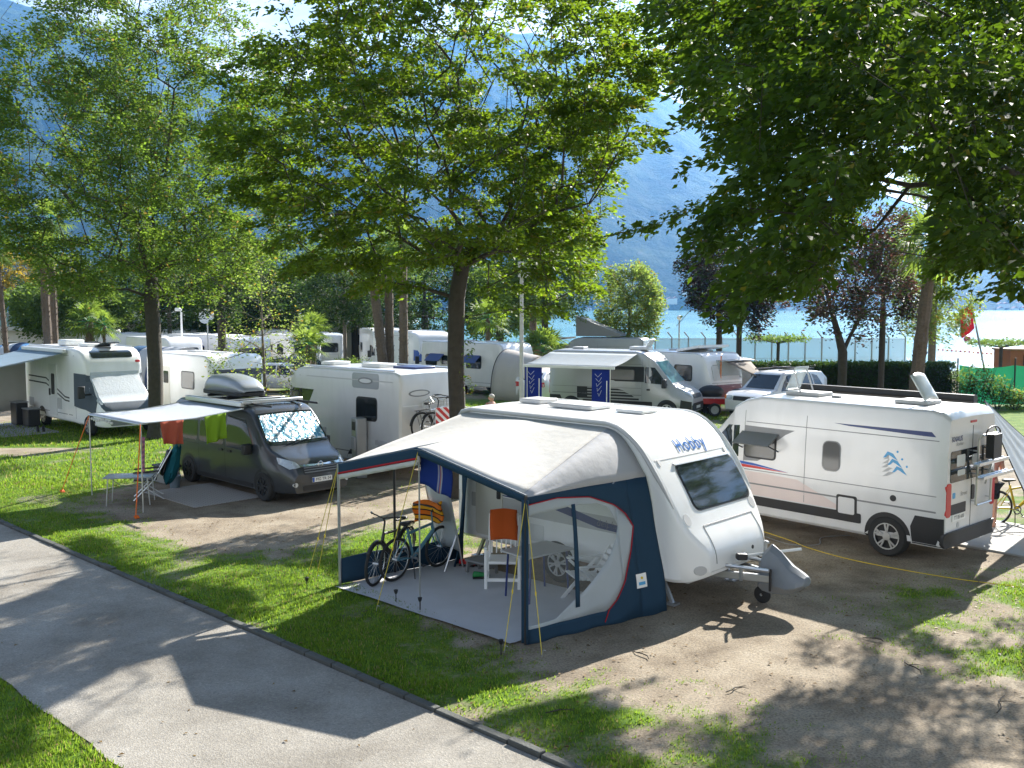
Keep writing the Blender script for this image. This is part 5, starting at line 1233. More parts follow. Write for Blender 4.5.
def tree(name, label, base, trunk, att, r_base, lm, per, L, Wd, size, bark='trunk', group=None, jit=.10, step=.55, up=.25, pen=.35, droop=.35, flat=.55, spread=1, tip=.007, keep=None, thick=.06, clump=0., guides=None):
    t = thing(name, label, 'tree', base, 0, group)
    P, par, ends = grow(trunk, att, jit, 0, step, up, pen)
    V, F = branch_mesh(P, par, r_base, tip); o0 = np.array((base[0], base[1], 0))
    np_mesh('trunk', V - o0, F, bark, t, smooth=True)
    idx = ends
    if spread > 1: idx = np.unique(np.concatenate([ends, par[ends]]))
    idx = idx[par[idx] >= 0]
    D = P[idx] - P[par[par[idx]]]; hor = P[idx] - np.array(trunk[-1]); hor[:, 2] *= .2; hor /= np.linalg.norm(hor, axis=1, keepdims=True) + 1e-6
    D = D / (np.linalg.norm(D, axis=1, keepdims=True) + 1e-6) * .6 + hor * .8 + NP.normal(0, .25, D.shape); D[:, 2] *= .45
    LV = leaves(P[idx], D, per, L, Wd, size, flat, droop, thick=thick)
    if clump > 0:
        c = LV.reshape(-1, 4, 3).mean(1); q = fbm(c[:, 0] * .9 + c[:, 2] * .5, c[:, 1] * .9 - c[:, 2] * 1.1, 3); LV = LV.reshape(-1, 4, 3)[NP.random(len(c)) < np.clip((q - clump) * 12, .05, 1)].reshape(-1, 3)
    if keep is not None:
        c = LV.reshape(-1, 4, 3).mean(1); LV = LV.reshape(-1, 4, 3)[keep(c)].reshape(-1, 3)
    np_mesh('crown', LV - o0, np.arange(len(LV)).reshape(-1, 4), lm, t)
    return t

def crown_points(n, cx, cy, prof, seed_gap=.0, inner=.35, layer=0., gapscale=.5):
    """points in a crown; prof: (z, radius) table"""
    out = []; z0, z1 = prof[0][0], prof[-1][0]
    rm_ = max(r for _, r in prof)
    while len(out) < n:
        z = NP.uniform(z0, z1); r0 = lerp_tab(prof, z)
        if NP.random() > (r0 / rm_) ** 1.6 + .05: continue
        a = NP.uniform(0, 2 * PI); r = r0 * (inner + (1 - inner) * NP.random() ** .55) * (.82 + .36 * float(fbm(a * 1.3 + cx, z * .7 + cy)))
        x, y = cx + r * math.cos(a), cy + r * math.sin(a)
        if seed_gap and float(fbm(x * gapscale + z * .31 + cx * 3.7, y * gapscale - z * .27 + z * gapscale, 3)) < seed_gap: continue
        if layer: z = round(z / layer) * layer + NP.normal(0, layer * .13) - r * .05
        out.append((x, y, z))
    return np.array(out)

# places that must lie in the sun as they do in the photograph
SUNNY = [([cw(-3.6, -2.6), cw(.7, -2.6), cw(1.6, .2), cw(1.8, 2.4), cw(-3.4, 2.4)], 1.9, 1.), ([cw(-3.2, .2), cw(.6, .2), cw(1.8, 2.4), cw(-3.4, 2.4)], 2.6, 1.),
         ([(3.9, 19.4), (7.8, 15.6), (9.4, 17.4), (5.5, 21.6)], 2.2, 1.), ([(-7., 20.6), (-4.6, 19.2), (-3.6, 21.), (-6., 24.)], 1.6, 1.),
         (wpoly([(30, 720), (120, 668), (170, 655), (195, 702), (345, 742), (432, 712), (560, 768), (620, 860), (60, 860)]), 0, .97),
         (wpoly([(-40, 530), (60, 548), (80, 572), (20, 600), (-60, 620)]), 0, .95),
         (wpoly([(530, 655), (668, 612), (700, 590), (760, 640), (700, 665), (560, 700)]), 0, .93),
         (wpoly([(110, 530), (180, 560), (320, 570), (345, 590), (300, 600), (180, 582), (120, 560)]), 0, .8), (wpoly([(225, 575), (345, 590), (335, 640), (280, 620)]), 0, .75), (wpoly([(0, 455), (170, 445), (160, 490), (60, 530), (0, 520)]), 0, .85)]
def sunny_ok(p):
    bad = np.zeros(len(p), bool); rnd = NP.random(len(p))
    for q, h, k in SUNNY:
        x, y = sunhit(p, h); bad |= pip(x, y, q) & (rnd < k)
    return ~bad

hornbeam = leaf_mat('hornbeam_leaf', (.012, .030, .005), (.038, .072, .010), (.30, .46, .02), trans=.36, odd=(.20, .17, .02), oddp=.03)
beech = leaf_mat('pale_green_leaf', (.032, .068, .013), (.075, .12, .025), (.22, .35, .035), trans=.45, odd=(.25, .18, .04), oddp=.04)
nearleaf = leaf_mat('near_leaf', (.009, .025, .005), (.028, .056, .009), (.22, .38, .018), trans=.28, odd=(.22, .19, .02), oddp=.015)

# the broad tree in the middle
cx, cy = -1.26, 22.
prof = [(4.6, 2.2), (5.2, 3.8), (6.2, 4.9), (7.6, 5.4), (9.2, 5.3), (11., 4.4), (12.6, 2.6), (13.4, .8)]
att = crown_points(1050, cx + .05, cy, prof, .37, .26, .5)
guide = np.array([(cx + a, cy + b, c) for a, b, c in ((.35, 0, 5.8), (.62, 0, 6.4), (.85, .05, 7.1), (1.05, .1, 8.2), (1.1, .05, 9.6), (-.12, .2, 6.), (-.14, .2, 7.2), (-.1, .25, 8.4), (0, .3, 9.8), (-.7, -.3, 5.6), (-1.7, -.5, 6.2), (-2.9, -.6, 6.8), (1.4, -.3, 6.2), (2.4, -.5, 6.7))])
lo = np.concatenate([crown_points(90, cx + 1.6, cy - .6, [(4.9, 2.6), (6., 3.4)], .2, .4), crown_points(170, cx + 2.6, cy - .8, [(5.4, 2.2), (7., 2.9), (8.5, 2.6)], .3, .2)])
att = np.concatenate([att, lo]); att = att[sunny_ok(att)]; att = np.concatenate([guide, att]); att = att[~((att[:, 0] - cx > 3.6 - .35 * np.maximum(0, 7 - att[:, 2])) & (att[:, 2] < 8.8))]
u, v = proj(att); att = att[~((v > 262) & (u > 400) & (u < 520) & (att[:, 1] < 22.5))]
tree('broad_tree', 'broad dark green tree with low spreading layers behind the cream awning', (cx, cy), [(cx, cy, 0), (cx + .02, cy, 1.5), (cx - .03, cy, 3.2), (cx, cy, 4.6), (cx + .12, cy, 5.3)], att, .195, hornbeam, 165, .60, .50, .122, 'trunk', jit=.10, keep=sunny_ok, spread=2, clump=.36)
# green shoots on its trunk
sh = []
tp = np.array([(cx + NP.uniform(.1, .26), cy - .2, z) for z in NP.uniform(2.0, 4.2, 16)]); LV = leaves(tp, np.tile((1., -.4, .1), (16, 1)), 9, .18, .14, .08)
t = bpy.data.objects['broad_tree']; np_mesh('foliage', LV - np.array((cx, cy, 0)), np.arange(len(LV)).reshape(-1, 4), beech, t)

# the airy upright tree at the left
lx, ly = S(153, 32.)
prof = [(4.8, 2.6), (6., 4.2), (8., 4.9), (10.5, 4.9), (12.5, 4.2), (14.5, 3.0), (16., 1.2)]
att = crown_points(1000, lx, ly, prof, .40, .18, 0, .6)
gd = []
for k in range(11):
    a = 2.4 * k; f = .25 + .75 * ((k * 5) % 11) / 11
    for q in np.linspace(.12, .9, 8): gd.append((lx + 3.9 * f * math.cos(a) * q ** .9, ly + 3.9 * f * math.sin(a) * q ** .9, 4.9 + q * (9.6 - 3.2 * f)))
att = np.concatenate([np.array(gd), att])
tree('upright_tree', 'airy pale green tree with many upright limbs at the left', (lx, ly), [(lx, ly, 0), (lx + .05, ly, 2.5), (lx - .02, ly, 4.7), (lx + .02, ly, 5.4)], att, .25, beech, 150, .62, .5, .118, 'trunk', clump=.35, jit=.05, up=.5, pen=.12, droop=.2, flat=.3, spread=2, thick=.14)

# the big tree outside the right edge whose branches hang into the picture
LEAFZONE = [(655, -400), (640, -40), (668, 40), (700, 60), (716, 120), (732, 150), (744, 172), (730, 196), (716, 215), (728, 240), (716, 275), (740, 285), (770, 300), (800, 300), (830, 262), (868, 226), (892, 184), (905, 160), (938, 168), (956, 204), (950, 250), (970, 275), (1000, 255), (1030, 280), (1300, 300), (1500, -400)]
GAPS = []
bx_, by_ = 10.6, 13.6
pts = []
while len(pts) < 2350:
    p = np.array((NP.uniform(.6, 19, 4000), NP.uniform(7.5, 20.5, 4000), NP.uniform(4.1, 13, 4000))).T
    d = np.hypot(p[:, 0] - bx_, p[:, 1] - by_) / 10.2; zc = (p[:, 2] - 6.4) / 6.6
    k = (d * d + zc * zc < 1) & (d > .12)
    low = (p[:, 2] > 4.2 + .10 * np.hypot(p[:, 0] - bx_, p[:, 1] - by_) * 0)
    u, v = proj(p); inf = (u > -20) & (u < 1040) & (v > -20)
    k &= low & np.where(inf, pip(u, v, LEAFZONE), (NP.random(len(p)) < .22) & (v > -500) & (u > 600)) & sunny_ok(p)
    for g in GAPS: k &= ~pip(u, v, g)
    k &= (fbm(p[:, 0] * .55 + p[:, 2] * .3, p[:, 1] * .55 - p[:, 2] * .35, 3) > .40)
    pts += list(p[k])
att = np.array(pts[:2350])
br = np.array([(S(u, d)[0], d, CAM_H + (HOR - v) / FPX * d) for u, v, d in ((725, 196, 15.5), (700, 208, 15.2), (670, 220, 15), (645, 228, 14.8), (620, 234, 14.6), (600, 238, 14.5), (720, 262, 14.5), (706, 290, 14), (690, 310, 13.8), (676, 326, 13.6), (740, 250, 14.6), (712, 312, 14), (725, 285, 14.4), (700, 120, 14), (706, 165, 14), (990, 262, 15), (1010, 285, 15), (1022, 250, 14), (965, 285, 16), (950, 265, 16))])
att = np.concatenate([att, br])
def keepr(c):
    u, v = proj(c); k = np.ones(len(c), bool)
    for g in GAPS: k &= ~(pip(u, v, g) & (NP.random(len(c)) < .9))
    k &= ~((v > 300) & (u > 745)); return k & sunny_ok(c)
tree('overhanging_tree', 'large dark leafed tree whose branches hang in from the right edge', (bx_, by_), [(bx_, by_, 0), (bx_ + .1, by_, 2.5), (bx_, by_ + .1, 4.6), (bx_ - .1, by_, 6.5), (bx_, by_, 8.5)], att, .36, nearleaf, 108, .46, .38, .112, 'trunk', jit=.08, pen=.30, spread=1, keep=keepr, droop=.5, tip=.0045, clump=.33)

# ------------------------------------------------------------------ smaller trees further back
def small_tree(name, label, u, d, prof, n, lm, per=40, size=.12, r=.15, bark='trunk2', group=None, L=.6, lean=0., fork=None, gap=.36, inner=.3, tip=.012, zt=None, guides=None):
    x, y = S(u, d); z0 = prof[0][0]; zt = zt or (prof[-1][0] * .6 + z0 * .4)
    att = crown_points(n, x + lean, y, prof, gap, inner)
    if guides: att = np.concatenate([np.array(guides) + np.array((x, y, 0)), att])
    return tree(name, label, (x, y), [(x, y, 0), (x, y, fork * .6), (x, y, fork)] if fork else [(x, y, 0), (x + lean * .6, y, z0 + .3), (x + lean, y, zt)], att, r, lm, per, L, L * .9, size, bark, group, jit=.09, spread=1, tip=tip, droop=.25, flat=.3, thick=.2)
def zv(v, d): return CAM_H + (HOR - v) / FPX * d
dark = leaf_mat('dark_leaf', (.018, .040, .010), (.04, .075, .018), (.08, .15, .025), trans=.3)
mid = leaf_mat('mid_green_leaf', (.045, .085, .018), (.09, .14, .03), (.22, .34, .05), trans=.42)
yel = leaf_mat('yellow_leaf', (.10, .12, .015), (.30, .22, .02), (.5, .36, .04), trans=.45)
purp = leaf_mat('purple_leaf', (.014, .010, .012), (.038, .025, .028), (.06, .03, .03), trans=.2, odd=(.03, .06, .012), oddp=.3)
lime = leaf_mat('lime_leaf', (.10, .15, .03), (.17, .22, .05), (.36, .48, .08), trans=.45, odd=(.3, .2, .03), oddp=.06)
d = 56
small_tree('round_tree', 'full mid green tree behind the lamp post, before the lake', 545, d, [(zv(318, d), 1.6), (zv(300, d), 2.6), (zv(260, d), 3.1), (zv(230, d), 2.4), (zv(212, d), .9)], 330, mid, 95, .17, .2, 'trunk', L=.7, gap=.25)
d = 58
small_tree('round_tree', 'small lime green tree with a round crown standing alone by the lake', 629, d, [(zv(345, d), .7), (zv(325, d), 1.6), (zv(300, d), 1.95), (zv(282, d), 1.6), (zv(266, d), .5)], 240, lime, 80, .16, .1, L=.5, gap=.2)
d = 50
small_tree('plum_tree', 'dark purple leafed tree with a bare lower trunk, left of its twin by the lake', 719, d, [(zv(318, d), .6), (zv(300, d), 1.6), (zv(270, d), 2.1), (zv(235, d), 1.2)], 150, purp, 80, .16, .15, 'trunk', L=.5, gap=.25)
d = 46
small_tree('plum_tree', 'dark purple leafed tree in front of the lake fence, right of its twin', 739, d, [(zv(335, d), .5), (zv(310, d), 1.5), (zv(280, d), 2.0), (zv(240, d), 1.4)], 150, purp, 80, .16, .13, 'trunk', L=.5, gap=.25)
d = 36
small_tree('copper_tree', 'copper leafed tree with a forked trunk in front of the dark hedge', 843, d, [(zv(318, d), 1.2), (zv(290, d), 2.2), (zv(255, d), 2.6), (zv(225, d), 1.9), (zv(205, d), .6)], 150, leaf_mat('copper_leaf', (.04, .03, .025), (.13, .085, .075), (.16, .07, .05), trans=.3, odd=(.06, .10, .02), oddp=.3), 75, .15, .17, 'trunk', L=.5, gap=.28, guides=[(-.2, 0, 3.4), (-.45, 0, 4.2), (-.7, .1, 5.2), (.25, 0, 3.3), (.6, 0, 4.), (.8, 0, 4.9)], fork=2.7)
d = 37.5
small_tree('plum_tree', 'thin trunk with low dark purple leaves right of the copper tree, before the hedge', 882, d, [(zv(335, d), .5), (zv(315, d), 1.1), (zv(280, d), 1.3), (zv(250, d), .6)], 90, purp, 60, .14, .12, 'trunk', L=.45)
d = 52
small_tree('round_tree', 'light green leafy tree by the shore between the hanging branches', 932, d, [(zv(338, d), .7), (zv(310, d), 1.7), (zv(270, d), 2.2), (zv(215, d), 2.2), (zv(165, d), 1.6), (zv(150, d), .5)], 260, lime, 75, .17, .2, 'trunk2', L=.6, gap=.33)
d = 60
small_tree('dense_tree', 'round dark green tree on a thin trunk behind the silver estate car', 345, d, [(zv(322, d), 1.3), (zv(305, d), 2.2), (zv(285, d), 2.3), (zv(268, d), 1.), ], 170, dark, 60, .18, .12, L=.6, gap=.2)
small_tree('dense_tree', 'slim dark tree with a low crown left of the thin sapling', 222, 50, [(zv(318, 50), .9), (zv(300, 50), 1.6), (zv(265, 50), 1.9), (zv(230, 50), 1.2)], 150, dark, 50, .16, .22, 'trunk', L=.5, gap=.26)
small_tree('yellow_tree', 'yellowing bushy tree behind the low building at the left edge', 24, 92, [(zv(325, 92), 3.2), (zv(300, 92), 5.), (zv(275, 92), 4.6), (zv(252, 92), 1.8)], 240, yel, 60, .30, .3, L=1.0, gap=.2)
for k, (u, d, h, r, lab) in enumerate(((105, 84, 255, 6.5, 'dark bushy tree behind the white caravans at the far left'), (190, 80, 235, 6.6, 'dark bushy tree far behind the upright tree'), (285, 84, 240, 6.8, 'dark bushy tree far back behind the sapling'), (425, 78, 240, 6.5, 'dark bushy tree far back left of the broad trunk'), (500, 74, 270, 3.4, 'bushy tree low behind the palms near the lamp post'), (355, 82, 235, 6.6, 'dark bushy tree far back between the palm trunks and the sapling'), (240, 72, 262, 4.2, 'dark bushy tree behind the slim dark tree'), (70, 70, 280, 3.6, 'green bushy tree right behind the twin palm trunks'))):
    small_tree('bushy_tree', lab, u, d, [(zv(335, d), r * .5), (zv(318, d), r * .95), (zv((h + 308) / 2, d), r), (zv(h, d), r * .35)], 330, dark if k % 3 == 0 else mid, 62, .26, .3, 'trunk', 'bushy trees far back in the campsite', L=.95, gap=.18)
small_tree('cypress', 'dark narrow cypress-like tree beside the white satellite dish', 170, 66, [(zv(330, 66), .8), (zv(310, 66), 1.4), (zv(285, 66), 1.5), (zv(255, 66), .5)], 150, dark, 60, .17, .15, L=.5, gap=.1)
# thin sapling with sparse leaves
sx, sy = S(263, 27); att = crown_points(150, sx, sy, [(1.4, .9), (2.6, 1.35), (4., 1.3), (5.4, .8), (6.2, .25)], .36, .2)
tree('sapling', 'thin sapling with sparse pale leaves behind the grey roof box', (sx, sy), [(sx, sy, 0), (sx + .03, sy, 2.), (sx - .02, sy, 4.), (sx, sy, 5.6)], att, .055, lime, 16, .4, .35, .085, 'trunk2', jit=.05, up=.5, pen=.1, tip=.005, droop=.2, flat=.2, spread=2, thick=.14)

# ------------------------------------------------------------------ palms
palmleaf = leaf_mat('palm_leaf', (.05, .095, .018), (.10, .16, .03), (.28, .40, .05), trans=.4)
def palm_mesh(nf, R_, seed, up0=75, up1=-50):
    g = np.random.default_rng(seed); V = []; F = []
    stems = MB()
    for i in range(nf):
        az = 2.4 * i + g.uniform(-.2, .2); el = R(up0 + (up1 - up0) * (i + .5) / nf + g.uniform(-8, 8)); l = R_ * g.uniform(.45, .6)
        d = np.array((math.cos(el) * math.cos(az), math.cos(el) * math.sin(az), math.sin(el))); s = np.array((-math.sin(az), math.cos(az), 0)); n = np.cross(d, s)
        tip = d * l - np.array((0, 0, .12 * l)); stems.tube([(0, 0, 0), tuple(d * l * .5), tuple(tip)], .014, 4, cap=False)
        B = 17
        for k in range(B):
            a = R(-118 + 236 * k / (B - 1)); bl = R_ * .55 * (1 - .25 * abs(a) / 2) * g.uniform(.85, 1.1)
            q = d * math.cos(a) + s * math.sin(a) + n * (.12 * math.cos(3 * a)); q /= np.linalg.norm(q); w = np.cross(q, n); w /= np.linalg.norm(w)
            b0 = tip; m = tip + q * bl * .55 + w * 0; e = tip + q * bl - np.array((0, 0, .30 * bl * g.uniform(.5, 1.3)))
            o = len(V); ww = .034 * R_ / 1.1
            V += [b0, m - w * ww, e, m + w * ww]; F.append((o, o + 1, o + 2, o + 3))
    return np.array(V), np.array(F), stems
def palm(label, u, d, h, rt, R_=1.1, nf=26, lean=(0, 0), seed=0, up1=-50, group='palms between the pitches', skirt=True):
    x, y = S(u, d); t = thing('palm_tree', label, 'palm', (x, y), 0, group)
    n = 16; pts = [(lean[0] * (k / n) ** 1.3, lean[1] * k / n, h * k / n) for k in range(n + 1)]; m = MB()
    rad = [rt * (1.15 - .25 * k / n + .10 * ((k * 7) % 3 - 1) * .5) for k in range(n + 1)]; m.tube(pts, rad, 10)
    for k in range(int(h * 26)):
        s = NP.random(); a = NP.uniform(0, 2 * PI); p = Vector((lean[0] * s ** 1.3 + rt * math.cos(a), rt * math.sin(a), h * s)); m.bar(p, p + Vector((.05 * math.cos(a), .05 * math.sin(a), .10)), .04, .015)
    m.build('trunk', 'palmbark', t)
    V, F, st = palm_mesh(nf, R_, seed, 78, up1); V = V + np.array((lean[0], lean[1], h)); np_mesh('crown', V, F, palmleaf, t)
    st.v = [(a + lean[0], b + lean[1], c + h) for a, b, c in st.v]; st.build('frond_stems', 'green', t)
    return t
palm('tall palm with rough trunk at the left, the left one of the close pair', 49, 46, zv(262, 46) + .6, .20, 1.2, 24, (-.15, 0), 1)
palm('tall palm with rough trunk at the left, the right one of the close pair', 55, 47.5, zv(220, 47), .19, 1.3, 26, (-.05, 0), 2)
palm('thin leaning palm at the very left edge', 8, 44, zv(250, 44), .11, 1.2, 22, (-.35, 0), 3)
palm('short stout palm in front of the dark low hedge at the left', 90, 58, zv(322, 58), .26, 1.7, 30, (0, 0), 4, -30)
palm('young thin palm right of the short stout palm', 104, 57, zv(325, 57), .08, 1.2, 18, (.05, 0), 5)
palm('palm trunk behind the silver motorhome, the leftmost and leaning of three', 385, 46, zv(262, 46), .22, 1.3, 24, (-.65, 0), 6)
palm('palm trunk behind the silver motorhome, the middle one of three', 389.5, 46.5, zv(250, 46), .2, 1.3, 24, (.0, 0), 7)
palm('palm trunk behind the silver motorhome, the rightmost of three', 403.5, 44, zv(240, 44), .19, 1.3, 24, (.02, 0), 8)
palm('low palm with fans over the white caravan left of the lamp post', 488, 60, zv(318, 60), .14, 1.6, 28, (0, 0), 9, -40)
palm('palm with brown trunk just right of the lamp post', 533, 58, zv(300, 58), .22, 1.6, 28, (.0, 0), 10, -40)
palm('bright young palm close to the silver camper van rear', 543, 50, zv(352, 50), .2, 1.7, 30, (0, 0), 11, -20)
palm('leaning palm in front of the dark hedge, right of the copper tree', 915, 33, zv(245, 33), .21, 1.5, 30, (.50, 0), 12)
palm('small palm by the sapling', 308, 46, zv(345, 46), .13, 1.2, 24, (0, 0), 13, -30)
palm('low palm below the dark round tree, left of the silver estate car', 312, 52, zv(330, 52), .2, 1.3, 24, (0, 0), 14, -30)
# ------------------------------------------------------------------ other vehicles of the campsite
def caravan(label, u, d, rz, L=5.2, paint='white', zr=2.58, group=None, awn=False, win='glass', stripe=None, side='R', name='caravan'):
    x, y = S(u, d); t = thing(name, label, 'caravan', (x, y), rz, group)
    h = L / 2; nose_ = [(h - .75, zr), (h - .55, zr - .05), (h - .4, zr - .18), (h - .28, zr - .42), (h - .18, zr - .8), (h - .1, zr - 1.2), (h - .02, zr - 1.5), (h, zr - 1.75)]
    v = Veh(t, caravan_hull(-h, nose_, zr=zr), paint)
    v.window('F', -.75, .75, 1.42, 1.98, .08, win)
    for s in 'LR':
        yy = (1 if s == 'L' else -1)
        MB().tube([(-h + .12, yy * 1.10, zr - .03), (h - .8, yy * 1.10, zr - .03), (h - .5, yy * 1.09, zr - .12), (h - .3, yy * 1.02, zr - .45)], .022, 6).build('edge_rail', 'ltgrey', t)
        v.patch('skirt_line', s, rr(-h + .2, h - .6, .62, .64, .008), 'midgrey', .003, rim=.002, step=.8); v.patch('vent_grille', s, rr(-h + .25, -h + .6, .75, 1.1, .02), 'ltgrey', .008)
        v.window(s, .3, 1.3, 1.35, 1.95, .08, win); v.window(s, -h + .4, -h + 1.2, 1.4, 1.92, .08, win)
        if stripe: v.patch('stripe', s, rr(-h + .1, h - .5, 1.02, 1.14, .02), stripe, .004, rim=.002, step=.6)
        v.wheel(-.1, 1.12 if s == 'L' else -1.12, .31, .2, 'ltgrey', spokes=0)
    dr = v.patch('door', side, rr(-h + 1.5, -h + 2.12, .55, 2.1, .05), 'cream', .012); v.patch('door_pane', side, rr(-h + 1.6, -h + 2.02, 1.45, 1.92, .05), win, .018, dr)
    for yy in (-.6, .78): v.patch('panel_groove', 'F', rr(yy - .006, yy + .006, .75, 1.25, .005), 'midgrey', .003, rim=.002)
    v.patch('front_band', 'F', rr(-1., 1., 1.26, 1.29, .01), 'ltgrey', .004, rim=.003)
    MB().box((-.6, 0, zr + .04), (.7, .55, .08)).build('roof_hatch', 'ltgrey', t, bevel=.02); MB().box((.9, .1, zr + .03), (.45, .45, .07)).build('roof_hatch', 'ltgrey', t, bevel=.02)
    m = MB()
    for yy in (-.5, .5): m.bar((h - .5, yy, .45), (h + .9, yy * .1, .45), .06, .1)
    m.box((h + .95, 0, .46), (.3, .12, .12)); m.build('drawbar', 'steel', t)
    return v

def motorhome(label, u, d, rz, L=6.8, paint='white', zr=2.85, name='motorhome', rearwin=True, win='glass', group=None, xy=None, wd=1.14):
    x, y = xy or S(u, d); t = thing(name, label, 'motorhome', (x, y), rz, group); h = L / 2
    st = [(-h, .62, zr - .22, wd - .08, wd - .08, wd - .1, 1.4, .12), (-h + .05, .5, zr - .06, wd - .02, wd - .02, wd - .04, 1.4, .10), (-h + .2, .42, zr, wd, wd, wd - .02, 1.4, .08), (-h + 1.5, .36, zr, wd, wd, wd - .02, 1.4, .08), (h - 2.6, .36, zr, wd, wd, wd - .02, 1.4, .08), (h - 2.1, .36, zr - .01, wd - .01, wd - .01, wd - .03, 1.4, .1)]
    for x_, zt, w in ((h - 1.8, zr - .06, wd - .03), (h - 1.55, zr - .18, wd - .06), (h - 1.40, zr - .38, wd - .10), (h - 1.32, zr - .62, wd - .13), (h - 1.28, 2.02, wd - .13), (h - 1.0, 1.72, wd - .13), (h - .7, 1.42, wd - .13), (h - .58, 1.28, wd - .14), (h - .3, 1.16, wd - .16), (h - .1, 1.0, wd - .24), (h - .02, .85, wd - .32), (h, .7, wd - .4)):
        st.append((x_, .34, zt, w, w, min(w, w - .04 if zt > 2.1 else lerp_tab([(.7, w - .06), (1.3, w - .08), (2.02, w - .16)], zt)), .9 if zt < 1.4 else 1.2, .12 if zt > 2.1 else .07))
    v = Veh(t, hull(st, bulge=0), paint)
    for yy in (wd - .05, -wd + .05):
        for x_ in (h - .95, -h + 1.75): v.wheel(x_, yy, .34, .22, 'alu', spokes=6)
    for s, sg in (('L', 1), ('R', -1)):
        v.patch('skirt_line', s, rr(-h + .3, h - 2.2, .60, .625, .01), 'midgrey', .003, rim=.002, step=.8); v.patch('roof_line', s, rr(-h + .25, h - 2.0, zr - .26, zr - .235, .01), 'ltgrey', .006, rim=.003, step=.8)
        v.patch('door_gap', s, rr(h - 1.93, h - 1.915, .5, 2.05, .006), 'midgrey', .003, rim=.002, step=.5)
        v.patch('service_flap', s, rr(-h + .45, -h + .95, .68, 1.0, .03), 'ltgrey', .008); v.patch('vent_grille', s, rr(-.1, .3, .75, 1.15, .02), 'ltgrey', .012)
        MB().tube([(-h + .3, sg * (wd - .12), zr + .03), (h - 2.2, sg * (wd - .12), zr + .03)], .025, 6).build('roof_rail', 'alu', t)
        v.patch('cab_window', s, [(h - 1.85, 1.42), (h - .95, 1.38), (h - 1.05, 1.55), (h - 1.45, 2.0), (h - 1.85, 2.02)], win, .006)
        MB().box((h - .95, sg * 1.3, 1.5), (.14, .22, .42)).bar((h - .95, sg * .95, 1.42), (h - .95, sg * 1.25, 1.4), .06, .06).build('wing_mirror', 'black', t, bevel=.03)
        if rearwin: v.window(s, -h + .5, -h + 1.35, 1.5, 2.05, .07, win)
    v.patch('windscreen', 'F', [(-.80, 1.44), (.80, 1.44), (.82, 1.55), (.74, 2.0), (-.74, 2.0), (-.82, 1.55)], win, .008)
    v.patch('grille', 'F', [(-.5, .82), (.5, .82), (.56, 1.0), (-.56, 1.0)], 'black', .01); v.patch('bumper', 'F', rr(-.72, .72, .38, .62, .05), 'midgrey', .02)
    for s in (1, -1): v.patch('headlight', 'F', [(s * .52, .98), (s * .62, 1.12), (s * .78, 1.15), (s * .76, .98), (s * .66, .9)], 'lens', .014, step=.1)
    for s in (1, -1): v.patch('tail_light', 'B', rr(s * (wd - .28), s * (wd - .14), .8, 1.05, .04), 'red', .012)
    v.patch('rear_bumper', 'B', rr(-wd + .1, wd - .1, .45, .62, .05), 'ltgrey', .04)
    return v

# white motorhome at the left with padded windscreen cover
mv = motorhome('white motorhome at the left with a grey padded cover over its windscreen', 0, 0, R(-45), 6.9, 'white', 2.95, xy=(-15.5, 35.2), rearwin=False); t = mv.root; h = 3.45
MT['coverside'] = M('cover_side_cloth', (.075, .095, .12), .7)
mat_cover = M('padded_cover', (.50, .54, .57), .7, var=.08, bump=.4, bscale=14)
wc = mv.patch('windscreen_cover', 'F', [(-.92, 1.14), (.92, 1.14), (.94, 1.5), (.84, 2.14), (-.84, 2.14), (-.94, 1.5)], mat_cover, .03, step=.1)
mv.patch('cover_skirt', 'F', [(-.70, .62), (.70, .62), (.90, 1.0), (.92, 1.16), (-.92, 1.16), (-.90, 1.0)], 'coverside', .026, step=.1)
for s in 'LR': mv.patch('cover_side', s, [(h - 2.0, .95), (h - .5, .75), (h - .55, 1.35), (h - 1.35, 2.08), (h - 2.0, 2.1)], 'coverside', .024, step=.15)
mv.patch('skylight', 'F', rr(-.72, .72, zmid := 2.62, 2.86, .06), 'glass', .012, step=.1)
mv.patch('red_badge', 'F', rr(.78, .96, 2.44, 2.52, .02), 'red', .012)
d_ = mv.patch('door', 'R', rr(-.85, -.12, .5, 2.35, .05), 'white2', .03); mv.patch('door_pane', 'R', rr(-.62, -.30, 1.25, 2.0, .06), 'glass', .036, d_); mv.patch('door_handle', 'R', rr(-.8, -.7, 1.2, 1.45, .03), 'black', .06, d_)
for k, (a, b) in enumerate((((-3., 1.8), (.9, 1.2)), ((-3., 1.6), (.9, 1.08)))): mv.patch('side_stripe', 'R', [(a[0], a[1]), (-1.2, a[1] - .02), (.6, b[1]), (1.0, b[1] - .02), (1.0, b[1] + .03), (.6, b[1] + .05), (-1.2, a[1] + .03), (a[0], a[1] + .05)], 'black', .005, rim=.003, step=.3)
MB().box((.2, .0, 3.02), (.9, .6, .10)).build('roof_hatch', 'white2', t, bevel=.03); MB().box((1.3, .1, 3.06), (.8, .62, .05), (0, -.18, 0)).build('roof_hatch', 'glass', t, bevel=.02); MB().box((-1.2, -.2, 3.08), (.8, .7, .22)).build('roof_box', 'white2', t, bevel=.06); MB().box((-.9, .55, 3.02), (.5, .4, .14)).build('roof_vent', 'black', t, bevel=.03)
c45, s45 = math.cos(R(-45)), math.sin(R(-45))
a = thing('motorhome_awning', 'grey blue awning drawn out from the white motorhome at the left edge', 'awning', (-15.5, 35.2), R(-45))
MB().grid(lambda p, q: (-3.2 + 4.1 * p, -1.16 - 2.7 * q, 2.82 - .52 * q - .05 * math.sin(PI * q)), 8, 8).build('canopy', cloth_mat('blue_grey_canopy', (.30, .40, .48), .35), a, solid=.01)
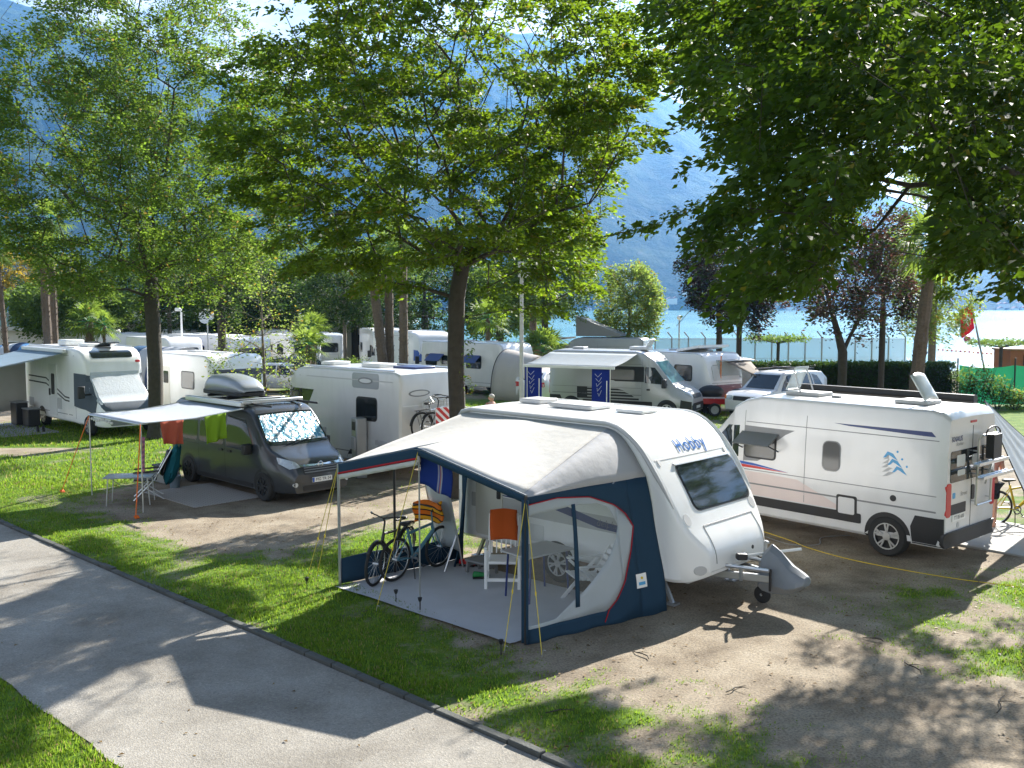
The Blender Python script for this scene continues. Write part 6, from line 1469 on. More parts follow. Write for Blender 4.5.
MB().box((-1.15, -1.22, 2.85), (4.2, .14, .14)).build('cassette', 'white2', a, bevel=.03); MB().box((-1.15, -3.86, 2.28), (4.1, .08, .1)).build('front_bar', 'white2', a)
for x in (-3.1, .8): MB().tube([(x, -3.84, 2.28), (x, -3.84, 0)], .02, 6).build('leg', 'alu', a); MB().tube([(x, -1.2, 2.78), (x, -3.84, 2.28)], .02, 6).build('arm', 'alu', a)
MB().grid(lambda p, q: (-3.15, -1.2 - 2.6 * p, 2.75 - .45 * p - (2.2 - .2 * p) * q + .0 * p), 6, 4).build('side_wall', cloth_mat('pale_wall', (.55, .53, .48), .3), a, solid=.006)
rot = lambda x, y: (-15.5 + x * c45 - y * s45, 35.2 + x * s45 + y * c45)
p = rot(-1.2, -2.9); o = MB().box((0, 0, .01), (4.2, 3., .012)).build('groundsheet', M('grey_mat', (.30, .31, .34), .9, var=.12)); o.location = (*p, 0); o.rotation_euler = (0, 0, R(-45)); tag(o, 'grey mat on the ground beside the white motorhome at the left', 'groundsheet')
for k, (x, y, lab) in enumerate(((-2.3, -1.75, 'dark camping kitchen box standing against the white motorhome'), (-1.5, -1.6, 'dark low cupboard beside the open door of the white motorhome'))):
    q = thing('camp_cupboard', lab, 'cupboard', rot(x, y), R(-45)); MB().box((0, 0, .45 - .1 * k), (.62, .42, .8 - .2 * k)).build('fabric_body', 'black', q, bevel=.02); MB().box((0, 0, .88 - .2 * k), (.68, .46, .04)).build('top', 'midgrey', q, bevel=.01)
def camp_chair(label, loc, rz, grp=None):
    q = thing('camping_chair', label, 'chair', loc, rz, grp)
    MB().box((0, 0, .44), (.48, .5, .04)).build('seat', 'black', q, bevel=.015); MB().box((-.30, 0, .82), (.05, .5, .72), (0, -.2, 0)).build('backrest', 'black', q, bevel=.015)
    for y in (-.27, .27):
        MB().tube([(.25, y, 0), (-.22, y, .62)], .014, 6).build('leg', 'midgrey', q); MB().tube([(-.32, y, 0), (.22, y, .62)], .014, 6).build('leg', 'midgrey', q); MB().box((0, y, .64), (.5, .05, .03)).build('armrest', 'black', q)
camp_chair('dark camping chair on the grey mat at the left edge', rot(-2.6, -3.2), R(-10))
q = thing('boots', 'dark pair of boots on the grey mat in front of the motorhome door', 'boots', rot(.3, -1.9), R(-60))
for y in (-.09, .09): MB().loft([[(x_, y + .045 * math.cos(a_), max(0, .05 + hh + .05 * math.sin(a_))) for a_ in np.linspace(0, 2 * PI, 10, endpoint=False)] for x_, hh in ((-.12, .0), (-.1, .12), (-.04, .10), (.06, .02), (.13, .0), (.15, -.01))]).build('boot', 'black', q)

# white caravan behind the dark van
cv = caravan('white caravan with dark front window right behind the roof box of the dark van', 205, 37.5, R(-45), 5.6, 'white', 2.62)
cv.patch('front_hood', 'F', rr(-1.0, 1.0, 1.30, 2.10, .08), 'grey', .004, step=.15)
# silver motorhome with bicycle rack
sm = motorhome('silver motorhome seen from behind with bicycles on its rear rack', 0, 0, R(137), 6.3, 'silver', 2.76, xy=(-4.35, 26.75), wd=1.12, rearwin=False); t = sm.root; h = 3.15
sm.patch('side_glass_panel', 'L', [(1.0, 1.45), (2.35, 1.45), (2.35, 2.15), (.45, 2.15), (.7, 1.75)], 'glass', .004); sm.window('L', 1.2, 1.8, 1.55, 2.05, .06, 'tint')
sm.window('L', -2.25, -1.45, 1.5, 2.05, .08, 'glass'); sm.patch('emblem_plate', 'L', rr(-2.35, -1.25, 2.3, 2.7, .08), 'silverd', .004)
sm.patch('emblem_oval', 'L', [(-1.8 + .3 * math.cos(a), 2.5 + .09 * math.sin(a)) for a in np.linspace(0, 2 * PI, 20, endpoint=False)], 'midgrey', .008); sm.patch('emblem_inner', 'L', [(-1.8 + .24 * math.cos(a), 2.5 + .055 * math.sin(a)) for a in np.linspace(0, 2 * PI, 20, endpoint=False)], 'silver', .011)
for z in (.95, 1.9): sm.patch('rear_groove', 'B', rr(-1.0, 1.0, z, z + .025, .01), 'white', .004)
sm.patch('emblem_oval', 'B', [(.45 + .36 * math.cos(a), 2.22 + .09 * math.sin(a)) for a in np.linspace(0, 2 * PI, 20, endpoint=False)], 'midgrey', .006); sm.patch('emblem_inner', 'B', [(.45 + .30 * math.cos(a), 2.22 + .06 * math.sin(a)) for a in np.linspace(0, 2 * PI, 20, endpoint=False)], 'silver', .009)
sm.patch('lower_flap', 'L', rr(-2.4, -1.5, .5, 1.0, .05), 'white2', .008)
MB().box((-1., 0, 2.82), (.8, .6, .12)).build('roof_hatch', 'white2', t, bevel=.03); MB().box((.8, .1, 2.82), (.6, .6, .1)).build('roof_hatch', 'white2', t, bevel=.03); MB().box((-2.1, -.3, 2.80), (.9, .7, .06)).build('solar_panel', 'dblue', t, bevel=.01)
m = MB()
for y in (-.35, .35): m.tube([(-h - .06, y, .75), (-h - .06, y, 2.0), (-h - .3, y, 2.12), (-h - .42, y, 2.0)], .022, 6)
m.tube([(-h - .06, -.35, 2.0), (-h - .06, .35, 2.0)], .02, 6); m.build('bike_rack', 'white2', t)
for x_ in (-.32, -.5): MB().box((-h + x_, 0, 1.06), (.08, 1.5, .05)).bar((-h, 0, 1.0), (-h + x_, 0, 1.04), .05, .04).build('rack_rail', 'alu', t)
def rots(x, y): a_ = R(137); return -4.35 + x * math.cos(a_) - y * math.sin(a_), 26.75 + x * math.sin(a_) + y * math.cos(a_)
p = rots(-h - .34, .15); bicycle('bicycle', 'silver bicycle on the rear rack of the silver motorhome, nearest the warning sign', p, R(137 - 90), 'alu', 'bicycles on the silver motorhome', 1.08)
p = rots(-h - .52, -.05); bicycle('bicycle', 'dark bicycle on the rear rack of the silver motorhome, outermost', p, R(137 + 90), 'black', 'bicycles on the silver motorhome', 1.08)
wmat = None
sgn = thing('warning_sign', 'red and white diagonally striped warning sign behind the rack bicycles', 'sign', rots(-h - .66, .22), R(137), z=1.34)
MB().box((0, 0, .27), (.02, .56, .56)).build('plate', 'white', sgn)
for k in range(-2, 4):
    P_ = [(-.28, k * .19 - .1), (-.28, k * .19), (.28, k * .19 + .46), (.28, k * .19 + .36)]
    bm_ = [(max(-.28, min(.28, a)), b) for a, b in P_]
    # clip to the plate
    def clip(poly, f):
        out = []
        for i in range(len(poly)):
            a, b = poly[i], poly[(i + 1) % len(poly)]; fa, fb = f(a), f(b)
            if fa >= 0: out.append(a)
            if fa * fb < 0: s = fa / (fa - fb); out.append((a[0] + (b[0] - a[0]) * s, a[1] + (b[1] - a[1]) * s))
        return out
    q = clip(clip(P_, lambda p_: p_[1] + .0), lambda p_: .55 - p_[1])
    if len(q) > 2: MB().prism([(a, b) for a, b in q], -.016, -.011, 'yz').build('red_stripe', 'red', sgn)
# electricity pedestal
p = G(358, 452); t = thing('power_pedestal', 'grey electricity pedestal with small display beside the silver motorhome', 'power pedestal', S(358, 24.6), R(-60))
MB().box((0, 0, .78), (.36, .3, 1.56)).build('cabinet', 'silverd', t, bevel=.03); MB().box((.0, -.15, 1.35), (.2, .03, .22)).build('display', 'black', t, bevel=.01); MB().box((0, -.16, .9), (.26, .04, .34)).build('socket_flap', 'ltgrey', t, bevel=.01)

# ---- cars
def car(label, u, d, rz, paint, kind='estate', group=None, name='car', L=4.5):
    x, y = S(u, d); t = thing(name, label, 'car', (x, y), rz, group); h = L / 2
    if kind == 'suv': top = [(-h, 1.0), (-h + .06, 1.55), (-h + .3, 1.78), (-h + 1.4, 1.84), (h - 1.95, 1.82), (h - 1.75, 1.74), (h - 1.15, 1.18), (h - .3, 1.08), (h - .06, .95), (h, .75)]; zb = .32; w = .94
    else: top = [(-h, .95), (-h + .08, 1.12), (-h + .5, 1.36), (-h + 1.0, 1.46), (h - 2.3, 1.48), (h - 2.0, 1.40), (h - 1.15, .98), (h - .3, .86), (h - .06, .74), (h, .6)]; zb = .22; w = .89
    st = []
    xs = sorted({a for a, _ in top} | set(np.linspace(-h, h, 13)))
    for x_ in xs:
        zt = lerp_tab(top, x_); f = max(0, (abs(x_) - h + .5) / .5); hm = w - .18 * f ** 2.2; cab = -h + .1 < x_ < h - 1.3
        zm = .98 if kind == 'suv' else .82
        st.append((x_, zb + .05 * f, zt, hm - .03, hm, (w - .20) if (cab and zt > zm + .3) else min(hm, w - .08), zm, .09))
    v = Veh(t, hull(st, bulge=.03), paint)
    r = .37 if kind == 'suv' else .32
    for yy in (w - .01, -w + .01):
        for x_ in (h - .85, -h + .82): v.wheel(x_, yy, r, .2, 'alu', spokes=5)
    zt_ = max(b for _, b in top); zw = (1.12 if kind == 'suv' else .92)
    for s in 'LR':
        v.patch('front_window', s, [(-.1, zw + .02), (h - 1.35, zw), (h - 1.9, zt_ - .12), (-.1, zt_ - .08)], 'glass', .006); v.patch('rear_window', s, [(-1.25, zw + .03), (-.18, zw + .02), (-.18, zt_ - .08), (-1.15, zt_ - .1)], 'glass', .006); v.patch('quarter_window', s, [(-h + .45, zw + .1), (-1.33, zw + .03), (-1.25, zt_ - .12), (-h + .75, zt_ - .2)], 'glass', .006)
        v.patch('door_handle', s, rr(-.05, .12, zw - .12, zw - .08, .015), 'black', .02)
    v.patch('windscreen', 'F', [(-.66, zw + .08), (.66, zw + .08), (.58, zt_ - .12), (-.58, zt_ - .12)], 'glass', .006, step=.1); v.patch('rear_screen', 'B', [(-.58, zw + .1), (.58, zw + .1), (.5, zt_ - .14), (-.5, zt_ - .14)], 'glass', .006, step=.1)
    v.patch('grille', 'F', rr(-.4, .4, zw - .34, zw - .18, .03), 'black', .012, step=.1)
    for s in (1, -1): v.patch('headlight', 'F', rr(s * .45, s * .72, zw - .32, zw - .16, .04), 'lens', .012, step=.1); v.patch('tail_light', 'B', rr(s * .55, s * .76, zw - .2, zw + .02, .03), 'red', .012, step=.1)
    v.patch('number_plate', 'F', rr(-.26, .26, .42, .53, .01), 'white', .03); v.patch('bumper', 'F', rr(-.7, .7, .3, .42, .04), 'midgrey', .015)
    return v
sv = car('silver white off-road car with roof rails in front of the dark hedge', 778, 38.5, R(-140), 'silver', 'suv', None, 'car', 4.7)
for y in (.55, -.55): MB().box((-.5, y, 1.92), (2.4, .05, .05)).build('roof_rail', 'black', sv.root); 
for s in (1, -1): sv.patch('indicator', 'F', rr(s * .72, s * .84, .82, .96, .02), 'orange', .02, step=.06)
MB().box((-.6, 0, 1.96), (.06, 1.3, .04)).build('roof_bar', 'black', sv.root)
car('silver estate car parked side on behind the palm trunks', 341, 47, R(-12), 'silverd', 'estate', None)
car('white car with dark windows far left between the upright tree and the stout palm', 116, 62, R(-20), 'white', 'suv', 'white cars far back')
car('white car right behind the trunk of the upright tree, half hidden', 137, 63, R(-25), 'white', 'suv', 'white cars far back')
car('silver car parked behind the sapling, its side towards us', 284, 50, R(-8), 'silver', 'estate')
car('dark blue car between the white caravans right of the sapling', 305, 56, R(-30), 'dblue', 'estate')
car('small pale car partly hidden behind the left blue banner', 549, 46, R(60), 'silver', 'estate', None, 'car', 3.9)

# ---- caravan with the beach-hut tent, right of the middle tree
c1 = caravan('white grey caravan with raised side windows behind the middle tree trunk', 478, 49.5, R(-42), 6.2, 'silver', 2.62)
for x_ in (.2, -2.4):
    MB().add([(x_ + .05, -1.17, 1.97), (x_ + 1.1, -1.17, 1.97), (x_ + 1.1, -1.6, 1.62), (x_ + .05, -1.6, 1.62), (x_ + .05, -1.19, 1.99), (x_ + 1.1, -1.19, 1.99), (x_ + 1.1, -1.62, 1.64), (x_ + .05, -1.62, 1.64)], [(0, 1, 2, 3), (7, 6, 5, 4), (0, 4, 5, 1), (1, 5, 6, 2), (2, 6, 7, 3), (3, 7, 4, 0)]).build('open_flap', 'dblue', c1.root)
tx, ty = S(511, 46.5); t = thing('shelter_tent', 'pale beige arched shelter tent beside the white grey caravan', 'tent', (tx, ty), R(-40))
beige = cloth_mat('beige_tent_cloth', (.62, .58, .53), .3)
arch = lambda a, b: (-.2 + 2.0 * b - .3 * (1 - b) * 0, 1.25 * math.cos(PI * a), 2.35 * math.sin(PI * a) ** .75 * (1 - .12 * b))
MB().grid(arch, 20, 8).build('shell', beige, t, solid=.01)
fr = [(1.8, y, z) for _, y, z in [arch(a, 1) for a in np.linspace(0, 1, 21)]]
m = MB(); m.v = [(1.78, y, z) for _, y, z in fr] + [(1.78, 0, 0)]; m.f = [(i, i + 1, 21) for i in range(20)]; m.build('front_wall', beige, t, solid=.01)
fr = [(-.22, y, z) for _, y, z in [arch(a, 0) for a in np.linspace(0, 1, 21)]]; MB().tube(fr, .025, 6).build('black_hem', 'black', t)
m = MB(); m.v = [(-.2, y, z) for _, y, z in fr] + [(-.2, 0, 0)]; m.f = [(i, i + 1, 21) for i in range(20)]; m.build('rear_wall', beige, t, solid=.01)
MB().box((-.24, 0, 1.2), (.02, .5, .5)).build('window', 'ltgrey', t); MB().box((-.24, -.2, .3), (.02, .8, .5)).build('flap', 'silverd', t)
t = thing('wooden_hut', 'small brown wooden hut with a pale lean-to roof behind the white grey caravan', 'hut', S(541, 57), R(-30))
MB().box((0, 0, 1.1), (2.6, 2.2, 2.2)).build('wall', 'wood', t); MB().prism([(-1.7, 2.15), (1.6, 2.55), (1.6, 2.65), (-1.7, 2.25)], -1.4, 1.4, 'xz').build('roof', 'ltgrey', t); MB().box((.3, -1.11, 1.3), (.7, .03, .8)).build('window', 'orange', t)

# ---- pop-top camper by the shore
pv = panel_van('camper_van', 'dark camper with a raised pop-up roof by the shore behind the silver camper', S(596, 56), R(160), 'silverd')
MB().add([(-1.6, -.75, 2.72), (1.0, -.75, 2.72), (1.0, .75, 2.72), (-1.6, .75, 2.72), (-1.6, -.75, 2.85), (1.0, -.75, 3.9), (1.0, .75, 3.9), (-1.6, .75, 2.85)], [(0, 1, 2, 3), (7, 6, 5, 4), (0, 4, 5, 1), (1, 5, 6, 2), (2, 6, 7, 3), (3, 7, 4, 0)]).build('pop_up_roof', 'midgrey', pv.root)
# ---- caravan with clear awning and brown sail at right, red trailer
c2 = caravan('white caravan with a tall clear plastic porch behind the front of the silver camper', 689, 41.5, R(-55), 4.6, 'white', 2.5)
MB().box((.8, 0, 2.66), (1.3, 1.8, .1), (0, -.16, 0)).build('raised_roof_flap', 'white', c2.root)
c2.patch('maroon_panel', 'F', rr(-.9, .9, .62, 1.2, .05), M('maroon_film', (.16, .05, .07), .4), .01); c2.patch('window_blind', 'F', rr(-.78, .78, 1.38, 2.0, .05), 'white2', .018)
px_, py_ = S(714, 41.); t = thing('porch_tent', 'clear plastic porch tent on the right side of the white caravan, with a brown sail', 'tent', (px_, py_), R(-55))
pm_ = clear_mat('milky_plastic', (.75, .82, .86), .45, .2)
MB().grid(lambda a, b: (-1. + 2.2 * a, -.8 - .15 * b * a, .1 + 2.3 * b - .2 * a), 4, 4).grid(lambda a, b: (1.2, -.8 + 1.8 * a, .1 + 2.1 * b), 4, 4).build('walls', pm_, t); MB().grid(lambda a, b: (-1. + 2.3 * a, -.9 + 2. * b, 2.42 - .25 * a), 4, 4).build('roof', 'ltgrey', t, solid=.02)
MB().grid(lambda a, b: (1.2 + 1.6 * a, -.6 + 1.5 * b * (1 - a * .7), 2.15 - .5 * a), 4, 4).build('sail', cloth_mat('brown_sail', (.30, .25, .2), .3), t, solid=.01)
for x in (-1., 1.2): MB().tube([(x, -.85, 0), (x, -.85, 2.4)], .025, 6).build('pole', 'orange' if x > 0 else 'alu', t)
px_, py_ = S(719, 39.); t = thing('trailer', 'low red boat trailer with black wheels in front of the clear porch', 'trailer', (px_, py_), R(5))
MB().bar((-1.0, -.4, .62), (1.1, -.4, .55), .07, .22).bar((-1.0, .4, .62), (1.1, .4, .55), .07, .22).bar((1.1, -.4, .55), (1.8, 0, .5), .06, .1).bar((1.1, .4, .55), (1.8, 0, .5), .06, .1).bar((-1, -.4, .6), (-1, .4, .6), .1, .1).build('frame', 'red', t, bevel=.01)
for y in (.55, -.55): wheel(t, -.3, y, .27, .15, 'ltgrey', 0)
MB().ball((-.3, 0, .95), (.55, .3, .28)).build('covered_load', 'black', t); MB().bar((-1.0, -.3, .75), (1., -.3, .72), .1, .05).build('bunk', 'white2', t)
t = thing('barrel', 'grey plastic barrel standing right of the red trailer', 'barrel', S(750, 37.5), 0)
MB().lathe([(.01, 0), (.30, 0), (.34, .2), (.35, .5), (.33, .85), (.3, .9), (.01, .9)], 18).build('tub', 'ltgrey', t); MB().lathe([(.34, .88), (.35, .93), (.01, .96)], 18).build('lid', 'midgrey', t)
t = thing('motor_cart', 'black covered outboard motor on a stand between red trailer and off-road car', 'outboard motor', S(738, 38.), 0)
MB().ball((0, 0, .85), (.34, .28, .32)).build('cowl', 'black', t); MB().bar((0, 0, .6), (0, 0, .12), .16, .2).build('shaft', 'black', t); MB().bar((-.3, 0, .02), (.1, 0, .7), .06, .06).bar((.3, 0, .02), (.1, 0, .7), .06, .06).build('stand', 'midgrey', t)

# ---- tunnel tent seen over the silver motorhome
t = thing('tunnel_tent', 'blue grey tunnel tent showing over the roof of the silver motorhome', 'tent', S(372, 36.5), R(-8))
def tun(a, b): x = -1.7 + 3.4 * a; r = 1.0 - .35 * abs(a - .42) ** 1.6 * 3; return (x, 1.2 * math.cos(PI * b), 2.25 * r * math.sin(PI * b) ** .8 * (1 - .05 * math.sin(9 * a)))
MB().grid(lambda a, b: tun(a * .62, b), 10, 14).build('shell', cloth_mat('tent_blue', (.07, .13, .22), .2), t, solid=.01); MB().grid(lambda a, b: tun(.62 + .38 * a, b), 8, 14).build('porch', cloth_mat('tent_pale', (.30, .38, .48), .3), t, solid=.01)

# ---- far rows at the left: every caravan and motorhome on its own
G1 = 'white caravans in the far rows'
for k, (u, d, rz, L, pt, zr, lab) in enumerate((
    (186, 72, -50, 4.8, 'white', 2.7, 'white caravan far back between the thin white lamp post and the satellite dish'),
    (102, 76, -60, 5., 'white', 2.7, 'white caravan farthest back beside the short stout palm'),
    (268, 72, -65, 4.8, 'white', 2.75, 'white caravan far back right behind the thin sapling stem'),
    (138, 66, -30, 5.5, 'white2', 2.6, 'white caravan with small dark windows left of the upright tree trunk'),
    (165, 58, -40, 5.2, 'white', 2.6, 'white caravan behind the blue and white arched tent'),
    (206, 62, -35, 6., 'white2', 2.65, 'pale caravan beneath the white satellite dish'),
    (243, 58, -62, 5.2, 'white', 2.6, 'white caravan half covered by the sapling leaves'),
    (292, 64, -55, 5., 'white', 2.6, 'white caravan left of the silver estate car with a wide front window'),
    (324, 66, -75, 4.8, 'white2', 2.6, 'white caravan directly behind the silver estate car'))):
    caravan(lab, u, d, R(rz), L, pt, zr, G1, stripe=('ltgrey' if k % 2 else None))
G2 = 'white motorhomes in the far rows'
motorhome('white motorhome behind the middle palm trunk, its front to the right', 384, 62, R(-72), 6.0, 'white', 3., group=G2)
motorhome('white motorhome with blue windows between palm trunks and broad tree', 423, 55, R(-60), 6.0, 'white', 3.0, win='blue', group=G2)
motorhome('white motorhome roof far left behind the boat', 85, 70, R(-35), 6.8, 'white2', 2.9, group=G2)
t = thing('arched_tent', 'blue and white arched awning tent in front of the far white caravans', 'tent', S(160, 50), R(-35))
for k, (c_, x0, x1) in enumerate((((.10, .2, .34), -1.8, -.7), ((.62, .64, .66), -.7, .6), ((.10, .14, .26), .6, .9), ((.6, .62, .65), .9, 2.3))):
    MB().grid(lambda a, b: (x0 + (x1 - x0) * a, 1.4 * math.cos(PI * b), 2.35 * math.sin(PI * b) ** .7), 4, 14).build('panel', cloth_mat('arch_cloth%d' % k, c_, .3), t, solid=.01)
t = thing('covered_car', 'car under a pale grey cover in front of the far caravans', 'covered car', S(222, 48), R(-30))
MB().loft([[(x, w * math.cos(a), max(.05, h_ * (.5 + .5 * math.sin(a)))) for a in np.linspace(0, 2 * PI, 20, endpoint=False)] for x, w, h_ in ((-2.1, .6, .7), (-1.9, .85, 1.1), (-1., .92, 1.5), (.3, .92, 1.5), (1.1, .9, 1.05), (1.9, .8, .9), (2.1, .5, .5))]).build('cover', cloth_mat('car_cover', (.50, .53, .56), .1), t)
t = thing('satellite_dish', 'white round satellite dish on a pole above the far caravans', 'satellite dish', S(208, 55), R(-100))
MB().lathe([(.01, .0), (.27, .04), (.46, .12), (.46, .15), (.24, .07), (.01, .03)], 22, 'x').build('bowl', 'white', t); bw = kids(t)[0]; bw.location = (0, 0, 3.85); bw.rotation_euler = (0, R(-20), 0)
MB().tube([(0, 0, 0), (0, 0, 3.8)], .04, 6).build('pole', 'steel', t)
t = thing('tarpaulin', 'dark blue tarpaulin stretched between the far caravans', 'tarpaulin', S(184, 60), R(-20)); MB().grid(lambda a, b: (-1. + 2. * a, -.9 + 1.8 * b, 2.5 - .5 * a - .2 * math.sin(PI * b)), 6, 6).build('sheet', cloth_mat('tarp_blue', (.02, .04, .26), .2), t, solid=.01)
for x in (-1, 1): MB().tube([(x, -.9, 0), (x, -.9, 2.4)], .025, 5).build('pole', 'steel', t)
t = thing('lamp_post', 'thin white lamp post in front of the dark trees at the left', 'lamp post', S(182, 58), 0); MB().tube([(0, 0, 0), (0, 0, 4.3)], .06, 8).build('pole', 'white', t); MB().box((-.2, 0, 4.25), (.3, .2, .2)).build('lamp_head', 'white', t, bevel=.03)
# boat with cover
t = thing('boat', 'white motor boat under a blue and white tarpaulin on a trailer at the far left', 'boat', S(27, 45), R(-8))
MB().loft([[(x, w * math.cos(a) * (1 if math.sin(a) > -.2 else .8), 1.35 + (hh if math.sin(a) > 0 else .75) * math.sin(a) * 1.) for a in np.linspace(0, 2 * PI, 16, endpoint=False)] for x, w, hh in ((-2.9, .9, .35), (-2.5, 1.05, .38), (0, 1.1, .4), (1.6, .85, .42), (2.6, .4, .45), (3., .06, .4))]).build('hull', 'white', t)
MB().loft([[(x, w * math.cos(a), 1.65 + hh * math.sin(a)) for a in np.linspace(0, PI, 13)] for x, w, hh in ((-2.3, .95, .35), (-1.4, 1.05, .95), (-.2, 1.05, 1.1), (.9, .95, .85), (1.9, .6, .3))], closed=False).build('cover', cloth_mat('boat_cover', (.5, .6, .7), .2, stripes=(0, .55, [(0, (.10, .26, .50)), (.45, (.62, .66, .70)), (.8, (.06, .10, .2))])), t, solid=.01)
MB().bar((-2.6, -.6, .55), (2.8, 0, .5), .1, .1).bar((-2.6, .6, .55), (2.8, 0, .5), .1, .1).build('trailer', 'steel', t)
for y in (.95, -.95): wheel(t, -.8, y, .3, .18, 'ltgrey', 0)
# ---- building with solar panels
t = thing('service_building', 'low cream building with solar panels on its roof at the far left', 'building', S(22, 76), R(-8))
MB().box((-1, 0, 1.35), (11.5, 7, 2.7)).build('wall', 'render', t); MB().prism([(-4.2, 2.65), (4.2, 2.65), (4.2, 2.85), (-4.2, 4.0)], -7.2, 5.2, 'yz').build('roof', 'ltgrey', t)
for k in range(6):
    o = MB().grid(lambda a, b: (-5.6 + 1.55 * k + 1.35 * a, -3.9 + 3.2 * b, 2.74 + .0 + .0 * b), 1, 1)
    MB().prism([(-5.6 + 1.55 * k, 2.95), (-4.25 + 1.55 * k, 2.95), (-4.25 + 1.55 * k, 3.9), (-5.6 + 1.55 * k, 3.9)], -4.26, -4.22, 'xz').build('solar_panel', M('solar_blue%d' % k, (.22, .38, .42), .25, var=.1), t)
w = MB().box((1.6, -3.52, 1.5), (1.3, .08, .7)).build('window', 'white2', t); MB().box((1.6, -3.58, 1.5), (1.1, .05, .52)).build('pane', 'glass', w)
MB().box((-2.6, -3.54, 1.3), (2.4, .06, 2.3)).build('shutter', 'wood', t); MB().box((-4.7, -1.5, 4.2), (.9, .9, 1.9)).build('chimney', 'ltgrey', t, bevel=.03); MB().lathe([(.01, 3.4), (.3, 3.4), (.3, 4.1), (.36, 4.15), (.2, 4.4), (.01, 4.45)], 14, c=(-.6, -2.6, 0)).build('vent', 'steel', t)
t = thing('low_building', 'long pale low building behind the far caravans', 'building', S(262, 86), R(-4)); MB().box((0, 0, 1.5), (26, 6, 3.0)).build('wall', 'render', t); MB().prism([(-3.6, 2.95), (3.6, 2.95), (3.6, 3.1), (0, 4.1), (-3.6, 3.1)], -13.6, 13.6, 'yz').build('roof', M('blue_grey_roof', (.36, .42, .46), .6), t)
for k in range(7): w = MB().box((-10 + 3.3 * k, -3.02, 1.6), (1.2, .06, .9)).build('window', 'glass', t)
t = thing('chalet', 'white chalet with a brown gable far behind the estate car', 'building', S(318, 92), R(20)); MB().box((0, 0, 1.6), (7, 6, 3.2)).build('wall', 'render', t); MB().prism([(-4.2, 3.0), (4.2, 3.0), (0, 5.2)], -3.6, 3.6, 'xz').build('roof', 'wood', t); MB().box((0, -3.03, 1.7), (1.4, .06, 1.)).build('window', 'glass', t)

# ------------------------------------------------------------------ hedge, fences, shore furniture at the right
hx0, hx1, hy_ = S(742, 42.)[0], S(957, 42.)[0], 42.
t = thing('hedge', 'dark clipped hedge wall behind the silver camper van', 'hedge', ((hx0 + hx1) / 2, hy_ + .5))
W2 = (hx1 - hx0) / 2
MB().grid(lambda a, b: ((2 * a - 1) * (W2 - .1), (-.42 if b < .4 else (.42 if b > .6 else 0)) , (1.78 * min(1, b / .4) if b < .5 else 1.78 * min(1, (1 - b) / .4))), 8, 10).build('branches', 'trunk', t)
n = 26000; f = NP.random(n); pos = np.stack([NP.uniform(-W2, W2, n), np.where(f < .62, -.5 + NP.normal(0, .05, n), NP.uniform(-.5, .5, n)), np.where(f < .62, NP.uniform(0, 1.86, n), 1.86 + NP.normal(0, .045, n))], -1)
pos[:, 1] += .06 * (vnoise(pos[:, 0] * 1.3, pos[:, 2] * 1.7) - .5) * 2; D = np.stack([NP.normal(0, .4, n), np.where(f < .62, -1., -.2), NP.uniform(-.4, .8, n)], -1)
LV = leaves(pos, D, 1, .05, .05, .10, .2, .1, .6, .03); np_mesh('foliage', LV, np.arange(len(LV)).reshape(-1, 4), dark, t)
# green screen fence with climbers
fx0, fx1 = S(958, 42.5)[0], S(1130, 42.5)[0]
t = thing('screen_fence', 'green mesh screen fence right of the hedge end', 'fence', (fx0, 42.5)); Wf = fx1 - fx0
MB().grid(lambda a, b: (.1 + (Wf - .2) * a, .02 * math.sin(20 * a), .08 + (1.75 + .18 * abs(math.sin(a * PI * 3)) * (1 - b) * 0 - .12 * math.sin(PI * ((a * 3) % 1))) * b), 30, 4).build('mesh', clear_mat('green_mesh', (.10, .45, .22), .45, .8) if False else cloth_mat('green_screen', (.02, .20, .09), .4), t)
for k in range(4): MB().tube([(Wf * k / 3, -.06, 0), (Wf * k / 3, -.06, 2.15)], .035, 6).build('post', 'black', t)
def bush(name, label, x, y, w, dp, h, n, lm, size=.1, grp=None):
    t = thing(name, label, 'shrub', (x, y), 0, grp); st = MB()
    for k in range(7): a = 2.4 * k; st.tube([(.05 * math.cos(a), .05 * math.sin(a), 0), (w * .3 * math.cos(a), dp * .3 * math.sin(a), h * .5), (w * .42 * math.cos(a + .3), dp * .4 * math.sin(a), h * .85)], [.02, .014, .006], 5)
    st.build('stems', 'trunk', t); P_ = NP.normal(0, 1, (n, 3)); P_ /= np.linalg.norm(P_, axis=1, keepdims=True); rr__ = NP.random((n, 1)) ** .4 * (.7 + .5 * vnoise(P_[:, :1] * 2 + x, P_[:, 2:] * 2 + y)); P_ = P_ * rr__ * np.array((w / 2, dp / 2, h / 2)) + np.array((0, 0, h * .5)); P_[:, 2] = np.abs(P_[:, 2])
    LV = leaves(P_, NP.normal(0, 1, (n, 3)), 1, .1, .1, size, .2, .2, .5, .05); np_mesh('foliage', LV, np.arange(len(LV)).reshape(-1, 4), lm, t); return t
for k, (u, d, w, h, lm, lab) in enumerate(((966, 41.6, 1.2, 1.9, mid, 'climbing shrub at the end of the dark hedge'), (982, 41.4, 1.5, 2.2, dark, 'taller dark climbing shrub on the green fence'), (1000, 41.2, 1.5, 1.6, mid, 'leafy shrub in front of the green fence'), (1018, 41., 1.6, 1.0, lime, 'low pale shrub at the foot of the green fence'))):
    x, y = S(u, d); bush('shrub', lab, x, y, w, .8, h, 900, lm, .11, 'shrubs along the green fence')
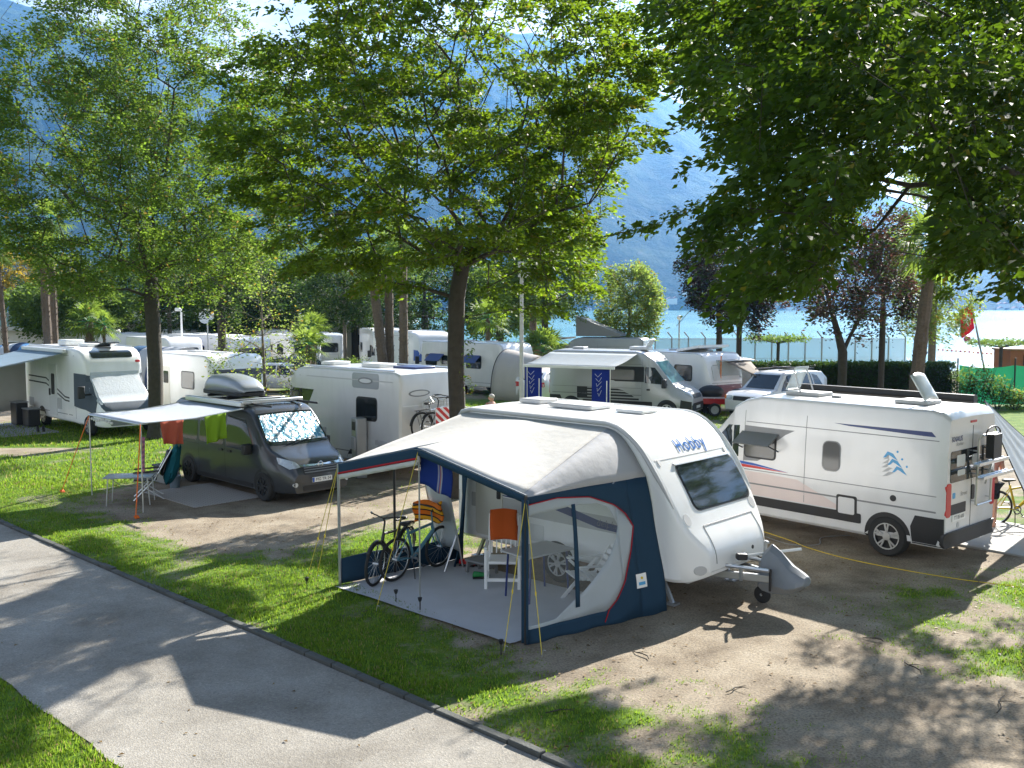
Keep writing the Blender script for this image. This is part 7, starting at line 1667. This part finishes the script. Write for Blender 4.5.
for k, (u, d, w, h, lab) in enumerate(((352, 57, 2.6, 1.6, 'green bush between the palm trunks and the silver estate car'), (276, 55, 2.4, 1.7, 'green bush beside the pale caravan behind the sapling'), (447, 60, 2.4, 1.9, 'green bush just behind the middle tree trunk, far back'), (668, 60, 2.2, 1.4, 'low bush before the lake fence, left one'), (700, 58, 2.4, 1.2, 'low bush before the lake fence behind the clear porch'), (760, 47, 3., 1.0, 'loose bush at the left end of the dark hedge'), (655, 50, 1.6, 1.1, 'reedy bush behind the silver camper windscreen'))):
    x, y = S(u, d); bush('bush', lab, x, y, w, 1.2, h, 900, lime if k % 2 else mid, .14, 'bushes between the pitches')
# long lake fence of pale panels
lx0, lx1 = S(655, 60)[0], S(905, 60)[0]
t = thing('lake_fence', 'tall pale mesh fence with slanted post tops along the lake', 'fence', (lx0, 60)); Wl = lx1 - lx0
MB().grid(lambda a, b: (Wl * a, 0, .1 + 2.3 * b), 20, 2).build('mesh', clear_mat('grey_fence_mesh', (.80, .84, .86), .42, .8), t)
for k in range(16): x = Wl * k / 15; MB().tube([(x, -.05, 0), (x, -.05, 2.5), (x - .28, -.05, 2.85)], .045, 6).build('post', 'steel', t)
MB().bar((0, -.02, 2.42), (Wl, -.02, 2.42), .03, .04).bar((0, -.02, 1.2), (Wl, -.02, 1.2), .03, .03).build('rail', 'steel', t)
t = thing('lamp_post', 'thin dark lamp post by the lake fence', 'lamp post', S(679, 63), 0); MB().tube([(0, 0, 0), (0, 0, 3.55)], .05, 8).build('pole', 'steel', t); MB().ball((0, 0, 3.7), .16).build('lamp_head', 'white', t)
t = thing('lamp_post', 'tall grey lamp post with box shaped lamp heads near the shelter tent', 'lamp post', S(521.5, 35), 0)
MB().tube([(0, 0, 0), (0, 0, 5.9)], [.085, .06], 10).build('pole', 'ltgrey', t); MB().box((-.02, -.1, 5.75), (.22, .2, .55)).build('lamp_head', 'ltgrey', t, bevel=.02); MB().box((.24, .05, 5.7), (.26, .2, .5)).build('lamp_head', 'white2', t, bevel=.02); MB().box((0, -.1, 3.), (.14, .12, .3)).build('junction_box', 'ltgrey', t, bevel=.02)
# flag
fx, fy = S(990, 52); t = thing('flag', 'red flag with a white cross on a leaning pole by the shore', 'flag', (fx, fy), 0)
MB().tube([(0, 0, 0), (-1.1, 0, 4.6)], .05, 8).build('pole', 'midgrey', t)
def flg(a, b, o=0): return (-1.05 - .62 * a + .20 * b, .06 * math.sin(6 * a + 2 * b) + .12 * a - o, 4.5 - .32 * a * 1 - 1.25 * b - .25 * a * b)
MB().grid(flg, 10, 10).build('cloth', cloth_mat('flag_red', (.62, .03, .07), .4), t, solid=.01)
MB().grid(lambda a, b: flg(.42 + .16 * a, .22 + .5 * b, .02), 3, 6).grid(lambda a, b: flg(.2 + .6 * a, .38 + .17 * b, .02), 6, 3).build('cross', 'white', t)
# flat clipped pergola trees
for u, d, lab in ((1001, 55, 'flat clipped umbrella tree by the shore right of the flag'), (778, 57, 'flat clipped umbrella tree behind the lake fence')):
    x, y = S(u, d); t = thing('umbrella_tree', lab, 'tree', (x, y), 0, 'umbrella trees at the shore'); zt = zv(342 if u > 900 else 338, d)
    m = MB().tube([(0, 0, 0), (.02, 0, zt - .2)], .1, 8)
    for k in range(9): a = 2 * PI * k / 9; m.tube([(0, 0, zt - .3), (1.7 * math.cos(a), 1.2 * math.sin(a), zt)], [.05, .015], 5)
    m.build('trunk', 'trunk', t); n = 1500; a = NP.uniform(0, 2 * PI, n); r = NP.random(n) ** .5; P_ = np.stack([1.9 * r * np.cos(a), 1.4 * r * np.sin(a), zt + NP.normal(0, .09, n)], -1)
    LV = leaves(P_, NP.normal(0, 1, (n, 3)), 1, .1, .1, .14, .4, .2, .5, .04); np_mesh('crown', LV, np.arange(len(LV)).reshape(-1, 4), mid, t)
t = thing('kiosk', 'small orange brown wooden kiosk by the shore at the right edge', 'kiosk', S(1022, 56), R(5)); MB().box((0, 0, .95), (2.4, 1.6, 1.9)).build('wall', M('orange_wood', (.30, .10, .03), .7, var=.2), t); MB().box((0.2, -.82, 1.35), (1.2, .04, .6)).build('hatch', 'black', t); MB().box((0, 0, 1.95), (2.6, 1.8, .1)).build('roof', 'wood', t)
# swimming line buoys
for k in range(26):
    a = k / 25; u = 930 + 110 * a; d = 120 - 22 * a; x, y = S(u, d); o = MB().ball((0, 0, 0), .14, 10, 6).build('buoy', 'red' if k % 2 else 'orange'); o.location = (x, y, -.85); tag(o, 'small red or orange float on the swimming line at the right', 'buoy', 'floats of the swimming line')
o = MB().ball((0, 0, 0), .55, 12, 8).build('buoy', 'red'); o.location = (*S(967, 150), -.6); tag(o, 'single larger red buoy out on the lake', 'buoy')

# ------------------------------------------------------------------ right edge: tarpaulin awning, person, bicycle
def kxy(x, y): return kx + x * math.cos(KH) - y * math.sin(KH), ky + x * math.sin(KH) + y * math.cos(KH)
t = thing('side_awning', 'pale grey striped tarpaulin sloping down from the far side of the silver camper van', 'awning', (kx, ky), KH)
t.location = (0, 0, 0); t.rotation_euler = (0, 0, 0); q = kxy(-2.75, -1.02); A0 = Vector((q[0], q[1], 2.70)); q = S(1082, 22.); B1 = Vector((q[0], q[1], zv(476, 22))); q = S(1066, 17.2); B2 = Vector((q[0], q[1], zv(560, 17.2)))
t.location = (A0.x, A0.y, 0); o0 = Vector((A0.x, A0.y, 0))
def tarp(a, b): p_ = A0 + (B1 - A0) * (a * (1 - b)) + (B2 - A0) * (a * b); return p_ - o0 + Vector((0, 0, -.10 * math.sin(PI * a) + .035 * math.sin(26 * b) * a))
MB().grid(tarp, 14, 30).build('sheet', cloth_mat('striped_tarp', (.5, .55, .6), .35), t, solid=.01)
MB().tube([tarp(a, 0) for a in np.linspace(0, 1, 8)], .012, 5).build('upper_cord', 'black', t); MB().tube([tarp(a, 1) for a in np.linspace(0, 1, 8)], .012, 5).build('lower_cord', 'black', t)
for e in (B1, B2): MB().tube([e - o0, Vector((e.x, e.y, 0)) - o0], .018, 6).build('pole', 'black', t)
e = Vector(tarp(.55, 1)); MB().tube([e, e + Vector((-.5, -1.2, -e.z + .02))], .008, 5).build('guy_line', 'black', t)
o = MB().box((0, 0, .015), (3.2, 2.6, .05)).build('slab', 'conc', bevel=.01); q = kxy(-3.0, -2.0); o.location = (*q, 0); o.rotation_euler = (0, 0, KH); struct(o)
q = kxy(-1.6, -2.6); yb = bicycle('bicycle', 'yellow framed bicycle under the grey striped tarpaulin at the right edge', (10.35, 19.3), R(12), 'yellow', None, 0, guards=False)

def skin_body(name, verts, edges, radii, mat, parent, sub=2):
    me = bpy.data.meshes.new(name); me.from_pydata(verts, edges, []); o = bpy.data.objects.new(name, me); C.objects.link(o)
    sk = o.modifiers.new('skin', 'SKIN'); 
    if not me.skin_vertices: 
        bm = bmesh.new(); bm.from_mesh(me); bm.verts.layers.skin.verify(); bm.to_mesh(me); bm.free()
    for d_, r in zip(me.skin_vertices[0].data, radii): d_.radius = (r, r) if not isinstance(r, tuple) else r
    me.skin_vertices[0].data[0].use_root = True
    s = o.modifiers.new('sub', 'SUBSURF'); s.levels = s.render_levels = sub
    dg = bpy.context.evaluated_depsgraph_get(); ev = bpy.data.meshes.new_from_object(o.evaluated_get(dg)); bpy.data.objects.remove(o)
    ev.materials.clear(); ev.materials.append(MT[mat] if isinstance(mat, str) else mat); ev.polygons.foreach_set('use_smooth', [True] * len(ev.polygons))
    n = bpy.data.objects.new(name, ev); C.objects.link(n); n.parent = parent; return n
def body_mats():
    return cloth_mat('salmon_shirt', (.48, .22, .17), .05), cloth_mat('dark_shorts', (.02, .022, .028), .02)
shirtM, shortM = body_mats()
def hand(parent_v, parent_e, parent_r, wrist, dirv, side):
    """palm and five bent fingers as chains of the same body"""
    d_ = Vector(dirv).normalized(); s_ = Vector(side).normalized(); n_ = d_.cross(s_); i0 = len(parent_v)
    w = Vector(wrist); parent_v.append(tuple(w + d_ * .06)); parent_r.append((.034, .018)); 
    for k, (o_, l) in enumerate(((-.030, .070), (-.010, .080), (.010, .076), (.028, .060))):
        b = len(parent_v); parent_v += [tuple(w + d_ * .09 + s_ * o_), tuple(w + d_ * (.09 + l * .5) + s_ * o_ + n_ * .012), tuple(w + d_ * (.09 + l * .85) + s_ * o_ + n_ * .038)]; parent_r += [.0095, .009, .007]; parent_e += [(i0, b), (b, b + 1), (b + 1, b + 2)]
    b = len(parent_v); parent_v += [tuple(w + d_ * .04 - s_ * .045), tuple(w + d_ * .085 - s_ * .06 + n_ * .015)]; parent_r += [.011, .009]; parent_e += [(i0, b), (b, b + 1)]
    return i0
# standing person behind the rear corner of the camper van, back to us, elbow out
pp = S(995.5, 18.8); t = thing('person', 'person in salmon shirt and dark shorts standing behind the camper van bike rack', 'person', pp, R(95))
V_ = [(0, 0, .93), (0, 0, 1.10), (0, 0, 1.30), (0, 0, 1.45), (.01, 0, 1.53), (.03, 0, 1.60), (.04, 0, 1.69), (.03, 0, 1.75),
      (0, .19, 1.43), (-.02, .34, 1.20), (.16, .30, 1.05), (0, -.19, 1.43), (.02, -.27, 1.17), (.20, -.22, 1.02),
      (0, .10, .88), (.01, .11, .50), (-.01, .11, .10), (.0, .11, .05), (.13, .12, .03), (0, -.10, .88), (.01, -.11, .50), (-.01, -.11, .10), (.0, -.11, .05), (.13, -.12, .03)]
E_ = [(0, 1), (1, 2), (2, 3), (3, 4), (4, 5), (5, 6), (6, 7), (3, 8), (8, 9), (9, 10), (3, 11), (11, 12), (12, 13), (0, 14), (14, 15), (15, 16), (16, 17), (17, 18), (0, 19), (19, 20), (20, 21), (21, 22), (22, 23)]
R_ = [(.15, .12), (.14, .11), (.16, .12), (.13, .10), .055, .085, .10, .075, .065, .048, .033, .065, .048, .033, .085, .06, .042, .045, .03, .085, .06, .042, .045, .03]
i0 = hand(V_, E_, R_, V_[10], (.75, -.1, -.5), (0, 1, 0)); E_.append((10, i0)); i0 = hand(V_, E_, R_, V_[13], (.75, .1, -.5), (0, -1, 0)); E_.append((13, i0))
skin_body('body', V_, E_, R_, 'skin', t)
skin_body('shirt', [(0, 0, .98), (0, 0, 1.12), (0, 0, 1.30), (0, 0, 1.44), (0, .19, 1.44), (-.012, .27, 1.32), (0, -.19, 1.44), (.01, -.235, 1.30)], [(0, 1), (1, 2), (2, 3), (3, 4), (4, 5), (3, 6), (6, 7)], [(.175, .14), (.165, .13), (.18, .14), (.145, .115), .085, .072, .085, .072], shirtM, t)
skin_body('shorts', [(0, 0, .94), (0, .10, .86), (.01, .115, .58), (0, -.10, .86), (.01, -.115, .58)], [(0, 1), (1, 2), (0, 3), (3, 4)], [(.17, .14), .11, .10, .11, .10], shortM, t)
hm_ = MB().ball((.015, 0, 1.715), (.108, .098, .095)).build('hair', 'hair', t)
fc = MB()
for y in (-.035, .035): fc.ball((.125, y, 1.675), .012, 8, 6)
fc.ball((.14, 0, 1.645), (.022, .016, .028), 8, 6).ball((.128, 0, 1.605), (.012, .028, .008), 8, 6); fc.build('face', M('face_detail', (.36, .17, .13), .5), t)
for y in (-.1, .1): MB().ball((.03, y, 1.655), (.022, .012, .032), 8, 6).build('ear', 'skin', t)
# seated person behind the middle tree, on a white lounger
sp = S(480, 34.); t = thing('lounger', 'white garden lounger on the lawn behind the middle tree', 'chair', sp, R(150))
MB().box((.1, 0, .36), (.9, .56, .05)).build('seat', 'white', t, bevel=.02); MB().box((-.52, 0, .66), (.06, .56, .75), (0, -.5, 0)).build('backrest', 'white', t, bevel=.02)
for x in (-.25, .45):
    for y in (-.25, .25): MB().bar((x, y, 0), (x, y, .36), .05, .05).build('leg', 'white', t)
t = thing('person', 'grey haired person in a colourful shirt resting in the white lounger', 'person', sp, R(150))
V_ = [(-.22, 0, .50), (-.30, 0, .66), (-.40, 0, .86), (-.46, 0, 1.0), (-.48, 0, 1.07), (-.48, 0, 1.14), (-.46, 0, 1.23), (-.46, 0, 1.29), (-.45, .20, .98), (-.28, .30, .76), (-.02, .27, .70), (-.45, -.20, .98), (-.28, -.30, .76), (-.02, -.27, .70), (-.1, .10, .48), (.32, .12, .52), (.50, .12, .12), (.62, .12, .05), (-.1, -.10, .48), (.32, -.12, .52), (.50, -.12, .12), (.62, -.12, .05)]
E_ = [(0, 1), (1, 2), (2, 3), (3, 4), (4, 5), (5, 6), (6, 7), (3, 8), (8, 9), (9, 10), (3, 11), (11, 12), (12, 13), (0, 14), (14, 15), (15, 16), (16, 17), (0, 18), (18, 19), (19, 20), (20, 21)]
R_ = [(.15, .12), (.15, .12), (.16, .12), (.13, .1), .055, .085, .10, .075, .065, .048, .033, .065, .048, .033, .085, .06, .042, .035, .085, .06, .042, .035]
i0 = hand(V_, E_, R_, V_[10], (1, 0, -.1), (0, 1, 0)); E_.append((10, i0)); i0 = hand(V_, E_, R_, V_[13], (1, 0, -.1), (0, -1, 0)); E_.append((13, i0))
skin_body('body', V_, E_, R_, 'skin', t)
skin_body('shirt', [(-.23, 0, .53), (-.31, 0, .68), (-.40, 0, .86), (-.45, 0, .98), (-.44, .20, .98), (-.37, .25, .88), (-.44, -.20, .98), (-.37, -.25, .88)], [(0, 1), (1, 2), (2, 3), (3, 4), (4, 5), (3, 6), (6, 7)], [(.17, .14), (.175, .14), (.18, .14), (.145, .115), .085, .072, .085, .072], cloth_mat('colour_shirt', (.5, .2, .12), .05, stripes=(2, 6., [(0, (.50, .20, .12)), (.4, (.08, .30, .36)), (.65, (.55, .4, .3))])), t)
skin_body('shorts', [(-.20, 0, .50), (-.06, .10, .48), (.20, .12, .51), (-.06, -.10, .48), (.20, -.12, .51)], [(0, 1), (1, 2), (0, 3), (3, 4)], [(.165, .13), .11, .09, .11, .09], shortM, t)
MB().ball((-.48, 0, 1.255), (.105, .098, .09)).build('hair', M('white_hair', (.55, .5, .45), .7), t)
fc = MB()
for y in (-.035, .035): fc.ball((-.365, y, 1.215), .012, 8, 6)
fc.ball((-.35, 0, 1.185), (.022, .016, .028), 8, 6).ball((-.362, 0, 1.145), (.012, .028, .008), 8, 6); fc.build('face', 'face_detail' if 'face_detail' in MT else M('face_detail2', (.36, .17, .13), .5), t)
